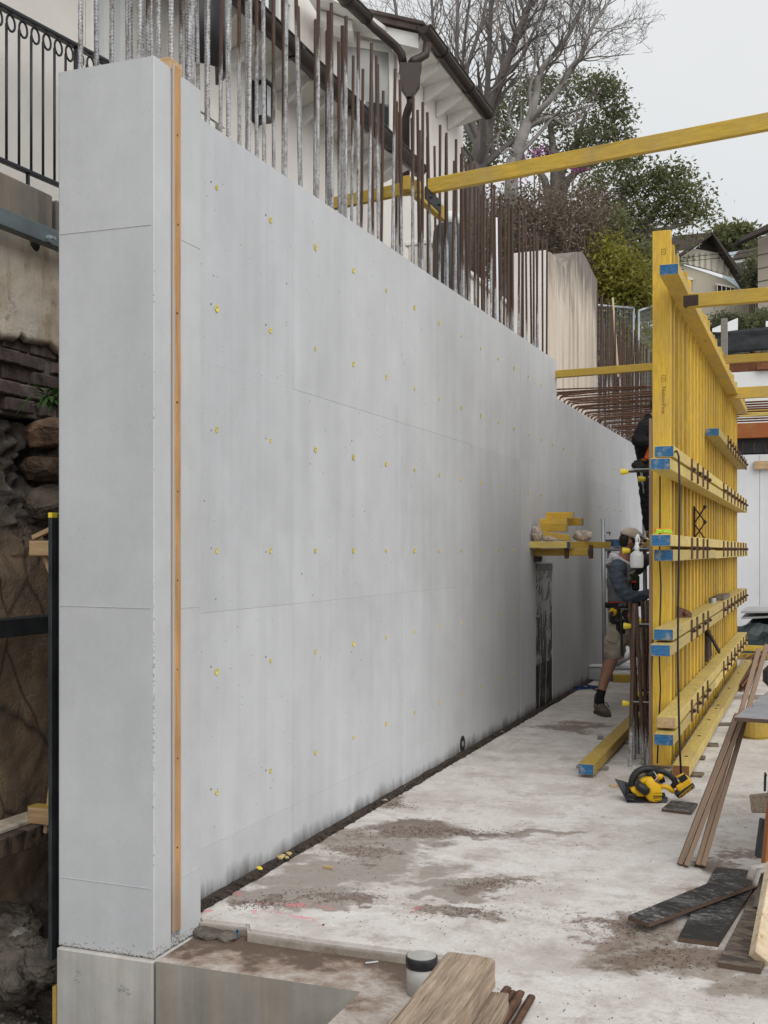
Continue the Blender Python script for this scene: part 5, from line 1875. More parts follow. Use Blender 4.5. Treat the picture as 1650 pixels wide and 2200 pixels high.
for (a, b2) in (((1105, 585), (1335, 395)), ((1150, 610), (1375, 425)), ((1105, 585), (1150, 610)), ((1335, 395), (1375, 425))):
    mb.bar(sw(a[0], a[1], -.0515), sw(b2[0], b2[1], -.0515), .002, .0022)
mb.build('battery_trim', M['saw_yellow'], bt)
ev = (sw(1335, 395) - sw(1105, 585)).normalized()
lettering('XR 20V MAX', .0125, M['saw_yellow'], bt, frame(ev, Vector((-ev.z, 0, ev.x)), (0, -1, 0), sw(1238, 505, -.0514)))

# film-faced offcut next to the saw
def board(name, label, corners, z0, th, topmat, cat='board', grp=None, lift=(0, 0, 0, 0)):
    """flat board through four corner points (same order round), given thickness; dark laminated edges"""
    mb = MB()
    lo = [Vector((c.x, c.y, z0 + l)) for c, l in zip(corners, lift)]
    cen = sum(lo, Vector()) / 4
    ex = (lo[1] - lo[0]).normalized(); ey = (lo[3] - lo[0]); ey = (ey - ex * ey.dot(ex)).normalized(); ez = ex.cross(ey)
    Mx = Matrix((ex, ey, ez)).transposed().to_4x4(); Mx.translation = cen
    inv = Mx.inverted()
    pl = [inv @ p for p in lo]
    mb.prism(pl, (0, 0, th))
    o = mb.build(name, [topmat, M['ply_edge_flat']])
    for p in o.data.polygons:
        p.material_index = 0 if abs(p.normal.z) > .5 else 1
    bm = bmesh.new(); bm.from_mesh(o.data)
    bmesh.ops.bevel(bm, geom=bm.edges[:], offset=.0015, segments=1, affect='EDGES')
    bm.to_mesh(o.data); bm.free()
    o.matrix_world = Mx
    if ez.z < 0:
        pass
    tag(o, label, cat, grp)
    return o
def FZ(px, py, z=0.0):
    return at_z(px, py, z)
board('ply_offcut', 'small black film-faced board offcut beside the saw battery', [FZ(1421, 1737, .018), FZ(1485, 1745, .018), FZ(1499, 1725, .018), FZ(1443, 1719, .018)], .0005, .018, M['film_ply'])
# three long film-faced boards on the right
board('formply_board', 'long scuffed black board lying across the other boards', [FZ(1349, 1966, .05), FZ(1394, 1982, .05), FZ(1655, 1886, .05), FZ(1590, 1868, .05)], .030, .019, M['film_ply'], lift=(0, 0, 0, 0))
board('formply_board', 'black board with wet scuffs, under the crossing board', [FZ(1457, 2013, .02), FZ(1543, 2024, .02), FZ(1640, 1873, .02), FZ(1537, 1862, .02)], .0005, .020, M['film_ply'])
board('formply_board', 'brown muddy board under the leaning pale timber', [FZ(1542, 2067, .02), FZ(1634, 2082, .02), FZ(1720, 1915, .02), FZ(1625, 1905, .02)], .0005, .022, M['film_ply_brown'])
# small packers keeping the crossing board up
for (px, py) in ((1420, 1965), (1560, 1905), (1640, 1890)):
    p = FZ(px, py)
    mb = MB().box((0, 0, .0), (.05, .05, .0085), bev=.001)
    o = mb.build('packer_board', M['film_ply_brown']); o.location = (p.x, p.y, .0255 if px > 1500 else .0255)
    if px < 1500:
        o.scale = (1, 1, 3.3); o.location.z = .0145
    tag(o, 'small packer under the crossing black board', 'packer', 'packers under the crossing board')

# ------------------------------------------------------------------ plywood strips leaning on the work table
def strip(name, label, p0, p1, wd, th, wide):
    """strip standing on its end: edge towards the camera shows the laminations"""
    p0, p1 = Vector(p0), Vector(p1)
    L = (p1 - p0).length
    mb = MB().box((L / 2, 0, 0), (L, th, wd), bev=.0012)
    me = mb.mesh(name, [M['ply_edge'], M['film_ply'], M['bleached_pine']])
    for p in me.polygons:
        if abs(p.normal.y) > .8: p.material_index = 1
        if p.normal.x > .8: p.material_index = 2
    o = link(name, me)
    t = (p1 - p0) / L
    wdv = Vector(wide); wdv = (wdv - t * wdv.dot(t)).normalized()
    yv = wdv.cross(t)
    Mx = Matrix((t, yv, wdv)).transposed().to_4x4(); Mx.translation = p0
    o.matrix_world = Mx
    tag(o, label, 'plywood strip', 'short strips at the table' if 'shorter' in label else 'long strips at the table')
    return o
def Zat(px, py, z):
    return at_z(px, py, z)
lean = 'laminated plywood strip leaning upright against the work table edge'
tops = [(1583, 1535, 5.78), (1597, 1534, 5.80), (1629, 1398, 6.02), (1646, 1390, 6.04)]
bots = [(1460, 1858), (1473, 1862), (1498, 1862), (1509, 1864)]
for (bx, by), (tx, ty, td) in zip(bots, tops):
    p0 = FZ(bx, by); p0.z = .003
    p1 = at(tx, ty, td)
    vd = ((p0 + p1) / 2 - Vector((-.10, 0, CAMZ))); vd.z = 0
    lab_ = 'shorter laminated plywood strip leaning against the corner of the work table' if ty > 1450 else 'longer laminated plywood strip leaning past the work table edge'
    strip('plywood_strip', lab_, p0, p1, .075, .0235, vd)

# ------------------------------------------------------------------ the work table
TZ = .745
ta = at_z(1577, 1541, TZ); 
tb = ta + Vector((1.5, -.12, 0)); ux = (tb - ta).normalized(); uy = Vector((.12, .99, 0)).normalized()
table = thing('work_table', 'makeshift work table of plywood sheet on timber trestles', 'work table', (ta.x, ta.y, 0))
mb = MB().prism([(0, 0, 0), (1.5, 0, 0), (1.5, 1.25, 0), (0, 1.25, 0)], (0, 0, .019))
o = mb.build('table_sheet', [M['bench_sheet'], M['ply_edge_flat']], table)
for p in o.data.polygons: p.material_index = 0 if abs(p.normal.z) > .5 else 1
o.matrix_local = frame(ux, uy, (0, 0, 1), (0, 0, TZ - .019))
def TL(x, y, z): 
    v = ux * x + uy * y
    return Vector((v.x, v.y, z))
mb = MB().bar(TL(.32, .08, TZ - .066), TL(.32, 1.15, TZ - .066), .09, .09); mb.build('bearer', M['old_timber'], table)
mb = MB().bar(TL(1.2, .08, TZ - .066), TL(1.2, 1.15, TZ - .066), .09, .09); mb.build('bearer', M['old_timber'], table)
for x in (.32, 1.2):
    for y in (.2, 1.0):
        mb = MB().bar(TL(x - .001, y, .0), TL(x, y, TZ - .112), .07, .045, FW); mb.build('leg', M['old_timber'], table)
mb = MB(); lathe(mb, [(.10, .0), (.12, .17), (.125, .17), (.115, .02)], 18)
p = FZ(1624, 1585)
o = mb.build('yellow_tub', M['lvl_yellow_worn']); o.location = (p.x, p.y, 0.0); tag(o, 'yellow plastic tub under the work table', 'tub')
# cordless nailer body lying on the sheet
q = at_z(1642, 1478, TZ)
t = thing('cordless_nailer', 'black and yellow cordless tool lying on the work table', 'power tool', q, YAW)
mb = MB().box((.06, 0, .07), (.13, .09, .125), bev=.03); o = mb.build('tool_body', M['black_plastic'], t, False)
mb = MB().tube([(.012, -.046, .02), (.012, -.046, .115), (.03, -.046, .128), (.11, -.046, .128)], .005, 8); mb.build('body_trim', M['saw_yellow'], o, True)
mb = MB().tube([(.08, 0, .10), (.16, 0, .16), (.24, 0, .17)], [.035, .03, .025], 12); mb.build('handle', M['black_plastic'], t, True)

# ------------------------------------------------------------------ saw horse at the right edge
sh0 = FZ(1632, 2077)
horse = thing('saw_horse', 'low timber saw horse with an orange brace and a cloth on its rail', 'saw horse', (sh0.x, sh0.y, 0))
def H(px, py, d):
    return at(px, py, d) - Vector((sh0.x, sh0.y, 0))
mb = MB().bar(Vector((0, 0, .026)) , H(1668, 1860, 4.62), .075, .040, FW, bev=.003); o = mb.build('leg', M['bleached_pine'], horse)
mb = MB().bar(H(1636, 1878, 4.9), H(1760, 1872, 4.85), .05, .035, bev=.003); mb.build('rail', M['grey_timber'], horse)
mb = MB().bar(H(1630, 1952, 4.85), H(1646, 1886, 4.9), .035, .05, FW, bev=.003); mb.build('batten', M['grey_timber'], horse)
pa = FZ(1620, 1800, 0); mb = MB().bar(H(1634, 1842, 5.5), H(1645, 1760, 5.5), .05, .04, FW, bev=.003); mb.build('dark_leg', M['dark_steel'], horse)
mb = MB().bar(H(1648, 1905, 5.2), H(1672, 1640, 5.2), .06, .05, FW, bev=.003); o = mb.build('brace', M['lvl_orange'], horse); o['label'] = 'orange painted upright of the saw horse'
mb = MB().bar(H(1636, 1724, 5.35), H(1760, 1724, 5.0), .14, .085, bev=.006); mb.build('top_beam', M['old_timber'], horse)
mb = MB().tube([H(1643, 1700, 5.3), H(1644, 1665, 5.3)], .006, 8).tube([H(1643, 1664, 5.3), H(1646, 1663, 5.3)], .010, 8); mb.build('bolt', M['dark_steel'], horse)
for (a_, b2) in ((H(1690, 1900, 4.7), H(1700, 2075, 4.25)),):
    mb = MB().bar(a_, Vector((b2.x, b2.y, 0)), .07, .04, FW); mb.build('leg', M['bleached_pine'], horse)
pz = H(1720, 1860, 5.3)
mb = MB().bar(Vector((pz.x, pz.y, .0)), Vector((pz.x, pz.y, .85)), .07, .05, FW); mb.build('leg', M['old_timber'], horse)
# cloth over the rail end: a draped sheet
mb = MB()
nu, nv = 14, 8
vs = []
for i in range(nu + 1):
    for j in range(nv + 1):
        u = i / nu; v = j / nv
        s_ = -.07 + .30 * u
        if s_ < 0:
            p = Vector((-.012 - .35 * -s_ - .010 * math.sin(v * 9), .0, s_ * .8))
        else:
            p = Vector((s_, 0, .012 * math.sin(v * 6 + s_ * 20)))
        p += Vector((0, (v - .5) * .12 + .012 * math.sin(u * 8), .010 * noise.noise(Vector((u * 5, v * 5, 2)))))
        vs.append(p)
mb.add(vs, [(i * (nv + 1) + j, (i + 1) * (nv + 1) + j, (i + 1) * (nv + 1) + j + 1, i * (nv + 1) + j + 1) for i in range(nu) for j in range(nv)])
o = mb.build('cotton_cloth', M['rag_pale'], smooth=True)
sdm = o.modifiers.new('t', 'SOLIDIFY'); sdm.thickness = .006
hz = at(1633, 1866, 4.88)
o.matrix_world = frame(RT, FW, (0, 0, 1), hz)
tag(o, 'pale cloth draped over the saw horse rail', 'cloth')

# ------------------------------------------------------------------ pipe, sleepers and bars in front
p = at_z(902, 2138, LEDGE)
t = thing('pipe_stub', 'capped plastic pipe stub with a black band, standing on the muddy ledge', 'pipe', (p.x, p.y + .02, LEDGE))
mb = MB(); lathe(mb, [(.055, 0.002), (.055, .118)], 28); mb.build('pipe', M['pvc_old'], t, True)
mb = MB(); lathe(mb, [(.0575, .098), (.0585, .10), (.0585, .132), (.056, .136), (.05, .1365)], 28); mb.build('band', M['black_plastic'], t, True)
mb = MB(); lathe(mb, [(.0525, .1362), (.052, .1378), (.0, .1378)], 28); mb.build('cap_disc', M['pvc_old'], t)
def sleeper(name, label, c0, L, wd, ht, seed):
    """old hardwood sleeper: worn edges, split end"""
    bm = bmesh.new()
    nx, ny, nz = 46, 7, 5
    mb = MB()
    mb.box((0, 0, 0), (L, wd, ht), bev=.008)
    me = mb.mesh(name, M['old_timber'])
    bm.from_mesh(me)
    bmesh.ops.subdivide_edges(bm, edges=[e for e in bm.edges if e.calc_length() > .3], cuts=50)
    bmesh.ops.subdivide_edges(bm, edges=[e for e in bm.edges if e.calc_length() > .05], cuts=7, use_grid_fill=True)
    off = Vector((seed, 0, 0))
    for v in bm.verts:
        p = v.co
        k = noise.noise(Vector((p.x * 5, p.y * 30, p.z * 30)) + off) * .006 + noise.noise(Vector((p.x * 2, p.y * 12, p.z * 12)) + off) * .006
        v.co += Vector((noise.noise(Vector((0, p.y * 25, p.z * 25)) + off) * .014 if abs(p.x) > L / 2 - .02 else 0, k if abs(p.y) > wd / 2 - .01 else 0, k if abs(p.z) > ht / 2 - .01 else 0))
    bmesh.ops.recalc_face_normals(bm, faces=bm.faces)
    bm.to_mesh(me); bm.free()
    o = link(name, me)
    o.matrix_world = frame((.03, -1, 0), (1, .03, 0), (0, 0, -1), c0)
    tag(o, label, 'timber')
    return o
sleeper('old_sleeper', 'upper weathered hardwood sleeper lying on another in front of the ledge', (-1.035, 2.62, .168), 2.0, .165, .098, 2)
sleeper('old_sleeper', 'lower weathered hardwood sleeper under the upper one', (-.985, 2.64, .062), 1.94, .17, .102, 9)
random.seed(101)
RB_R = rebar_mesh('loose_bar', 1.9, .0125, .018, mat_=M['rust'])
for k, (px, py, z) in enumerate(((1092, 2122, .05), (1104, 2131, .03), (1120, 2131, .04), (1114, 2146, .014), (1143, 2140, .014))):
    p = at_z(px, py, z)
    o = link('loose_bar', RB_R)
    o.matrix_world = frame((1, 0, 0), (0, 0, 1), (.02 * (k - 2), -1, .0), Vector((p.x, p.y, z)))
    tag(o, 'short rusty ribbed bar lying beside the old sleepers', 'steel bar', 'loose bars beside the sleepers')

# loose bars, sheets and the tarp at the far right
random.seed(111)
for k in range(26):
    p = at_z(1566 + (k % 9) * 5 + random.uniform(-2, 2), 1488 - random.uniform(0, 8), 0)
    a = Vector((p.x + .0, p.y, .012 + .024 * (k // 9)))
    e = Vector((a.x + random.uniform(-.05, .10), a.y + 4.2 + random.uniform(-.3, .5), a.z + .01))
    mb = MB().tube([a, (a + e) / 2, e], .011, 6)
    o = mb.build('loose_bar', M['rust'] if k % 3 else M['rust_red'], smooth=True)
    tag(o, 'long rusty bar in the bundle on the slab beyond the form foot', 'steel bar', 'bundle of bars beyond the form foot')
p = at_z(1600, 1500, 0)
mb = MB().box((0, 0, .02), (.55, .09, .04), Matrix.Rotation(R(8), 3, 'Z'), bev=.002)
o = mb.build('bearer_board', M['grey_timber']); o.location = (p.x - .05, p.y - .06, 0); tag(o, 'short grey board carrying the near end of the bar bundle', 'board')
def heap(name, label, c, size, mat_, seed, cat):
    mb = MB()
    n, m = 40, 26
    vs, fs = [], []
    for i in range(n + 1):
        for j in range(m + 1):
            u = -1 + 2 * i / n; v = -1 + 2 * j / m
            e = max(0, 1 - (abs(u) ** 2.5)) * max(0, 1 - abs(v) ** 2.5)
            q = Vector((u * 2.2 + seed, v * 2.2, seed))
            h = e ** .6 * (.75 + .5 * noise.noise(q) + .25 * noise.noise(q * 2.7)) - abs(noise.noise(q * 1.6)) * .25 * e
            vs.append((u * size[0], v * size[1], max(0, h) * size[2] + .004))
    fs = [(i * (m + 1) + j, (i + 1) * (m + 1) + j, (i + 1) * (m + 1) + j + 1, i * (m + 1) + j + 1) for i in range(n) for j in range(m)]
    mb.add(vs, fs)
    o = mb.build(name, mat_, smooth=False); o.location = c
    return tag(o, label, cat)
p = at_z(1660, 1404, 0)
heap('tarp_heap', 'dark green tarpaulin heaped over materials near the white back wall', (p.x + .6, p.y + 1.0, 0), (1.5, 1.2, .62), M['tarp_green'], 4, 'tarpaulin')
p = at(1640, 1312, 18.4)
t = thing('sheet_stack', 'stack of pale grey sheets on a block in front of the white back wall', 'sheets', (p.x + .9, p.y, 0))
for (c_, s_, a_) in (((0, 0, p.z), (2.4, 1.6, .03), -4), ((-.1, -.1, p.z + .05), (2.2, 1.5, .03), -2)):
    MB().box(c_, s_, Matrix.Rotation(R(a_), 3, 'Y'), bev=.002).build('sheet', M['sheet_grey'], t)
mb = MB().box((.2, 0, p.z / 2 - .06), (1.9, 1.2, p.z - .05), bev=.01); mb.build('block_base', M['tarp_black'], t)
for (z, w_) in ((.05, .55), (.16, .5)):
    a = at_z(1588, 1420, 0)
    o = timber('floor_timber', (a.x - .1, a.y + .3, z), (a.x + w_, a.y + .3, z), .09, .075, LV('lvl_yellow_worn'))
    tag(o, 'short yellow timber stacked at the far end of the form, %s one' % ('lower' if z < .1 else 'upper'), 'timber')

# small things on the floor behind: tub of fixings, timber, straps
c = at_z(1268, 1462, 0)
t = thing('fixings_tub', 'clear plastic tub of fixings on the slab by the wall', 'tub', (c.x, c.y + .1, 0))
mb = MB().box((0, 0, .085), (.30, .22, .16), bev=.015); mb.build('tub_body', M['clear_plastic'], t)
mb = MB().box((0, 0, .172), (.33, .25, .014), bev=.005); mb.build('tub_lid', M['pvc_white'], t)
random.seed(121); mb = MB()
for k in range(60):
    a = Vector((random.uniform(-.12, .12), random.uniform(-.085, .085), random.uniform(.01, .09)))
    mb.tube([a, a + Vector((random.gauss(0, .03), random.gauss(0, .03), random.gauss(0, .01)))], .005, 5)
o = mb.build('fixings', M['steel'], t); o['kind'] = 'stuff'
c = at_z(1300, 1462, 0)
o = timber('floor_timber', (c.x + .1, c.y - .1, .045), (c.x + .46, c.y + .05, .045), .11, .085, LV('lvl_yellow_worn')); tag(o, 'short yellow timber behind the stepping worker leg', 'timber')
c = at_z(1262, 1480, 0)
mb = MB().tube([Vector((c.x + random.uniform(-.2, .16), c.y + random.uniform(-.2, .2), .010 + .012 * (k % 2))) for k in range(16)], .008, 6)
o = mb.build('blue_strap', simple('strap_blue', (.02, .06, .17), .7, 0, .3, 20, .3, 90), smooth=True); tag(o, 'tangled blue strap on the slab near the fixings tub', 'strap')

# crumbs, splinters and nails strewn over the slab
random.seed(131)
mb = MB()
for k in range(900):
    px = random.uniform(430, 1640); py = 1240 + 960 * random.random() ** .7
    p = at_z(px, py, 0)
    if p.x < WX + .06 or (p.y < STEP + .05 and p.x < -1.15) or p.y > 15: continue
    r = random.uniform(.0008, .0032) * (1 if random.random() < .95 else 2.0)
    mb.ball((p.x, p.y, r * .4), (r, r * random.uniform(.6, 1.6), r * .6), 5, 3)
o = mb.build('slab_crumbs', M['soil']); o['kind'] = 'stuff'; tag(o, 'dirt crumbs strewn over the slab', 'dirt')
random.seed(137)
mb = MB()
for k in range(1800):
    c = random.choice(((880, 1785, 110, 14), (700, 1925, 120, 16), (770, 1830, 80, 22), (1060, 1900, 100, 14), (850, 1730, 45, 10), (1330, 1995, 110, 30), (1430, 2060, 120, 34), (560, 1945, 60, 12), (1000, 1790, 140, 10), (1000, 1960, 120, 14)))
    p = at_z(random.gauss(c[0], c[2] * .55), random.gauss(c[1], c[3] * .55), 0)
    if p.x < WX + .08 or (p.y < STEP + .06 and p.x < -1.12): continue
    L = random.uniform(.003, .013); an = random.uniform(0, PI)
    mb.bar((p.x, p.y, .002), (p.x + math.cos(an) * L, p.y + math.sin(an) * L, .002 + random.uniform(0, .004)), random.uniform(.0008, .0018), .0012)
o = mb.build('mulch_slivers', simple('mulch', (.085, .055, .036), .95, 0, .5, 30, 0, 90, .01, 'w')); o['kind'] = 'stuff'; tag(o, 'fine brown mulch trodden into the muddy patches of the slab', 'mulch')
for k, (px, py, L) in enumerate(((1065, 1575, .14), (705, 1866, .05), (870, 1690, .10), (1000, 1590, .09), (940, 1640, .06), (1455, 1690, .1), (1290, 1586, .14), (1330, 1690, .12), (820, 1718, .12), (1520, 1535, .16))):
    p = at_z(px, py, 0)
    mb = MB().box((0, 0, .006), (L, L * .35, .011), Matrix.Rotation(random.uniform(0, 3), 3, 'Z'), bev=.001)
    o = mb.build('wood_chip', M['raw_pine' if k % 2 else 'grey_timber']); o.location = (p.x, p.y, 0); tag(o, 'small wood splinter lying on the slab', 'splinter', 'splinters on the slab')
for k, (px, py) in enumerate(((600, 1842), (552, 1872))):
    p = at_z(px, py, 0)
    mb = MB()
    for j in range(14 if k == 0 else 4):
        r = random.uniform(.008, .018)
        mb.ball((random.uniform(-.05, .05) * (1 if k == 0 else .3), random.uniform(-.05, .05) * (1 if k == 0 else .3), r * .6), (r * 1.3, r, r * .7), 8, 5)
    o = mb.build('sawn_foam', simple('foam_yellow%d' % k, (.46, .36, .16) if k == 0 else (.66, .53, .05), .9, 0, .3, 60, .4, 90), smooth=True); o.location = (p.x, p.y, 0)
    tag(o, ['crumbled yellow foam lump at the foot of the wall', 'bright yellow sleeve scrap at the foot of the wall'][k], 'debris')
mb = MB().tube([at_z(785, 2069, LEDGE + .004), at_z(812, 2066, LEDGE + .004)], .004, 6)
o = mb.build('loose_nail', M['galv']); tag(o, 'grey nail lying on the muddy ledge', 'nail')
# blue set-out arrow on the edge of the slab
mb = MB().box((0, 0, 0), (.006, .0012, .034)).prism([(-.010, -.0006, .010), (.010, -.0006, .010), (0, -.0006, .024)], (0, .0012, 0))
a = at_z(510, 1995, 0)
o = mb.build('set_out_mark', M['blue_end']); o.location = (a.x, STEP - .0075 + .008, -.024); tag(o, 'small blue arrow marked on the slab edge', 'marking')
# ------------------------------------------------------------------ the cut rock on the left
def rock_face():
    random.seed(141)
    mb = MB()
    y0, y1, z0, z1 = 2.4, 9.2, -1.1, 2.35
    ny, nz = 330, 200
    vs = []
    for j in range(nz + 1):
        for i in range(ny + 1):
            y = y0 + (y1 - y0) * i / ny; z = z0 + (z1 - z0) * j / nz
            p = Vector((0, y, z))
            rough = min(1, max(0, (z - 1.45 + .45 * noise.noise(Vector((y * 1.5, 3, 0)))) / .3)) + min(1, max(0, (-.25 - z) / .4))
            # sawn sandstone below, broken rock above and at the toe
            d = .02 * noise.noise(p * 3) + .008 * noise.noise(p * 11)
            big = .16 * noise.noise(p * 1.9 + Vector((4, 0, 0))) + .13 * noise.noise(p * 4.3) - .12 * abs(noise.noise(p * 7)) + .07 * noise.noise(p * 13) + .05 * noise.noise(p * 27)
            blk = (noise.cell(Vector((0, y * 2.3 + .3 * z, z * 3.1))) - .5) * .14
            x = -3.95 + d * (1 - min(rough, 1)) + (big + blk - .03) * min(rough, 1)
            if z < -.25: x += .35 * min(1, (-.25 - z) / .6)
            vs.append((x, y, z))
    fs = [(j * (ny + 1) + i, j * (ny + 1) + i + 1, (j + 1) * (ny + 1) + i + 1, (j + 1) * (ny + 1) + i) for j in range(nz) for i in range(ny)]
    mb.add(vs, fs)
    o = struct(mb.build('rock_face', M['sandstone'], smooth=True))
rock_face()
# rubble floor of the trench below it
mb = grid_sheet(-4.6, -2.9, 2.4, 9, 60, 120, lambda x, y: -.92 + .42 * max(0, (-3.0 - x)) * .9 + .10 * noise.noise(Vector((x * 3, y * 3, 0))) + .05 * noise.noise(Vector((x * 9, y * 9, 5))))
struct(mb.build('trench_ground', M['rubble']))
random.seed(151)
mb = MB()
for k in range(900):
    x = random.uniform(-3.85, -2.92); y = random.uniform(3.2, 6.5)
    z = -.92 + .42 * max(0, (-3.0 - x)) * .9 + .10 * noise.noise(Vector((x * 3, y * 3, 0))) + .05 * noise.noise(Vector((x * 9, y * 9, 5)))
    r = random.uniform(.006, .024)
    mb.ball((x, y, z + r * .3), (r, r * random.uniform(.7, 1.4), r * .75), 6, 4)
o = mb.build('rubble_stones', M['pebble']); o['kind'] = 'stuff'; tag(o, 'loose pebbles and rubble in the trench beside the footing', 'rubble')
for k, (px, py, d, r) in enumerate(((40, 2080, 5.4, .17), (100, 2068, 5.0, .10), (20, 1990, 5.8, .13), (45, 2012, 5.5, .05), (62, 2020, 5.4, .045))):
    p = at(px, py, d)
    mb = MB().ball((0, 0, 0), (r * 1.4, r * 1.2, r * .8), 60, 40)
    mb.v = [tuple(Vector(v) * (1 + .30 * noise.noise(Vector(v) * (1.4 / r) + Vector((k * 3, 0, 0))) - .22 * abs(noise.noise(Vector(v) * (2.6 / r))) + .10 * noise.noise(Vector(v) * (6 / r)) + .05 * noise.noise(Vector(v) * (15 / r)))) for v in mb.v]
    o = mb.build('boulder', M['rubble'] if k != 3 else M['pebble'], smooth=True); o.location = p
    tag(o, ['largest rough grey boulder in the trench beside the footing', 'boulder in the trench under the foot of the dark post', 'boulder at the toe of the cut rock below the muddy beam', 'small pale stone on the rubble in the trench', 'small rough stone beside the pale one in the trench'][k], 'boulder')
# sandstone blocks in the rock below the bricks
def rock_hull(size, seed):
    """angular broken stone: hull of scattered points, faces broken up a little"""
    rg = random.Random(seed)
    bm = bmesh.new()
    for q in range(34):
        v = Vector((rg.gauss(0, 1), rg.gauss(0, 1), rg.gauss(0, 1))).normalized() * rg.uniform(.8, 1.05)
        bm.verts.new((v.x * size[0], v.y * size[1], v.z * size[2]))
    bmesh.ops.convex_hull(bm, input=bm.verts)
    bmesh.ops.delete(bm, geom=[v for v in bm.verts if not v.link_faces], context='VERTS')
    bmesh.ops.subdivide_edges(bm, edges=bm.edges[:], cuts=3, use_grid_fill=True)
    m_ = MB()
    bm.verts.ensure_lookup_table(); bm.verts.index_update()
    s_ = min(size)
    m_.add([v.co * (1 + .05 * noise.noise(v.co * (3 / s_)) + .03 * noise.noise(v.co * (8 / s_))) for v in bm.verts], [tuple(v.index for v in f.verts) for f in bm.faces])
    bm.free()
    return m_
for k, (px, py, sx, sz) in enumerate(((126, 926, .135, .10), (130, 1003, .125, .085), (128, 1078, .13, .11))):
    p = at_x(px, py, -3.80)
    mb = rock_hull((.20, sx, sz), 200 + k)
    o = mb.build('rock_block', simple('block_stone%d' % k, ((.20, .125, .078), (.115, .078, .052), (.125, .10, .08))[k], .95, 0, .55, 9, .9, 45, .03), smooth=False)
    o.location = (p.x - .12, p.y + .05, p.z)
    tag(o, ['rounded orange sandstone block under the leafy plant', 'dark brown sandstone block below the orange one', 'cracked sandstone block beside the top of the dark post'][k], 'rock')

# old wall on top of the rock: bricks, render with a ragged foot, coping
ow = thing('retaining_wall', 'old brick retaining wall with peeling cream render above the cut rock', 'old wall', (-3.95, 3.0, 2.3))
mb = MB().box((-.16, 3.0, .47), (.26, 6.8, 1.0)); mb.build('backing', M['mortar'], ow)
random.seed(161)
bm_ = MB().box((0, 0, 0), (.10, .222, .070), bev=.007).mesh('brick', M['brick_dark'])
zrow = -.02
for r_ in range(5):
    y = 1.25 + (r_ % 2) * .117
    while y < 2.85:
        o = link('brick', bm_, ow)
        o.location = (-.040 + random.uniform(-.025, .018), y, zrow + r_ * .082 + .04)
        o.rotation_euler = (random.gauss(0, .02), random.gauss(0, .02), random.gauss(0, .04))
        if random.random() < .3: o.scale = (random.uniform(.7, 1), .48, random.uniform(.8, 1))
        y += .236
vs = []; ny, nz = 170, 34
mb = MB()
for i in range(ny + 1):
    y = 6.8 * i / ny - .4
    zlow = .36 + .07 * noise.noise(Vector((y * 4, 1, 0))) + .05 * noise.noise(Vector((y * 13, 4, 0))) + .03 * noise.noise(Vector((y * 33, 4, 0)))
    for j in range(nz + 1):
        z = zlow + (1.02 - zlow) * j / nz
        x = .030 + .016 * noise.noise(Vector((y * 3, z * 3, 0))) + .006 * noise.noise(Vector((y * 14, z * 14, 0))) - (.03 if j == 0 else 0)
        vs.append((x, y, z))
mb.add(vs, [(i * (nz + 1) + j, (i + 1) * (nz + 1) + j, (i + 1) * (nz + 1) + j + 1, i * (nz + 1) + j + 1) for i in range(ny) for j in range(nz)])
o = mb.build('peeling_render', M['peeling_render'], ow, True)
sdm = o.modifiers.new('t', 'SOLIDIFY'); sdm.thickness = .035; sdm.offset = -1
c = at_x(80, 522, -3.91) - Vector((-3.95, 3.0, 2.3))
mb = MB().ball((.02, c.y, c.z), (.02, .045, .05), 10, 8); mb.build('hole', M['soil'], ow)
MB().box((-.05, 1.35, 1.085), (.24, 1.62, .20), bev=.01).build('concrete_strip', M['weathered_strip'], ow)
MB().box((-.055, 3.9, 1.075), (.24, 3.4, .20), bev=.01).build('concrete_strip', M['weathered_strip'], ow)
# beams along the cut
def lbeam(name, label, X, z0, z1, dx, mat_, cat='beam', y0=2.6, y1=8.5):
    mb = MB().box((0, 0, 0), (dx, y1 - y0, z1 - z0), bev=.004)
    o = mb.build(name, mat_); o.location = (X, (y0 + y1) / 2, (z0 + z1) / 2)
    return tag(o, label, cat)
a = at_x(40, 460, -3.80); b2 = at_x(40, 498, -3.80)
gb = lbeam('steel_waler', 'grey galvanised steel beam bolted along the old wall', -3.83, b2.z, a.z, .06, M['galv_green'])
m2 = MB().tube([(.03, -.05, -.02), (.05, -.05, -.02)], .020, 6).tube([(.03, -.05, -.02), (.075, -.05, -.02)], .009, 8)
o = m2.build('anchor_bolt', M['galv'], gb); o.location = (0, at_x(104, 490, -3.80).y - gb.location.y + .05, 0)
a = at_x(40, 1328, -3.72); b2 = at_x(40, 1367, -3.72)
lbeam('steel_waler', 'dark steel beam across the sawn sandstone face', -3.77, b2.z, a.z, .12, M['dark_steel'])
a = at_x(40, 1790, -3.60); b2 = at_x(40, 1832, -3.60)
tb_ = lbeam('toe_beam', 'muddy dark timber beam along the toe of the cut rock', -3.68, b2.z, a.z, .16, M['film_ply_brown'])
m2 = MB().box((-.05, 0, (a.z - b2.z) / 2 + .012), (.14, 5.9, .02), bev=.003); m2.build('dusty_top', M['peeling_render'], tb_)
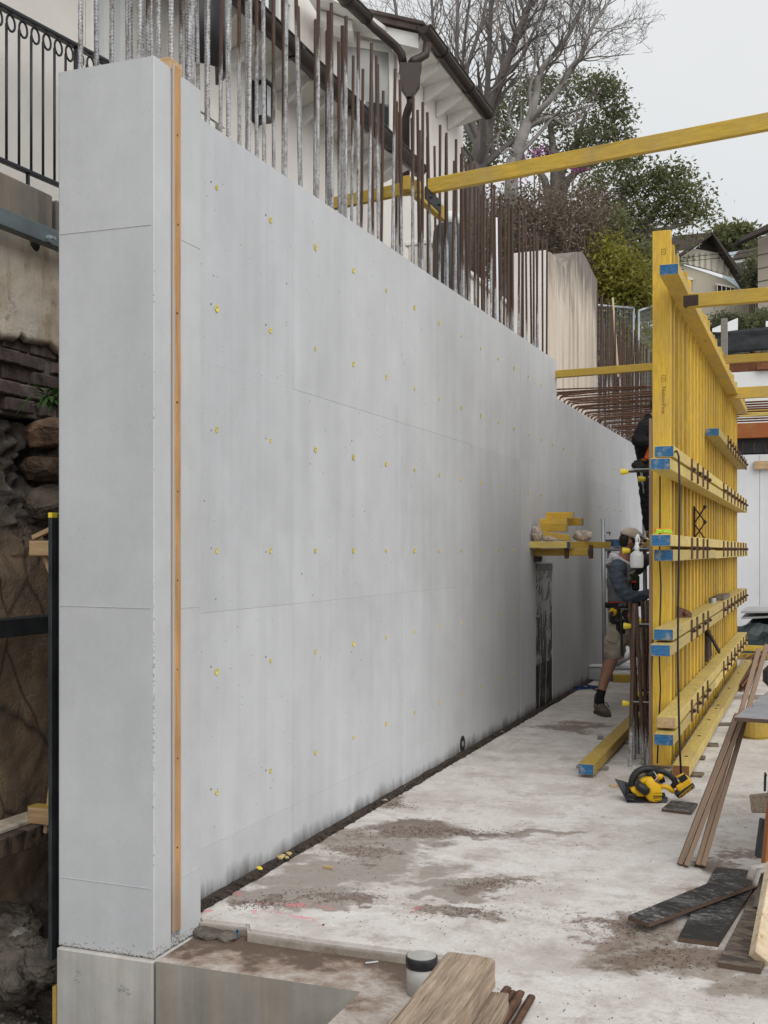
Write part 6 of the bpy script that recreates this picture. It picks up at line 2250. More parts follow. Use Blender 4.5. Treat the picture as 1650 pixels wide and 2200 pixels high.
# dark post standing against the pier
a = at(112, 1100, 4.70)
t = thing('edge_post', 'tall dark grey post with a yellow tip standing against the pier side', 'post', (-2.93, 3.98, -.15))
mb = MB().box((.015, .02, .93), (.062, .07, 1.86), bev=.002); mb.build('post_body', M['black_plastic'], t)
mb = MB().box((-.026, .0, .92), (.018, .10, 1.84), bev=.002); mb.build('post_flange', M['dark_steel'], t)
mb = MB().box((-.026, .0, 1.852), (.019, .102, .022), bev=.002); mb.build('yellow_tip', M['cone_yellow'], t)
t.location = (a.x, 3.98, -.155)
for (x, y, z0, z1, nm, mt) in ((-3.42, 4.9, 1.30, 1.62, 'wedge_block', 'raw_pine'),):
    a = at(92, 1178, 5.3)
    t = thing('timber_wedge', 'small pine offcut wedged behind the dark post below its tip', 'offcut', a)
    mb = MB().box((0, 0, .0), (.12, .05, .07), bev=.003); mb.build('block', M['raw_pine'], t)
    mb = MB().bar((-.05, .03, .06), (.04, .03, -.14), .03, .022, bev=.002).bar((-.05, .0, .05), (.05, .0, .09), .03, .02); mb.build('splint', M['raw_pine'], t)
    a = at(92, 1750, 5.3)
    t = thing('timber_wedge', 'yellow-topped timber block above the toe beam behind the dark post', 'offcut', a)
    mb = MB().box((.02, 0, 0), (.16, .07, .075), bev=.003); mb.build('block', M['raw_pine'], t)
    mb = MB().box((.02, 0, .040), (.158, .068, .004)); mb.build('painted_top', M['lvl_yellow_worn'], t)
    mb = MB().bar((-.0, .03, -.09), (.03, .03, .13), .03, .02); mb.build('splint', M['raw_pine'], t)
# fern-like plant growing from the rock
random.seed(171)
c = at_x(106, 858, -3.70)
t = thing('wall_plant', 'leafy green plant growing from the rock below the bricks', 'plant', c)
mb = MB()
def leaf(mb, base, dir_, L, wd, droop=.4, n=4):
    dir_ = Vector(dir_).normalized()
    side = dir_.cross(Vector((0, 0, 1)))
    side = side.normalized() if side.length > 1e-3 else Vector((1, 0, 0))
    vs, fs = [], []
    for i in range(n + 1):
        u = i / n
        p = Vector(base) + dir_ * (L * u) + Vector((0, 0, -droop * L * u * u))
        w_ = wd * math.sin(PI * min(1, .12 + u * .88)) + .0008
        vs += [p - side * w_ / 2, p + side * w_ / 2 + Vector((0, 0, .002))]
    fs = [(2 * i, 2 * i + 1, 2 * i + 3, 2 * i + 2) for i in range(n)]
    mb.add(vs, fs)
for k in range(46):
    an = random.uniform(-2.2, 1.2)
    d_ = Vector((math.cos(an), math.sin(an), random.uniform(-.2, .9)))
    leaf(mb, Vector((0, 0, 0)) + d_ * random.uniform(0, .06), d_, random.uniform(.07, .13), random.uniform(.022, .034), random.uniform(.3, .9))
mb.build('foliage', M['leaf_fresh'], t, fix=False)
mb = MB().tube([(-.10, 0, -.03), (0, 0, 0), (.03, .02, .06)], [.006, .005, .003], 6); mb.build('stem', M['twig_brown'], t)
# ------------------------------------------------------------------ the rendered house behind the wall
HX = -4.30
house = thing('rendered_house', 'cream rendered house with dark brown gutters behind the long wall', 'house', (HX, 8.0, 3.2))
def Hh(x, y, z):
    return Vector((x - HX, y - 8.0, z - 3.2))
def hbox(name, x0, x1, y0, y1, z0, z1, mat_, parent=house, bev=0, org=None):
    c = Vector(((x0 + x1) / 2, (y0 + y1) / 2, (z0 + z1) / 2))
    mb = MB().box((0, 0, 0), (abs(x1 - x0), abs(y1 - y0), abs(z1 - z0)), bev=bev)
    o = mb.build(name, M[mat_], parent)
    o.location = c - (org if org is not None else Vector((HX, 8.0, 3.2)))
    return o
YL1 = 11.35
hbox('lower_wall', HX - .28, HX, .5, YL1, 2.9, 5.62, 'house_render')
hbox('upper_wall', -5.75, -5.49, 2.0, 12.42, 5.2, 8.3, 'house_render')
hbox('wing_wall', -4.98, -4.70, 13.03, 15.62, 2.9, 7.72, 'house_render')
hbox('end_wall', -9.5, -4.99, 15.36, 15.60, 2.9, 7.7, 'house_render')
# link between lower wall end and the wing
hbox('return_wall', -4.98, -4.60, YL1 + .002, 13.02, 2.9, 5.6, 'house_render')
# splayed bay with the blind window
a, b_ = Vector((-5.49, 12.40, 0)), Vector((-4.70, 13.03, 0))
dv = (b_ - a).normalized(); nv = Vector((dv.y, -dv.x, 0))
mb = MB().prism([Hh(a.x, a.y, 5.0), Hh(b_.x, b_.y, 5.0), Hh(b_.x - .2 * nv.x, b_.y - .2 * nv.y, 5.0), Hh(a.x - .2 * nv.x, a.y - .2 * nv.y, 5.0)], (0, 0, 2.75))
mb.build('bay_wall', M['house_render'], house)
def wquad(u0, u1, z0, z1, out, dep):
    p = [a + dv * u0 + nv * out, a + dv * u1 + nv * out]
    return [Hh(p[0].x, p[0].y, z0), Hh(p[1].x, p[1].y, z0), Hh(p[1].x, p[1].y, z1), Hh(p[0].x, p[0].y, z1)], tuple(nv * dep)
L_ = (b_ - a).length
def bay_piece(name, u0, u1, z0, z1, out, dep, mat_, par):
    q, v = wquad(u0, u1, z0, z1, out, dep)
    return MB().prism(q, v).build(name, M[mat_], par)
wz1 = at(770, 98, 13.6).z; wz0 = wz1 - 1.15
win = bay_piece('window', .20, .84, wz0, wz1, .002, .004, 'window_blind', house)
bay_piece('dark_pane', .20, .84, wz0, wz0 + .52, .0062, .004, 'window_glass', win)
for (u0, u1, z0, z1) in ((.14, .20, wz0 - .05, wz1 + .09), (.84, .90, wz0 - .05, wz1 + .09), (.20, .84, wz1, wz1 + .09), (.20, .84, wz0 - .05, wz0), (.50, .535, wz0, wz0 + .52)):
    bay_piece('window_frame', u0, u1, z0, z1, .003, .03, 'white_paint', win)
# windows in the upper wall, left of the bay
for (y0, y1, z0, z1) in ((10.9, 11.45, 6.35, 7.6), (9.7, 10.3, 6.35, 7.7), (8.3, 9.1, 6.5, 7.9)):
    wd_ = hbox('window', -5.49 + .002, -5.49 + .008, y0, y1, z0, z1, 'window_glass')
    o_ = Vector(wd_.location) + Vector((HX, 8.0, 3.2))
    for (f0, f1, g0, g1) in ((y0 - .07, y0, z0 - .07, z1 + .07), (y1, y1 + .07, z0 - .07, z1 + .07), (y0, y1, z1, z1 + .07), (y0, y1, z0 - .07, z0), ((y0 + y1) / 2 - .02, (y0 + y1) / 2 + .02, z0, z1)):
        hbox('window_frame', -5.488, -5.44, f0, f1, g0, g1, 'white_paint', wd_, org=o_)
# doors and windows in the lower wall
def low_window(px0, px1, z0, z1, mat_='window_pale', dep=.10):
    y0, y1 = at_x(px0, 200, HX).y, at_x(px1, 200, HX).y
    wd_ = hbox('window', HX + .003, HX + .010, y0 + .06, y1 - .06, z0, z1, mat_)
    o_ = Vector(wd_.location) + Vector((HX, 8.0, 3.2))
    for (f0, f1, g0, g1) in ((y0, y0 + .06, z0 - .05, z1 + .07), (y1 - .06, y1, z0 - .05, z1 + .07), (y0 + .06, y1 - .06, z1, z1 + .07), (y0 + .06, y1 - .06, z0 - .05, z0), ((y0 + y1) / 2 - .03, (y0 + y1) / 2 + .03, z0, z1)):
        hbox('window_frame', HX + .004, HX + .05, f0, f1, g0, g1, 'white_paint', wd_, org=o_)
low_window(183, 268, 3.45, 5.3)
low_window(392, 450, 3.5, 4.72)
hbox('lintel_band', HX + .001, HX + .06, at_x(388, 100, HX).y, at_x(470, 100, HX).y, 4.80, 4.86, 'house_render')
# wall lamp
la = at_x(548, 222, HX)
lamp = MB().box((.07, 0, 0), (.11, .09, .26), bev=.006).build('wall_lamp', M['window_pale'], house)
lamp.location = Hh(HX, la.y, la.z)
for (c_, s_) in (((.07, 0, .145), (.13, .12, .03)), ((.07, 0, -.145), (.13, .12, .035)), ((.006, 0, 0), (.012, .13, .34)), ((.127, -.048, 0), (.012, .012, .28)), ((.127, .048, 0), (.012, .012, .28)), ((.015, -.048, 0), (.012, .012, .28))):
    MB().box(c_, s_, bev=.002).build('lamp_frame', M['gutter_metal'], lamp)
# lower eave: sloping soffit, rafter tails, gutter and roof
GX, GZ = -3.92, 5.545
def gutter(name, p0, p1, r, par, up=.3):
    """half-round gutter along p0-p1"""
    p0, p1 = Vector(p0), Vector(p1)
    t = (p1 - p0).normalized(); sd = Vector((0, 0, 1)).cross(t).normalized()
    mb = MB(); vs, fs = [], []
    n = 14
    for p in (p0, p1):
        for k in range(n + 1):
            an = PI + PI * k / n
            vs.append(p + sd * math.cos(an) * r + Vector((0, 0, math.sin(an) * r * 1.1)))
        for k in range(n, -1, -1):
            an = PI + PI * k / n
            vs.append(p + sd * math.cos(an) * (r - .006) + Vector((0, 0, math.sin(an) * (r * 1.1 - .006))))
    m = 2 * (n + 1)
    fs = [(k, (k + 1) % m, m + (k + 1) % m, m + k) for k in range(m)] + [tuple(range(m - 1, -1, -1)), tuple(range(m, 2 * m))]
    mb.add(vs, fs)
    # solid stop ends, front bead and straps
    for p in (p0, p1):
        q = [p + sd * math.cos(PI + PI * k / n) * (r + .004) + Vector((0, 0, math.sin(PI + PI * k / n) * (r * 1.1 + .004))) for k in range(n + 1)]
        mb.prism(q, t * .012)
    for s_ in (-1, 1):
        mb.tube([p0 + sd * r * s_, p1 + sd * r * s_], .011, 6)
    o = mb.build(name, M['gutter_metal'], par, smooth=False)
    L = (p1 - p0).length
    k = .7
    while k < L:
        q0 = p0 + t * k
        st = MB()
        ring = [q0 + sd * math.cos(PI + PI * j / 10) * (r + .007) + Vector((0, 0, math.sin(PI + PI * j / 10) * (r * 1.1 + .007))) for j in range(11)]
        for j in range(10):
            st.bar(ring[j], ring[j + 1], .06, .006, sd)
        st.build('gutter_strap', M['gutter_metal'], o)
        k += 1.15
    return o
gutter('gutter', Hh(GX, 3.0, GZ + .06), Hh(GX, YL1 + .05, GZ + .06), .085, house)
mb = MB().prism([Hh(HX + .001, 2.8, 5.48), Hh(GX - .07, 2.8, 5.60), Hh(GX - .07, 2.8, 5.63), Hh(HX - 1.2, 2.8, 6.0), Hh(HX - 1.2, 2.8, 5.9), Hh(HX - .3, 2.8, 5.62)], (0, YL1 - 2.8 + .02, 0))
mb.build('lower_roof', M['white_paint'], house)
y = 3.2
while y < YL1:
    mb = MB().prism([Hh(HX + .002, y, 5.475), Hh(GX - .085, y, 5.592), Hh(GX - .085, y, 5.535), Hh(HX + .002, y, 5.33)], (0, .045, 0))
    mb.build('rafter_tail', M['white_paint'], house)
    y += .43
# wing eave
gutter('gutter', Hh(-4.26, 12.55, 7.66), Hh(-4.26, 15.35, 7.66), .085, house)
roof = MB().prism([Hh(-4.33, 12.6, 7.64), Hh(-4.30, 12.6, 7.70), Hh(-7.6, 12.6, 8.95), Hh(-7.6, 12.6, 8.86)], (0, 2.75, 0)).build('roof', M['roof_tile'], house)
y = 12.66
for k in range(6):
    # tile courses show along the verge
    mb = MB().box(Hh(-4.42 - k * .30, 12.62, 7.765 + k * .113), (.32, .10, .045), Matrix.Rotation(R(20.7), 3, 'Y'), bev=.008)
    mb.build('roof_tile', M['roof_tile'], roof)
mb = MB().prism([Hh(-4.36, 12.66, 7.46), Hh(-4.36, 12.66, 7.63), Hh(-7.6, 12.66, 8.84), Hh(-7.6, 12.66, 8.68)], (0, .03, 0)); mb.build('barge_board', M['white_paint'], house)
mb = MB().prism([Hh(-4.70, 12.7, 7.60), Hh(-4.34, 12.7, 7.62), Hh(-4.34, 12.7, 7.58), Hh(-4.70, 12.7, 7.50)], (0, 2.62, 0)); mb.build('soffit', M['white_paint'], house)
y = 12.85
while y < 15.3:
    mb = MB().prism([Hh(-4.69, y, 7.50), Hh(-4.35, y, 7.58), Hh(-4.35, y, 7.50), Hh(-4.69, y, 7.30)], (0, .05, 0)); mb.build('rafter_tail', M['white_paint'], house)
    y += .50
# upper eave over the bay: soffit, gutter, then pipes into the rainwater head
def G(px, py, d):
    v = at(px, py, d)
    return Hh(v.x, v.y, v.z)
mb = MB().prism([G(640, -40, 12.4), G(800, 45, 13.2), G(866, 92, 13.9), G(700, 60, 13.6)], (0, 0, .05)); mb.build('soffit', M['white_paint'], house)
mb = MB().prism([G(680, 20, 13.0), G(757, 45, 13.25), G(757, 68, 13.25), G(690, 42, 13.0)], (-.1, .3, .0)); mb.build('fascia', M['white_paint'], house)
gutter('gutter', G(700, -48, 11.6), G(786, 34, 12.95), .085, house)
mb = MB().tube([G(784, 40, 12.95), G(806, 62, 13.0), G(832, 84, 13.1), G(850, 100, 13.15), G(862, 116, 13.2), G(866, 136, 13.2)], .050, 12)
mb.build('downpipe', M['gutter_metal'], house, True)
mb = MB().tube([G(918, 93, 13.3), G(914, 118, 13.3), G(900, 126, 13.25), G(888, 131, 13.2), G(884, 138, 13.2)], .050, 12)
mb.build('downpipe', M['gutter_metal'], house, True)
rh = at(884, 160, 13.15)
def rring(px0, px1, py, dep):
    p0, p1 = G(px0, py, 13.05), G(px1, py, 13.05)
    f = FW * dep
    return [p0, p1, p1 + f, p0 + f]
mb = MB()
loft(mb, [rring(858, 906, 134, .28), rring(858, 906, 139, .28)])
loft(mb, [rring(860, 904, 139, .25), rring(860, 903, 172, .25), rring(872, 889, 201, .12), rring(874, 887, 207, .11)])
o = mb.build('rain_head', M['gutter_metal'], house)
mb = MB().tube([G(881, 204, 13.12), G(882, 222, 13.12), G(876, 238, 13.15), G(872, 252, 13.2), G(872, 420, 13.3)], .046, 12)
mb.build('downpipe', M['gutter_metal'], house, True)
# black chute sheet hanging on the near part of the house front
ck0, ck1 = at_x(418, 125, -3.75), at_x(488, 118, -3.75)
mb = MB(); vs = []
n = 14
for i in range(n + 1):
    u = i / n
    for z in (ck0.z, ck0.z + .35, ck0.z + .8, ck0.z + 1.5):
        tp = 1 - .25 * (z - ck0.z)
        y = ck0.y + (ck1.y - ck0.y) * (.5 + (u - .5) * (tp if u > .5 else 1))
        vs.append((-3.78 - .16 * (2 * u - 1) ** 2 + .12, y, z))
mb.add(vs, [(i * 4 + j, (i + 1) * 4 + j, (i + 1) * 4 + j + 1, i * 4 + j + 1) for i in range(n) for j in range(3)])
o = mb.build('black_chute', M['black_plastic'], smooth=True)
sdm = o.modifiers.new('t', 'SOLIDIFY'); sdm.thickness = .02
tag(o, 'curved black plastic sheet hanging in front of the house eave', 'plastic sheet')
# balcony slab and iron balustrade, left of the pier
bal = thing('iron_balustrade', 'dark iron balustrade with scrolled tops on the house terrace', 'balustrade', (-4.0, 4.5, 3.86))
BO = Vector((-4.0, 4.5, 3.86))
ra, rb = at_x(-40, -8, -4.0), at_x(240, 140, -4.0)
ba, bb = at_x(-40, 326, -4.0), at_x(122, 396, -4.0)
def railz(y): return ra.z + (rb.z - ra.z) * (y - ra.y) / (rb.y - ra.y)
def botz(y): return ba.z + (bb.z - ba.z) * (y - ba.y) / (bb.y - ba.y)
ys0, ys1 = ra.y - .3, rb.y + .02
mb = MB().bar(Vector((-4.0, ys0, railz(ys0))) - BO, Vector((-4.0, ys1, railz(ys1))) - BO, .05, .022, bev=.004); mb.build('top_rail', M['rail_iron'], bal)
mb = MB().bar(Vector((-4.0, ys0, botz(ys0))) - BO, Vector((-4.0, ys1, botz(ys1))) - BO, .035, .02, bev=.003); mb.build('bottom_rail', M['rail_iron'], bal)
pitch = (at_x(41, 100, -4.0).y - at_x(14, 100, -4.0).y)
y = at_x(14, 100, -4.0).y - 3 * pitch
while y < ys1:
    zt, zb = railz(y), botz(y)
    r = pitch * .33
    mb = MB().tube([Vector((-4.0, y, zb)) - BO, Vector((-4.0, y, zt - 2.2 * r)) - BO], .0075, 8)
    # scroll: an open ring under the rail
    cc = Vector((-4.0, y + r * 1.05, zt - 1.45 * r - .01))
    pts = [cc + Vector((0, math.cos(an) * r, math.sin(an) * r * 1.25)) - BO for an in [R(180 - 22 * q) for q in range(-3, 14)]]
    mb.tube(pts, .0065, 6)
    mb.build('baluster', M['rail_iron'], bal, True)
    y += pitch
mb = MB().tube([Vector((-4.0, at_x(164, 100, -4.0).y, botz(5) - .3)) - BO, Vector((-4.0, at_x(164, 100, -4.0).y, railz(at_x(164, 100, -4.0).y))) - BO], .016, 8); mb.build('post', M['rail_iron'], bal)
for yy in (ys0 + .1, at_x(60, 100, -4.0).y):
    mb = MB().bar(Vector((-4.0, yy, botz(yy))) - BO, Vector((-4.0, yy, 3.485)) - BO, .016, .016, (1, 0, 0)); mb.build('rail_foot', M['rail_iron'], bal)
# ground behind the wall
mb = grid_sheet(-14, WX - .452, 6.6, 24, 30, 60, lambda x, y: 3.12 + .05 * noise.noise(Vector((x, y, 0))))
struct(mb.build('terrace_ground', M['soil']))
# garden wall, pvc pipe and bin among the bars beyond the house
mb = MB().box((0, 0, 0), (.22, 3.6, 1.5), bev=.01)
o = mb.build('garden_wall', M['house_render']); o.location = (-3.7, 12.55, 3.85); tag(o, 'low white rendered garden wall behind the bars, beyond the house', 'garden wall')
mb = MB().box((0, 0, 0), (.30, 3.62, .05), bev=.008); mb.build('coping', M['white_paint'], o).location = (0, 0, .777)
p = at_x(1064, 470, WX - .62)
mb = MB().tube([(0, 0, 0), (0, 0, p.z - 3.05)], .045, 14); o = mb.build('vent_pipe', M['pvc_white'], smooth=True); o.location = (p.x, p.y, 3.05); tag(o, 'white plastic vent pipe standing among the wall-top bars', 'pipe')
p = at_x(965, 485, WX - .75)
t = thing('water_barrel', 'dark grey round-shouldered barrel behind the wall-top bars', 'barrel', (p.x, p.y, 3.08))
hh = p.z - 3.08
mb = MB(); lathe(mb, [(.14, 0), (.16, .02), (.16, hh * .9), (.15, hh * .97), (.12, hh)], 20); mb.build('barrel_body', M['dark_steel'], t, True)
mb = MB(); lathe(mb, [(.10, hh), (.10, hh + .10), (.08, hh + .12)], 16); mb.build('barrel_neck', M['pvc_white'], t, True)
# timber battens lying along the back of the wall top
for (y0, y1, z) in ((9.2, 10.9, 3.62), (11.0, 12.3, 3.66)):
    mb = MB().box((0, 0, 0), (.04, y1 - y0, .10), bev=.003)
    o = mb.build('back_batten', M['grey_timber']); o.location = (WX - .475, (y0 + y1) / 2, z - .05); tag(o, 'grey timber batten fixed along the back of the wall top', 'batten', 'battens along the wall back')

# ------------------------------------------------------------------ the old stained wall beyond
def old_wall():
    X0 = WX - .52
    y0, y1 = at_x(1182, 560, X0).y, at_x(1283, 600, X0).y
    prof = [(1182, 541), (1192, 552), (1205, 566), (1214, 575), (1222, 560), (1228, 545), (1240, 541), (1251, 541), (1262, 560), (1275, 588), (1283, 602)]
    t = thing('stained_wall', 'tall old beige wall with dark weather stains beyond the bars', 'old wall', (X0, y0, 3.0))
    pr = [at_x(a_, b2, X0) for a_, b2 in prof]
    mb = MB()
    poly = [(0, 0, -.3)] + [(0, max(p.y - y0, 0), p.z - 3.0) for p in pr] + [(0, y1 - y0, -.3)]
    mb.prism(poly, (-.46, 0, 0))
    mb.build('wall_body', M['old_wall'], t)
    # cream end leaf facing the bars
    a_ = at(1100, 548, (Vector((X0, y0, 0))).dot(FW) - .1)
    mb = MB().box(((a_.x - X0) / 2 - .02, -.06, 1.08), (abs(a_.x - X0), .11, 2.28), bev=.01)
    mb.build('end_leaf', M['house_render'], t)
old_wall()
# mesh fence behind the far bars
def fence():
    X = -3.3
    d = 18.5
    a_, b2, c_, d2 = at(1270, 655, 18.0), at(1361, 662, 19.2), at(1372, 668, 19.2), at(1420, 652, 19.8)
    for k, (p, q) in enumerate(((a_, b2), (c_, d2))):
        t = thing('mesh_fence', ['galvanised mesh fence panel next to the stained wall', 'galvanised mesh fence panel next to the tall form'][k], 'fence', (p.x, p.y, 3.2))
        o3 = Vector((p.x, p.y, 3.2))
        pb, qb = Vector((p.x, p.y, 3.2)), Vector((q.x, q.y, 3.2))
        for nm, u, v in (('frame_post', pb, p), ('frame_post', qb, q), ('frame_rail', p, q), ('frame_rail', pb + Vector((0, 0, .1)), qb + Vector((0, 0, .1)))):
            MB().tube([u - o3, v - o3], .020, 8).build(nm, M['galv'], t, True)
        mb = MB()
        n = 26
        for i in range(1, n):
            u = i / n
            mb.tube([pb.lerp(qb, u) - o3, p.lerp(q, u) - o3], .0022, 3, False)
        for i in range(1, 30):
            u = i / 30
            mb.tube([pb.lerp(p, u) - o3, qb.lerp(q, u) - o3], .0022, 3, False)
        o = mb.build('wire_mesh', M['galv'], t); o['kind'] = 'stuff'
fence()
o = timber('leaning_stake', at(1316, 640, 17.6), at(1328, 810, 17.4), .032, .025, [M['bleached_pine'], M['bleached_pine']])
tag(o, 'thin pine stake leaning on the mesh fence', 'stake')

# ------------------------------------------------------------------ white back wall and the stuff over it
BY = 21.0
t = thing('back_wall', 'white panelled back wall closing the far end of the site', 'wall', (1.5, BY, 0))
xs = [-2.0, at_y(1632, 1100, BY).x, at_y(1632, 1100, BY).x + 1.25, 4.5, 7.5]
mb = MB().box((1.2, .16, 1.6), (11, .3, 3.28)); mb.build('wall_core', M['back_concrete'], t)
for i in range(len(xs) - 1):
    mb = MB().box(((xs[i] + xs[i + 1]) / 2 - 1.5, -.006, 1.62), (xs[i + 1] - xs[i] - .006, .028, 3.20), bev=.002); mb.build('wall_panel', M['back_concrete'], t)
o = MB().box((0, 0, 0), (9, .25, .26), bev=.003).build('edge_beam', M['lvl_orange']); o.location = (at_y(1579, 930, BY).x + 4.5, BY + .0, 3.655); tag(o, 'orange painted edge beam over the white back wall', 'beam')
mb = MB().box((0, 0, 0), (9, .2, .26)); o = mb.build('waterstop', M['tarp_black']); o.location = (at_y(1579, 930, BY).x + 4.5, BY + .14, 3.394); tag(o, 'black membrane strip with bent ties below the orange beam', 'membrane')
random.seed(181)
for k in range(10):
    x = k * .19 + .12
    m2 = MB().tube([(x - 4.5, -.10, -.12), (x - 4.5, -.16, -.02), (x - 4.48, -.13, .07), (x - 4.46, -.11, .02)], .008, 6); m2.build('bent_tie', M['rust'], o)
o2 = MB().box((0, 0, 0), (.9, .09, .14), bev=.003).build('wall_batten', M['raw_pine']); q = at_y(1640, 1000, BY); o2.location = (q.x + .3, BY - .066, q.z); tag(o2, 'short pine batten fixed on the white back wall', 'batten')
o2 = MB().box((0, 0, 0), (9, .2, 1.35)).build('upper_wall', M['white_wall']); o2.location = (at_y(1540, 850, 23).x + 4.5, 23.6, 4.40); tag(o2, 'white upper wall set back above the orange beam', 'wall')
o2 = MB().box((0, 0, 0), (9, 2.6, .16)).build('upper_deck', M['old_concrete']); o2.location = (at_y(1540, 850, 23).x + 4.5, 22.35, 3.72); tag(o2, 'concrete deck strip behind the orange beam', 'deck')
o2 = MB().box((0, 0, 0), (3, .12, .12)).build('red_beam', M['rust_red']); q = at_y(1627, 787, 23.4); o2.location = (q.x + 1.5, 23.43, q.z); tag(o2, 'short red beam on the white upper wall', 'beam')
o2 = MB().box((0, 0, 0), (9, .35, .38)).build('brown_beam', M['rust_red']); q = at_y(1540, 775, 23.8); o2.location = (q.x + 4.5, 23.8, 5.27); tag(o2, 'dark red beam under the black sheet', 'beam')
# draped black sheet
mb = MB(); vs = []
n, m = 60, 8
q0, q1 = at_y(1530, 720, 23.9), at_y(1530, 768, 23.9)
for i in range(n + 1):
    for j in range(m + 1):
        u = i / n; v = j / m
        x = q0.x + 9 * u
        z = q0.z + (q1.z - q0.z) * v + .06 * noise.noise(Vector((x * 1.5, 0, 0))) * (1 if j in (0, m) else .3)
        vs.append((x, 23.5 + .05 * abs(noise.noise(Vector((x * 1.4 + v * 1.5, v * 1.2, 1)))) - .03 * abs(noise.noise(Vector((x * 4 - v * 3, v * 3, 1)))) - .02 * noise.noise(Vector((x * 11, v * 4, 1))), z))
mb.add(vs, [(i * (m + 1) + j, (i + 1) * (m + 1) + j, (i + 1) * (m + 1) + j + 1, i * (m + 1) + j + 1) for i in range(n) for j in range(m)])
o2 = mb.build('black_sheet', M['tarp_black'], smooth=True); sdm = o2.modifiers.new('t', 'SOLIDIFY'); sdm.thickness = .02
tag(o2, 'wrinkled black sheet draped along the top of the white upper wall', 'sheet')
q = at(1556, 690, 20.0); o2 = MB().box((0, 0, 0), (.11, .11, 3.0), bev=.004).build('timber_post', M['grey_timber']); o2.location = (q.x, q.y, q.z - 1.5 + .04); tag(o2, 'grey timber post behind the far top of the form', 'post')
# white site hoarding above, hedge behind
for k, (x0, x1) in enumerate(((1530, 1585), (1645, 1760))):
    a_ = at(x0, 715, 25.5); b2 = at(x1, 715, 25.5)
    h0, h1 = at(x0, 706 if k == 0 else 690, 25.5).z, at(x1, 683, 25.5).z
    mb = MB().prism([a_, b2, Vector((b2.x, b2.y, h1)), Vector((a_.x, a_.y, h0))], (0, .03, 0))
    o2 = mb.build('hoarding_sheet', M['white_wall']); tag(o2, ['white hoarding sheet with a slanted top behind the timber post', 'white hoarding sheet in front of the hedge'][k], 'hoarding')
# ------------------------------------------------------------------ hillside
def hillz(x, y):
    # rises away from the site towards the far houses
    z = 3.05
    if y > 16.5:
        z += (y - 16.5) * .235
    if y > 60: z = 3.05 + 43.5 * .235 + (y - 60) * .06
    z += .25 * noise.noise(Vector((x * .2, y * .2, 0)))
    if x > -3.4:
        k = min(1, max(0, (24.3 - y) / .3))
        z = z * (1 - k) + (-1.3) * k
    return z
mb = MB()
xs = [-90, -60, -40, -28, -20, -16, -12, -9, -7, -5.5, -4.4, -3.6, -3.42, -3.38] + [-3 + 1.0 * i for i in range(14)] + [13, 16, 20, 26, 34, 45, 60, 90]
ys = [16.4, 17, 18, 19, 20, 21, 22, 23, 23.9, 24.02, 24.28, 24.6, 25.5, 27, 29, 32, 36, 41, 47, 55, 65, 80, 110, 160, 260]
vs = [(x, y, hillz(x, y)) for y in ys for x in xs]
n = len(xs)
mb.add(vs, [(j * n + i, j * n + i + 1, (j + 1) * n + i + 1, (j + 1) * n + i) for j in range(len(ys) - 1) for i in range(n - 1)])
struct(mb.build('hillside', M['hill_ground'], smooth=True))

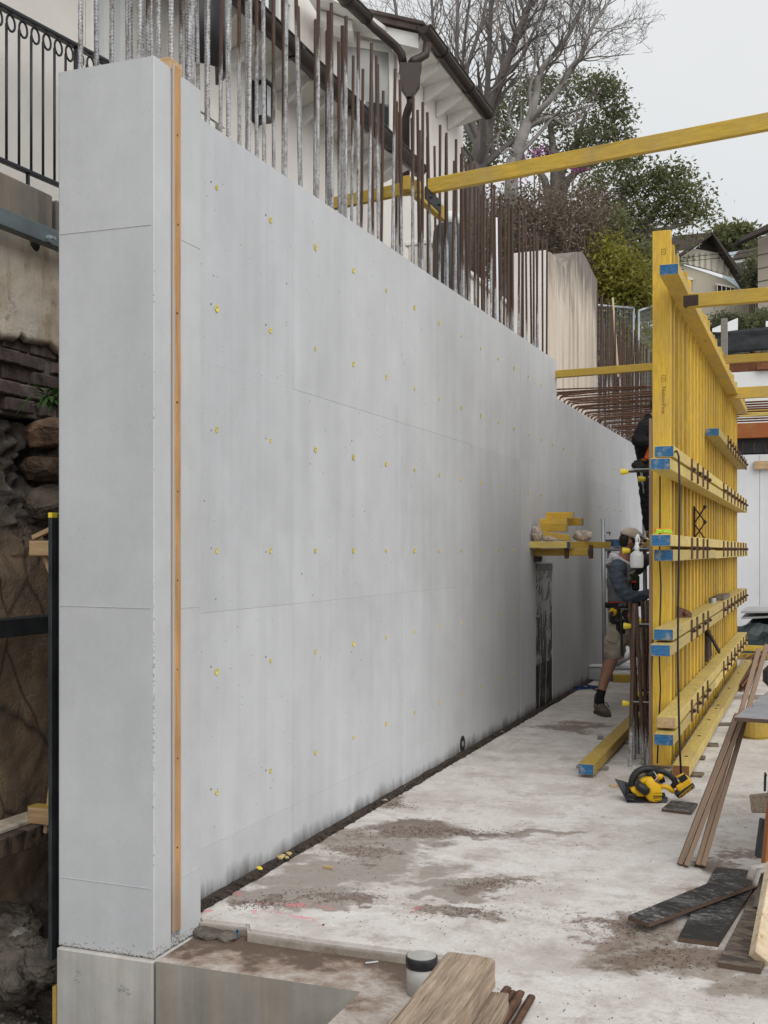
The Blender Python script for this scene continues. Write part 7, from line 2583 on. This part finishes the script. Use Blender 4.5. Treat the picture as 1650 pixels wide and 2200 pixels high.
# ------------------------------------------------------------------ trees
class Tree:
    def __init__(s, name, label, seed, base, bark, cat='tree', group=None):
        s.rng = random.Random(seed)
        s.name, s.base = name, Vector(base)
        s.t = thing(name, label, cat, s.base, 0, group)
        s.lim, s.tw, s.lf = MB(), MB(), MB()
        s.bark = bark
        s.tips = []
    def limb(s, pts, r0, r1, twigs=10, lv=3, n=7, spread=1.0, up=.25, L0=None):
        pts = [Vector(p) - s.base for p in pts]
        P, Q = [], []
        m = len(pts)
        for i in range(m - 1):
            a = pts[max(i - 1, 0)]; b = pts[i]; c = pts[i + 1]; d = pts[min(i + 2, m - 1)]
            for k in range(4):
                u = k / 4
                P.append(.5 * ((2 * b) + (c - a) * u + (2 * a - 5 * b + 4 * c - d) * u * u + (3 * b - a - 3 * c + d) * u ** 3))
        P.append(pts[-1])
        tot = len(P)
        Q = [r0 + (r1 - r0) * (i / (tot - 1)) for i in range(tot)]
        s.lim.tube(P, Q, n)
        length = sum((P[i + 1] - P[i]).length for i in range(tot - 1))
        L0 = L0 or length * .45
        for k in range(twigs):
            u = .25 + .75 * (k + s.rng.random()) / max(twigs, 1)
            i = min(int(u * (tot - 1)), tot - 2)
            p = P[i].lerp(P[i + 1], s.rng.random())
            t = (P[i + 1] - P[i]).normalized()
            s.branch(p, t, Q[i] * .45, L0 * s.rng.uniform(.5, 1.0) * (1.15 - .5 * u), lv, spread, up)
        return P
    def branch(s, p, t, r, L, lv, spread=1.0, up=.25):
        g = s.rng
        rv = Vector((g.gauss(0, 1), g.gauss(0, 1), g.gauss(0, 1)))
        sd = (rv - t * rv.dot(t)).normalized()
        d = (t * .75 + sd * .75 * spread + Vector((0, 0, up))).normalized()
        seg = 5 if lv > 1 else 4
        pts, rad = [p], [r]
        q = p.copy()
        for i in range(seg):
            d = (d + Vector((g.gauss(0, .20), g.gauss(0, .20), g.gauss(0, .16) + up * .18))).normalized()
            q = q + d * (L / seg)
            pts.append(q.copy()); rad.append(max(r * (1 - .75 * (i + 1) / seg), .003))
        (s.lim if r > .03 else s.tw).tube(pts, rad, 5 if r > .03 else 3, False)
        s.tips.append(q.copy())
        if lv > 1:
            nb = g.randint(3, 4)
            for k in range(nb):
                j = min(int((.3 + .7 * (k + g.random()) / nb) * seg), seg - 1)
                s.branch(pts[j].lerp(pts[j + 1], g.random()), (pts[j + 1] - pts[j]).normalized(), max(rad[j] * .55, .004), L * g.uniform(.42, .68), lv - 1, spread, up)
        else:
            for k in range(2):
                s.tips.append(pts[1 + k].copy())
    def leaves_at(s, c, n, rad, size, flat=.5):
        g = s.rng
        c = Vector(c)
        v, f = [], []
        for k in range(n):
            o = Vector((g.gauss(0, 1), g.gauss(0, 1), g.gauss(0, 1) * flat)) * rad * .55
            p = c + o
            e = Vector((g.gauss(0, 1), g.gauss(0, 1), g.gauss(-.1, .8))).normalized()
            h = e.orthogonal().normalized()
            h = Matrix.Rotation(g.uniform(0, 6.28), 3, e) @ h
            L = size * g.uniform(.6, 1.3); w_ = L * g.uniform(.32, .5)
            b = len(s.lf.v)
            s.lf.v += [tuple(p), tuple(p + e * L * .5 + h * w_ * .5), tuple(p + e * L), tuple(p + e * L * .5 - h * w_ * .5)]
            s.lf.f.append((b, b + 1, b + 2, b + 3)); s.lf.m.append(0)
    def finish(s, leaf=None, twig='twig', crown='crown'):
        if len(s.tw.f) < 600:
            s.lim.add(s.tw.v, s.tw.f); s.tw = MB()
        if s.lim.v: s.lim.build('trunk', M[s.bark], s.t, True, False)
        if s.tw.v: s.tw.build('branches', M[twig], s.t, True, False)['kind'] = 'stuff'
        if s.lf.v: s.lf.build(crown, M[leaf], s.t, False, False)

# ---- two bare plane trees behind the house
def P3(lst, d):
    return [at(x, y, d + (e[0] if e else 0)) for (x, y, *e) in lst]
d1 = 21.0
b0 = at(1018, 560, d1); b0.z = hillz(b0.x, b0.y) - .1
T = Tree('plane_tree', 'tall bare grey tree with many straight stems behind the house gutter', 5, b0, 'bark_grey', group=None)
k1 = FPX / d1
T.limb([b0, at(1020, 430, d1), at(1028, 350, d1), at(1042, 280, d1), at(1050, 250, d1)], .21, .13, 6, 2, 9)
T.limb(P3([(1040, 285), (1047, 230), (1048, 180), (1052, 90), (1056, 0), (1060, -80)], d1), 0.066, 0.033, 16, 3)
T.limb(P3([(1046, 262), (1068, 190, -.3), (1095, 118, -.5), (1118, 59, -.6), (1141, 0, -.7), (1165, -70, -.8)], d1), 0.102, 0.044, 24, 4)
T.limb(P3([(1044, 275), (1010, 215, .6), (998, 172, .8), (1014, 114, .9), (1036, 45, .9), (1052, -40, 1)], d1), 0.060, 0.028, 16, 3)
T.limb(P3([(1035, 330), (1000, 270, 1), (984, 190, 1.3), (982, 100, 1.4), (984, 0, 1.5), (985, -60, 1.5)], d1), 0.054, 0.028, 14, 3)
T.limb(P3([(1035, 330), (1004, 260, 1.6), (994, 160, 1.8), (1000, 70, 1.9), (1012, -20, 1.9)], d1), 0.048, 0.025, 14, 3)
T.limb(P3([(1030, 360), (950, 250, 2.2), (932, 130, 2.5), (930, 50, 2.6), (926, -30, 2.6)], d1), 0.054, 0.022, 16, 3)
T.limb(P3([(1030, 360), (905, 230, 2.8), (868, 110, 3.0), (850, 20, 3.0), (838, -40, 3.0)], d1), 0.042, 0.014, 16, 3)
T.limb(P3([(1028, 360), (1000, 320, -.3), (985, 300, -.5), (960, 290, -.6)], d1), 0.030, 0.011, 6, 2)
T.limb(P3([(1075, 170, -.3), (1110, 140, -1.0), (1150, 60, -1.3), (1180, -10, -1.4)], d1), 0.036, 0.017, 14, 3)
T.limb(P3([(1060, 210, -.3), (1085, 195, .5), (1125, 150, .9), (1128, 70, 1.1), (1145, -20, 1.2)], d1), 0.033, 0.014, 12, 3)
T.finish(None, 'twig')
d2 = 20.0
b0 = at(1090, 520, d2); b0.z = hillz(b0.x, b0.y) - .1
T = Tree('plane_tree', 'pale bare tree leaning right with twisting limbs above the long yellow beam', 9, b0, 'bark_pale')
T.limb([b0, at(1098, 400, d2), at(1106, 345, d2), at(1123, 291, d2), at(1136, 258, d2)], .13, .09, 5, 2, 9)
T.limb(P3([(1133, 268), (1150, 215), (1158, 165), (1173, 136), (1209, 95), (1245, 27), (1262, -30)], d2), 0.075, 0.025, 22, 4)
T.limb(P3([(1136, 262), (1165, 232, -.3), (1191, 204, -.4), (1227, 145, -.6), (1248, 123, -.6), (1264, 77, -.6), (1286, 36, -.6), (1311, 0, -.6), (1330, -35, -.6)], d2), 0.060, 0.017, 24, 4)
T.limb(P3([(1132, 272), (1160, 258, .3), (1185, 252, .4), (1212, 268, .5), (1238, 258, .6), (1262, 226, .6)], d2), 0.045, 0.017, 10, 3)
T.limb(P3([(1275, 60, -.6), (1310, 62, -.7), (1350, 45, -.8), (1395, 38, -.9)], d2), 0.013, 0.003, 10, 2, 5)
T.limb(P3([(1262, 80, -.6), (1290, 66, -.5), (1330, 72, -.5), (1380, 90, -.4)], d2), 0.012, 0.003, 9, 2, 5)
T.limb(P3([(1110, 330), (1092, 320, -.2), (1076, 330, -.3), (1068, 300, -.4), (1075, 280, -.4)], d2), 0.030, 0.011, 9, 3)
T.limb(P3([(1120, 300), (1095, 260, .4), (1100, 220, .5), (1118, 190, .5)], d2), 0.030, 0.011, 9, 3)
T.finish(None, 'twig')

# ---- evergreen trees
def evergreen(name, label, seed, base_px, d, limbs, clumps, leaf, size, dens, bark='bark_grey', group=None):
    b = at(base_px[0], base_px[1], d); b.z = hillz(b.x, b.y) - .1
    T = Tree(name, label, seed, b, bark, group=group)
    g = T.rng
    for pts, r0, r1 in limbs:
        T.limb([b] + P3(pts, d), r0, r1, 8, 2, 7, 1.0, .1, .7)
    m = d / FPX
    for (px, py, rx, ry, nn) in clumps:
        for k in range(int(nn * dens)):
            # sub-clumps scattered through the crown, denser at its skin
            an = g.uniform(0, 2 * PI); rr = g.random() ** .45; dz = g.uniform(-1, 1)
            c = at(px + rx * rr * math.cos(an), py + ry * rr * math.sin(an), d + dz * rx * m * .8)
            if noise.noise(c * .9) + .5 * noise.noise(c * 2.3) < -.10:
                continue
            T.leaves_at(c - b, 26, g.uniform(.20, .42), size * (1 if d < 40 else 1), .55)
    T.finish(leaf)
    return T
evergreen('evergreen_tree', 'dark evergreen tree with a rounded open crown behind the pale bare tree', 21, (1190, 520), 27.0,
          [([(1195, 420), (1190, 330), (1180, 260)], .2, .05), ([(1200, 420), (1230, 330), (1260, 240)], .15, .04), ([(1205, 430), (1280, 350), (1330, 300)], .13, .03), ([(1180, 430), (1130, 350), (1080, 290)], .13, .03)],
          [(1175, 185, 60, 22, 26), (1260, 185, 60, 22, 26), (1320, 215, 50, 22, 18), (1335, 275, 42, 32, 22), (1290, 300, 60, 30, 26), (1230, 250, 60, 40, 16), (1150, 240, 70, 40, 20), (1110, 330, 60, 40, 22), (1060, 270, 50, 35, 20),
           (1020, 320, 40, 50, 22), (1210, 340, 80, 30, 24), (1290, 360, 70, 24, 18), (1010, 230, 25, 25, 8), (1070, 215, 40, 20, 10), (1365, 215, 12, 10, 4)], 'leaf_dark', .115, 2.0)
evergreen('evergreen_tree', 'broad evergreen tree with layered foliage above the tall form', 22, (1350, 640), 25.0,
          [([(1350, 560), (1370, 500), (1420, 440)], .18, .04), ([(1345, 560), (1330, 480), (1340, 400)], .15, .04), ([(1370, 540), (1440, 490), (1490, 480)], .10, .03)],
          [(1345, 350, 45, 20, 20), (1310, 400, 60, 35, 28), (1400, 400, 60, 30, 28), (1440, 370, 40, 24, 16), (1470, 420, 45, 30, 24), (1500, 455, 28, 26, 14), (1420, 460, 60, 24, 26), (1350, 470, 60, 40, 32), (1300, 470, 50, 40, 26), (1470, 500, 40, 14, 9),
           (1390, 520, 50, 30, 26), (1440, 545, 50, 20, 16), (1420, 590, 40, 40, 24), (1380, 590, 40, 50, 30)], 'leaf_mid', .11, 2.1)
# brown scrub on the bank behind the bars
b = at(1160, 640, 20.5); b.z = hillz(b.x, b.y)
T = Tree('brown_shrub', 'tangled brown leafless scrub on the bank above the stained wall', 31, b, 'twig_brown', 'shrub')
g = T.rng
for k in range(95):
    px = g.uniform(1030, 1300); py = g.uniform(395, 560)
    e = at(px, py, 20.5 + g.uniform(-1.2, 1.2)); s0 = at(px + g.uniform(-70, 70), 650, 20.5 + g.uniform(-1, 1)); s0.z = hillz(s0.x, s0.y)
    T.limb([s0, s0.lerp(e, .5) + Vector((g.gauss(0, .25), g.gauss(0, .2), .2)), e], .022, .006, 7, 2, 4, 1.4, .0, .9)
for k in range(900):
    px = g.uniform(1025, 1300); py = 398 + 190 * g.random()
    if py < 400 + .25 * abs(px - 1170) * .6: continue
    c = at(px, py, 20.5 + g.uniform(-1.2, 1.4))
    if noise.noise(c * 1.2) < -.25: continue
    T.leaves_at(c - b, 26, .30, .075, .8)
T.finish('leaf_brown', 'twig_brown', 'foliage')
# yellow green shrubs beside the tall form
def shrub(name, label, seed, d, clumps, leaf, size, dens, grp=None, rad=.22):
    cx, cy = clumps[0][0], max(c[1] + c[3] for c in clumps)
    b = at(cx, cy, d); b.z = min(hillz(b.x, b.y), b.z)
    T = Tree(name, label, seed, b, 'twig_brown', 'shrub', grp)
    g = T.rng
    for (px, py, rx, ry, nn) in clumps:
        for k in range(3):
            T.limb([b + Vector((g.gauss(0, .1), g.gauss(0, .1), 0)), at((px + cx) / 2 + g.uniform(-10, 10), (py + cy) / 2, d), at(px + g.uniform(-rx, rx) * .5, py, d)], .03, .008, 5, 1, 5, 1, .1, .35)
        for k in range(int(nn * dens)):
            an = g.uniform(0, 2 * PI); rr = g.random() ** .5
            c = at(px + rx * rr * math.cos(an), py + ry * rr * math.sin(an), d + g.uniform(-1, 1) * rx * d / FPX * .8)
            if noise.noise(c * 2.2) < -.22: continue
            T.leaves_at(c - b, 24, rad, size, .8)
    T.finish(leaf, 'twig_brown', 'foliage')
shrub('lime_shrub', 'yellow-green shrub growing between the stained wall and the form', 41, 19.8, [(1335, 600, 45, 60, 60), (1310, 550, 30, 50, 40), (1375, 615, 30, 50, 45), (1345, 650, 60, 60, 60), (1385, 660, 25, 60, 30), (1300, 640, 30, 60, 40), (1340, 720, 60, 70, 70)], 'leaf_lime', .085, 1.5)
shrub('olive_shrub', 'olive green shrub between the brown scrub and the yellow-green one', 42, 21.2, [(1290, 520, 35, 50, 50), (1260, 560, 40, 40, 40), (1320, 490, 35, 40, 40), (1380, 560, 35, 40, 30), (1240, 590, 60, 40, 40)], 'leaf_mid', .085, 1.5)
# magenta flowers of a climber
random.seed(191)
b = at(1150, 330, 19.5); bb = Vector((b.x, b.y, hillz(b.x, b.y)))
T = Tree('flowering_climber', 'magenta flowering climber peeking over the long yellow beam', 43, bb, 'twig_brown', 'climber')
for (px, py, n) in ((1160, 326, 70), (1148, 332, 40), (1120, 380, 40), (1230, 362, 30), (1245, 360, 30)):
    T.limb([bb, at(px, py + 40, 19.6), at(px, py, 19.5)], .02, .006, 3, 1, 4, 1, .1, .3)
    T.leaves_at(at(px, py, 19.5) - bb, n, .16, .05, .6)
T.finish('flower_magenta', 'twig_brown', 'flowers')
# ---- far trees behind the roofs, hedges by the far houses
evergreen('far_tree', 'rounded far tree rising behind the grey gable roof', 51, (1590, 640), 62.0, [([(1590, 560), (1595, 530)], .3, .1)],
          [(1560, 505, 26, 18, 40), (1600, 500, 34, 15, 45), (1630, 495, 25, 12, 30), (1580, 530, 40, 20, 45), (1620, 540, 30, 30, 40)], 'leaf_mid', .36, 1.6)
shrub('clipped_hedge', 'dark green clipped hedge behind the white hoarding', 52, 29.0, [(1615, 698, 45, 14, 70), (1640, 690, 30, 18, 50), (1560, 690, 30, 14, 40), (1585, 700, 40, 14, 40)], 'leaf_dark', .09, 1.6, rad=.18)
shrub('corner_shrub', 'bright green shrub at the corner of the beige house', 53, 31.0, [(1645, 690, 22, 22, 50), (1660, 700, 30, 24, 40)], 'leaf_fresh', .09, 1.6, rad=.18)
shrub('garden_shrub', 'dark green shrub between the gable house and the beige house', 54, 44.0, [(1618, 590, 16, 36, 60), (1625, 560, 10, 24, 30)], 'leaf_dark', .13, 1.6, rad=.3)

# ------------------------------------------------------------------ far houses on the hill
def V2(px, py, d, o):
    return at(px, py, d) - o
def quad(name, pts, d, mat_, par, o, dep=.3, dd=0.0):
    xc = sum(x for x, y in pts) / len(pts)
    rd = RT * ((xc - 825) / FPX) + FW
    mb = MB().prism([V2(x, y, d + dd, o) for x, y in pts], tuple(rd.normalized() * dep))
    return mb.build(name, M[mat_], par)
D = 46.0
o = at(1500, 700, D)
gh = thing('gable_house', 'cream house with a half-timbered gable and grey tiled roof on the hill', 'house', o)
quad('wall', [(1440, 700), (1624, 700), (1624, 635), (1600, 628), (1560, 600), (1440, 560)], D, 'far_wall_cream', gh, o, 5.0, .3)
quad('gable_panel', [(1455, 562), (1455, 540), (1492, 534), (1545, 544), (1578, 596), (1520, 578)], D, 'far_trim', gh, o, .2, .15)
quad('gable_peak', [(1494, 533), (1527, 508), (1548, 545)], D, 'dark_timber', gh, o, .2, .14)
for px in (1478, 1491, 1504, 1516, 1529, 1541, 1553, 1565):
    yt = 534 + max(0, abs(px - 1520) - 25) * .6; yb = 566 + (px - 1478) * .26
    quad('batten', [(px, yb), (px + 2.2, yb), (px + 2.2, yt + 8), (px, yt + 8)], D, 'far_wall_cream', gh, o, .1, .05)
mb = MB().prism([V2(1527, 497, D - .5, o), V2(1533, 500, D - .5, o), V2(1632, 634, D - .5, o), V2(1622, 640, D - .5, o)], tuple(FW * .7)); rf = mb.build('roof', M['dark_timber'], gh)
quad('roof', [(1528, 499), (1450, 506), (1378, 566), (1440, 582), (1464, 548)], D, 'roof_tile', gh, o, .4, 1.2)
mb = MB().prism([V2(1527, 500, D - .45, o), V2(1532, 504, D - .45, o), V2(1460, 552, D - .45, o), V2(1458, 546, D - .45, o)], tuple(FW * .5)); mb.build('barge_board', M['dark_timber'], rf)
wn_ = quad('window', [(1540, 636), (1578, 640), (1578, 618), (1540, 611)], D, 'window_glass', gh, o, .1, .22)
for px in (1540, 1549.5, 1559, 1568.5, 1577):
    quad('window_frame', [(px, 638), (px + 2, 638), (px + 2, 612 + (px - 1540) * .17), (px, 612 + (px - 1540) * .17)], D, 'far_trim', wn_, o, .1, .12)
quad('window_frame', [(1538, 612), (1580, 620), (1580, 616), (1538, 608)], D, 'far_trim', wn_, o, .12, .10)
wn_ = quad('window', [(1476, 640), (1487, 640), (1487, 598), (1476, 596)], D, 'window_glass', gh, o, .1, .22)
quad('window_frame', [(1474, 600), (1489, 602), (1489, 597), (1474, 594)], D, 'far_trim', wn_, o, .1, .12)
# side wing seen through the leaves
quad('side_wall', [(1368, 660), (1442, 660), (1442, 590), (1368, 590)], D, 'dark_timber', gh, o, 3.0, 4.2)
wn_ = quad('window', [(1374, 625), (1404, 625), (1404, 596), (1374, 596)], D, 'window_glass', gh, o, .1, 4.0)
for (x0, x1, y0, y1) in ((1372, 1406, 594, 597), (1388, 1390.5, 597, 625), (1403, 1405.5, 594, 626)):
    quad('window_frame', [(x0, y1), (x1, y1), (x1, y0), (x0, y0)], D, 'far_trim', wn_, o, .1, 3.9)
D = 40.0
o = at(1640, 700, D)
bh = thing('beige_house', 'plain beige rendered house with deep dark eaves, cut by the site edge', 'house', o)
quad('wall', [(1628, 700), (1760, 700), (1760, 450), (1628, 515)], D, 'far_wall_beige', bh, o, 6.0)
for y in (548, 577, 605, 634):
    quad('wall_joint', [(1627, y + 1), (1760, y - 26), (1760, y - 27.2), (1627, y)], D, 'dark_timber', bh, o, .05, -.03)
mb = MB().prism([V2(1588, 512, D - 1.2, o), V2(1760, 425, D - 1.2, o), V2(1760, 445, D - 1.2, o), V2(1590, 519, D - 1.2, o)], tuple(FW * .9)); mb.build('roof', M['dark_timber'], bh)
D = 56.0
o = at(1590, 640, D)
lh = thing('blue_house', 'pale blue house with a white balcony behind the gable roof', 'house', o)
quad('wall', [(1552, 640), (1640, 640), (1640, 530), (1552, 545)], D, 'far_wall_blue', lh, o, 6.0, .5)
quad('roof', [(1570, 558), (1640, 545), (1640, 528), (1585, 540)], D, 'roof_tile', lh, o, 3.0, -.5)
quad('roof_edge', [(1572, 566), (1640, 556), (1640, 550), (1572, 560)], D, 'white_paint', lh, o, .6, -.3)
wn_ = quad('window', [(1598, 610), (1626, 608), (1626, 568), (1598, 573)], D, 'window_pale', lh, o, .1, .35)
quad('window_frame', [(1596, 612), (1599, 612), (1599, 571), (1596, 571)], D, 'white_paint', wn_, o, .1, .25)
for k in range(9):
    quad('baluster', [(1596 + k * 3, 612), (1597 + k * 3, 612), (1597 + k * 3, 592), (1596 + k * 3, 592)], D, 'white_paint', lh, o, .05, .0)
quad('balcony_rail', [(1594, 594), (1624, 590), (1624, 587), (1594, 591)], D, 'white_paint', lh, o, .08, -.1)
# power lines
for k in range(2):
    mb = MB().tube([at(1455, 555 + k * 8, 43), at(1540, 546 + k * 9, 43), at(1630, 528 + k * 9, 43)], .012, 4)
    ob = mb.build('power_line', M['rubber']); tag(ob, 'thin power line in front of the gable house', 'power line', 'power lines by the gable house')
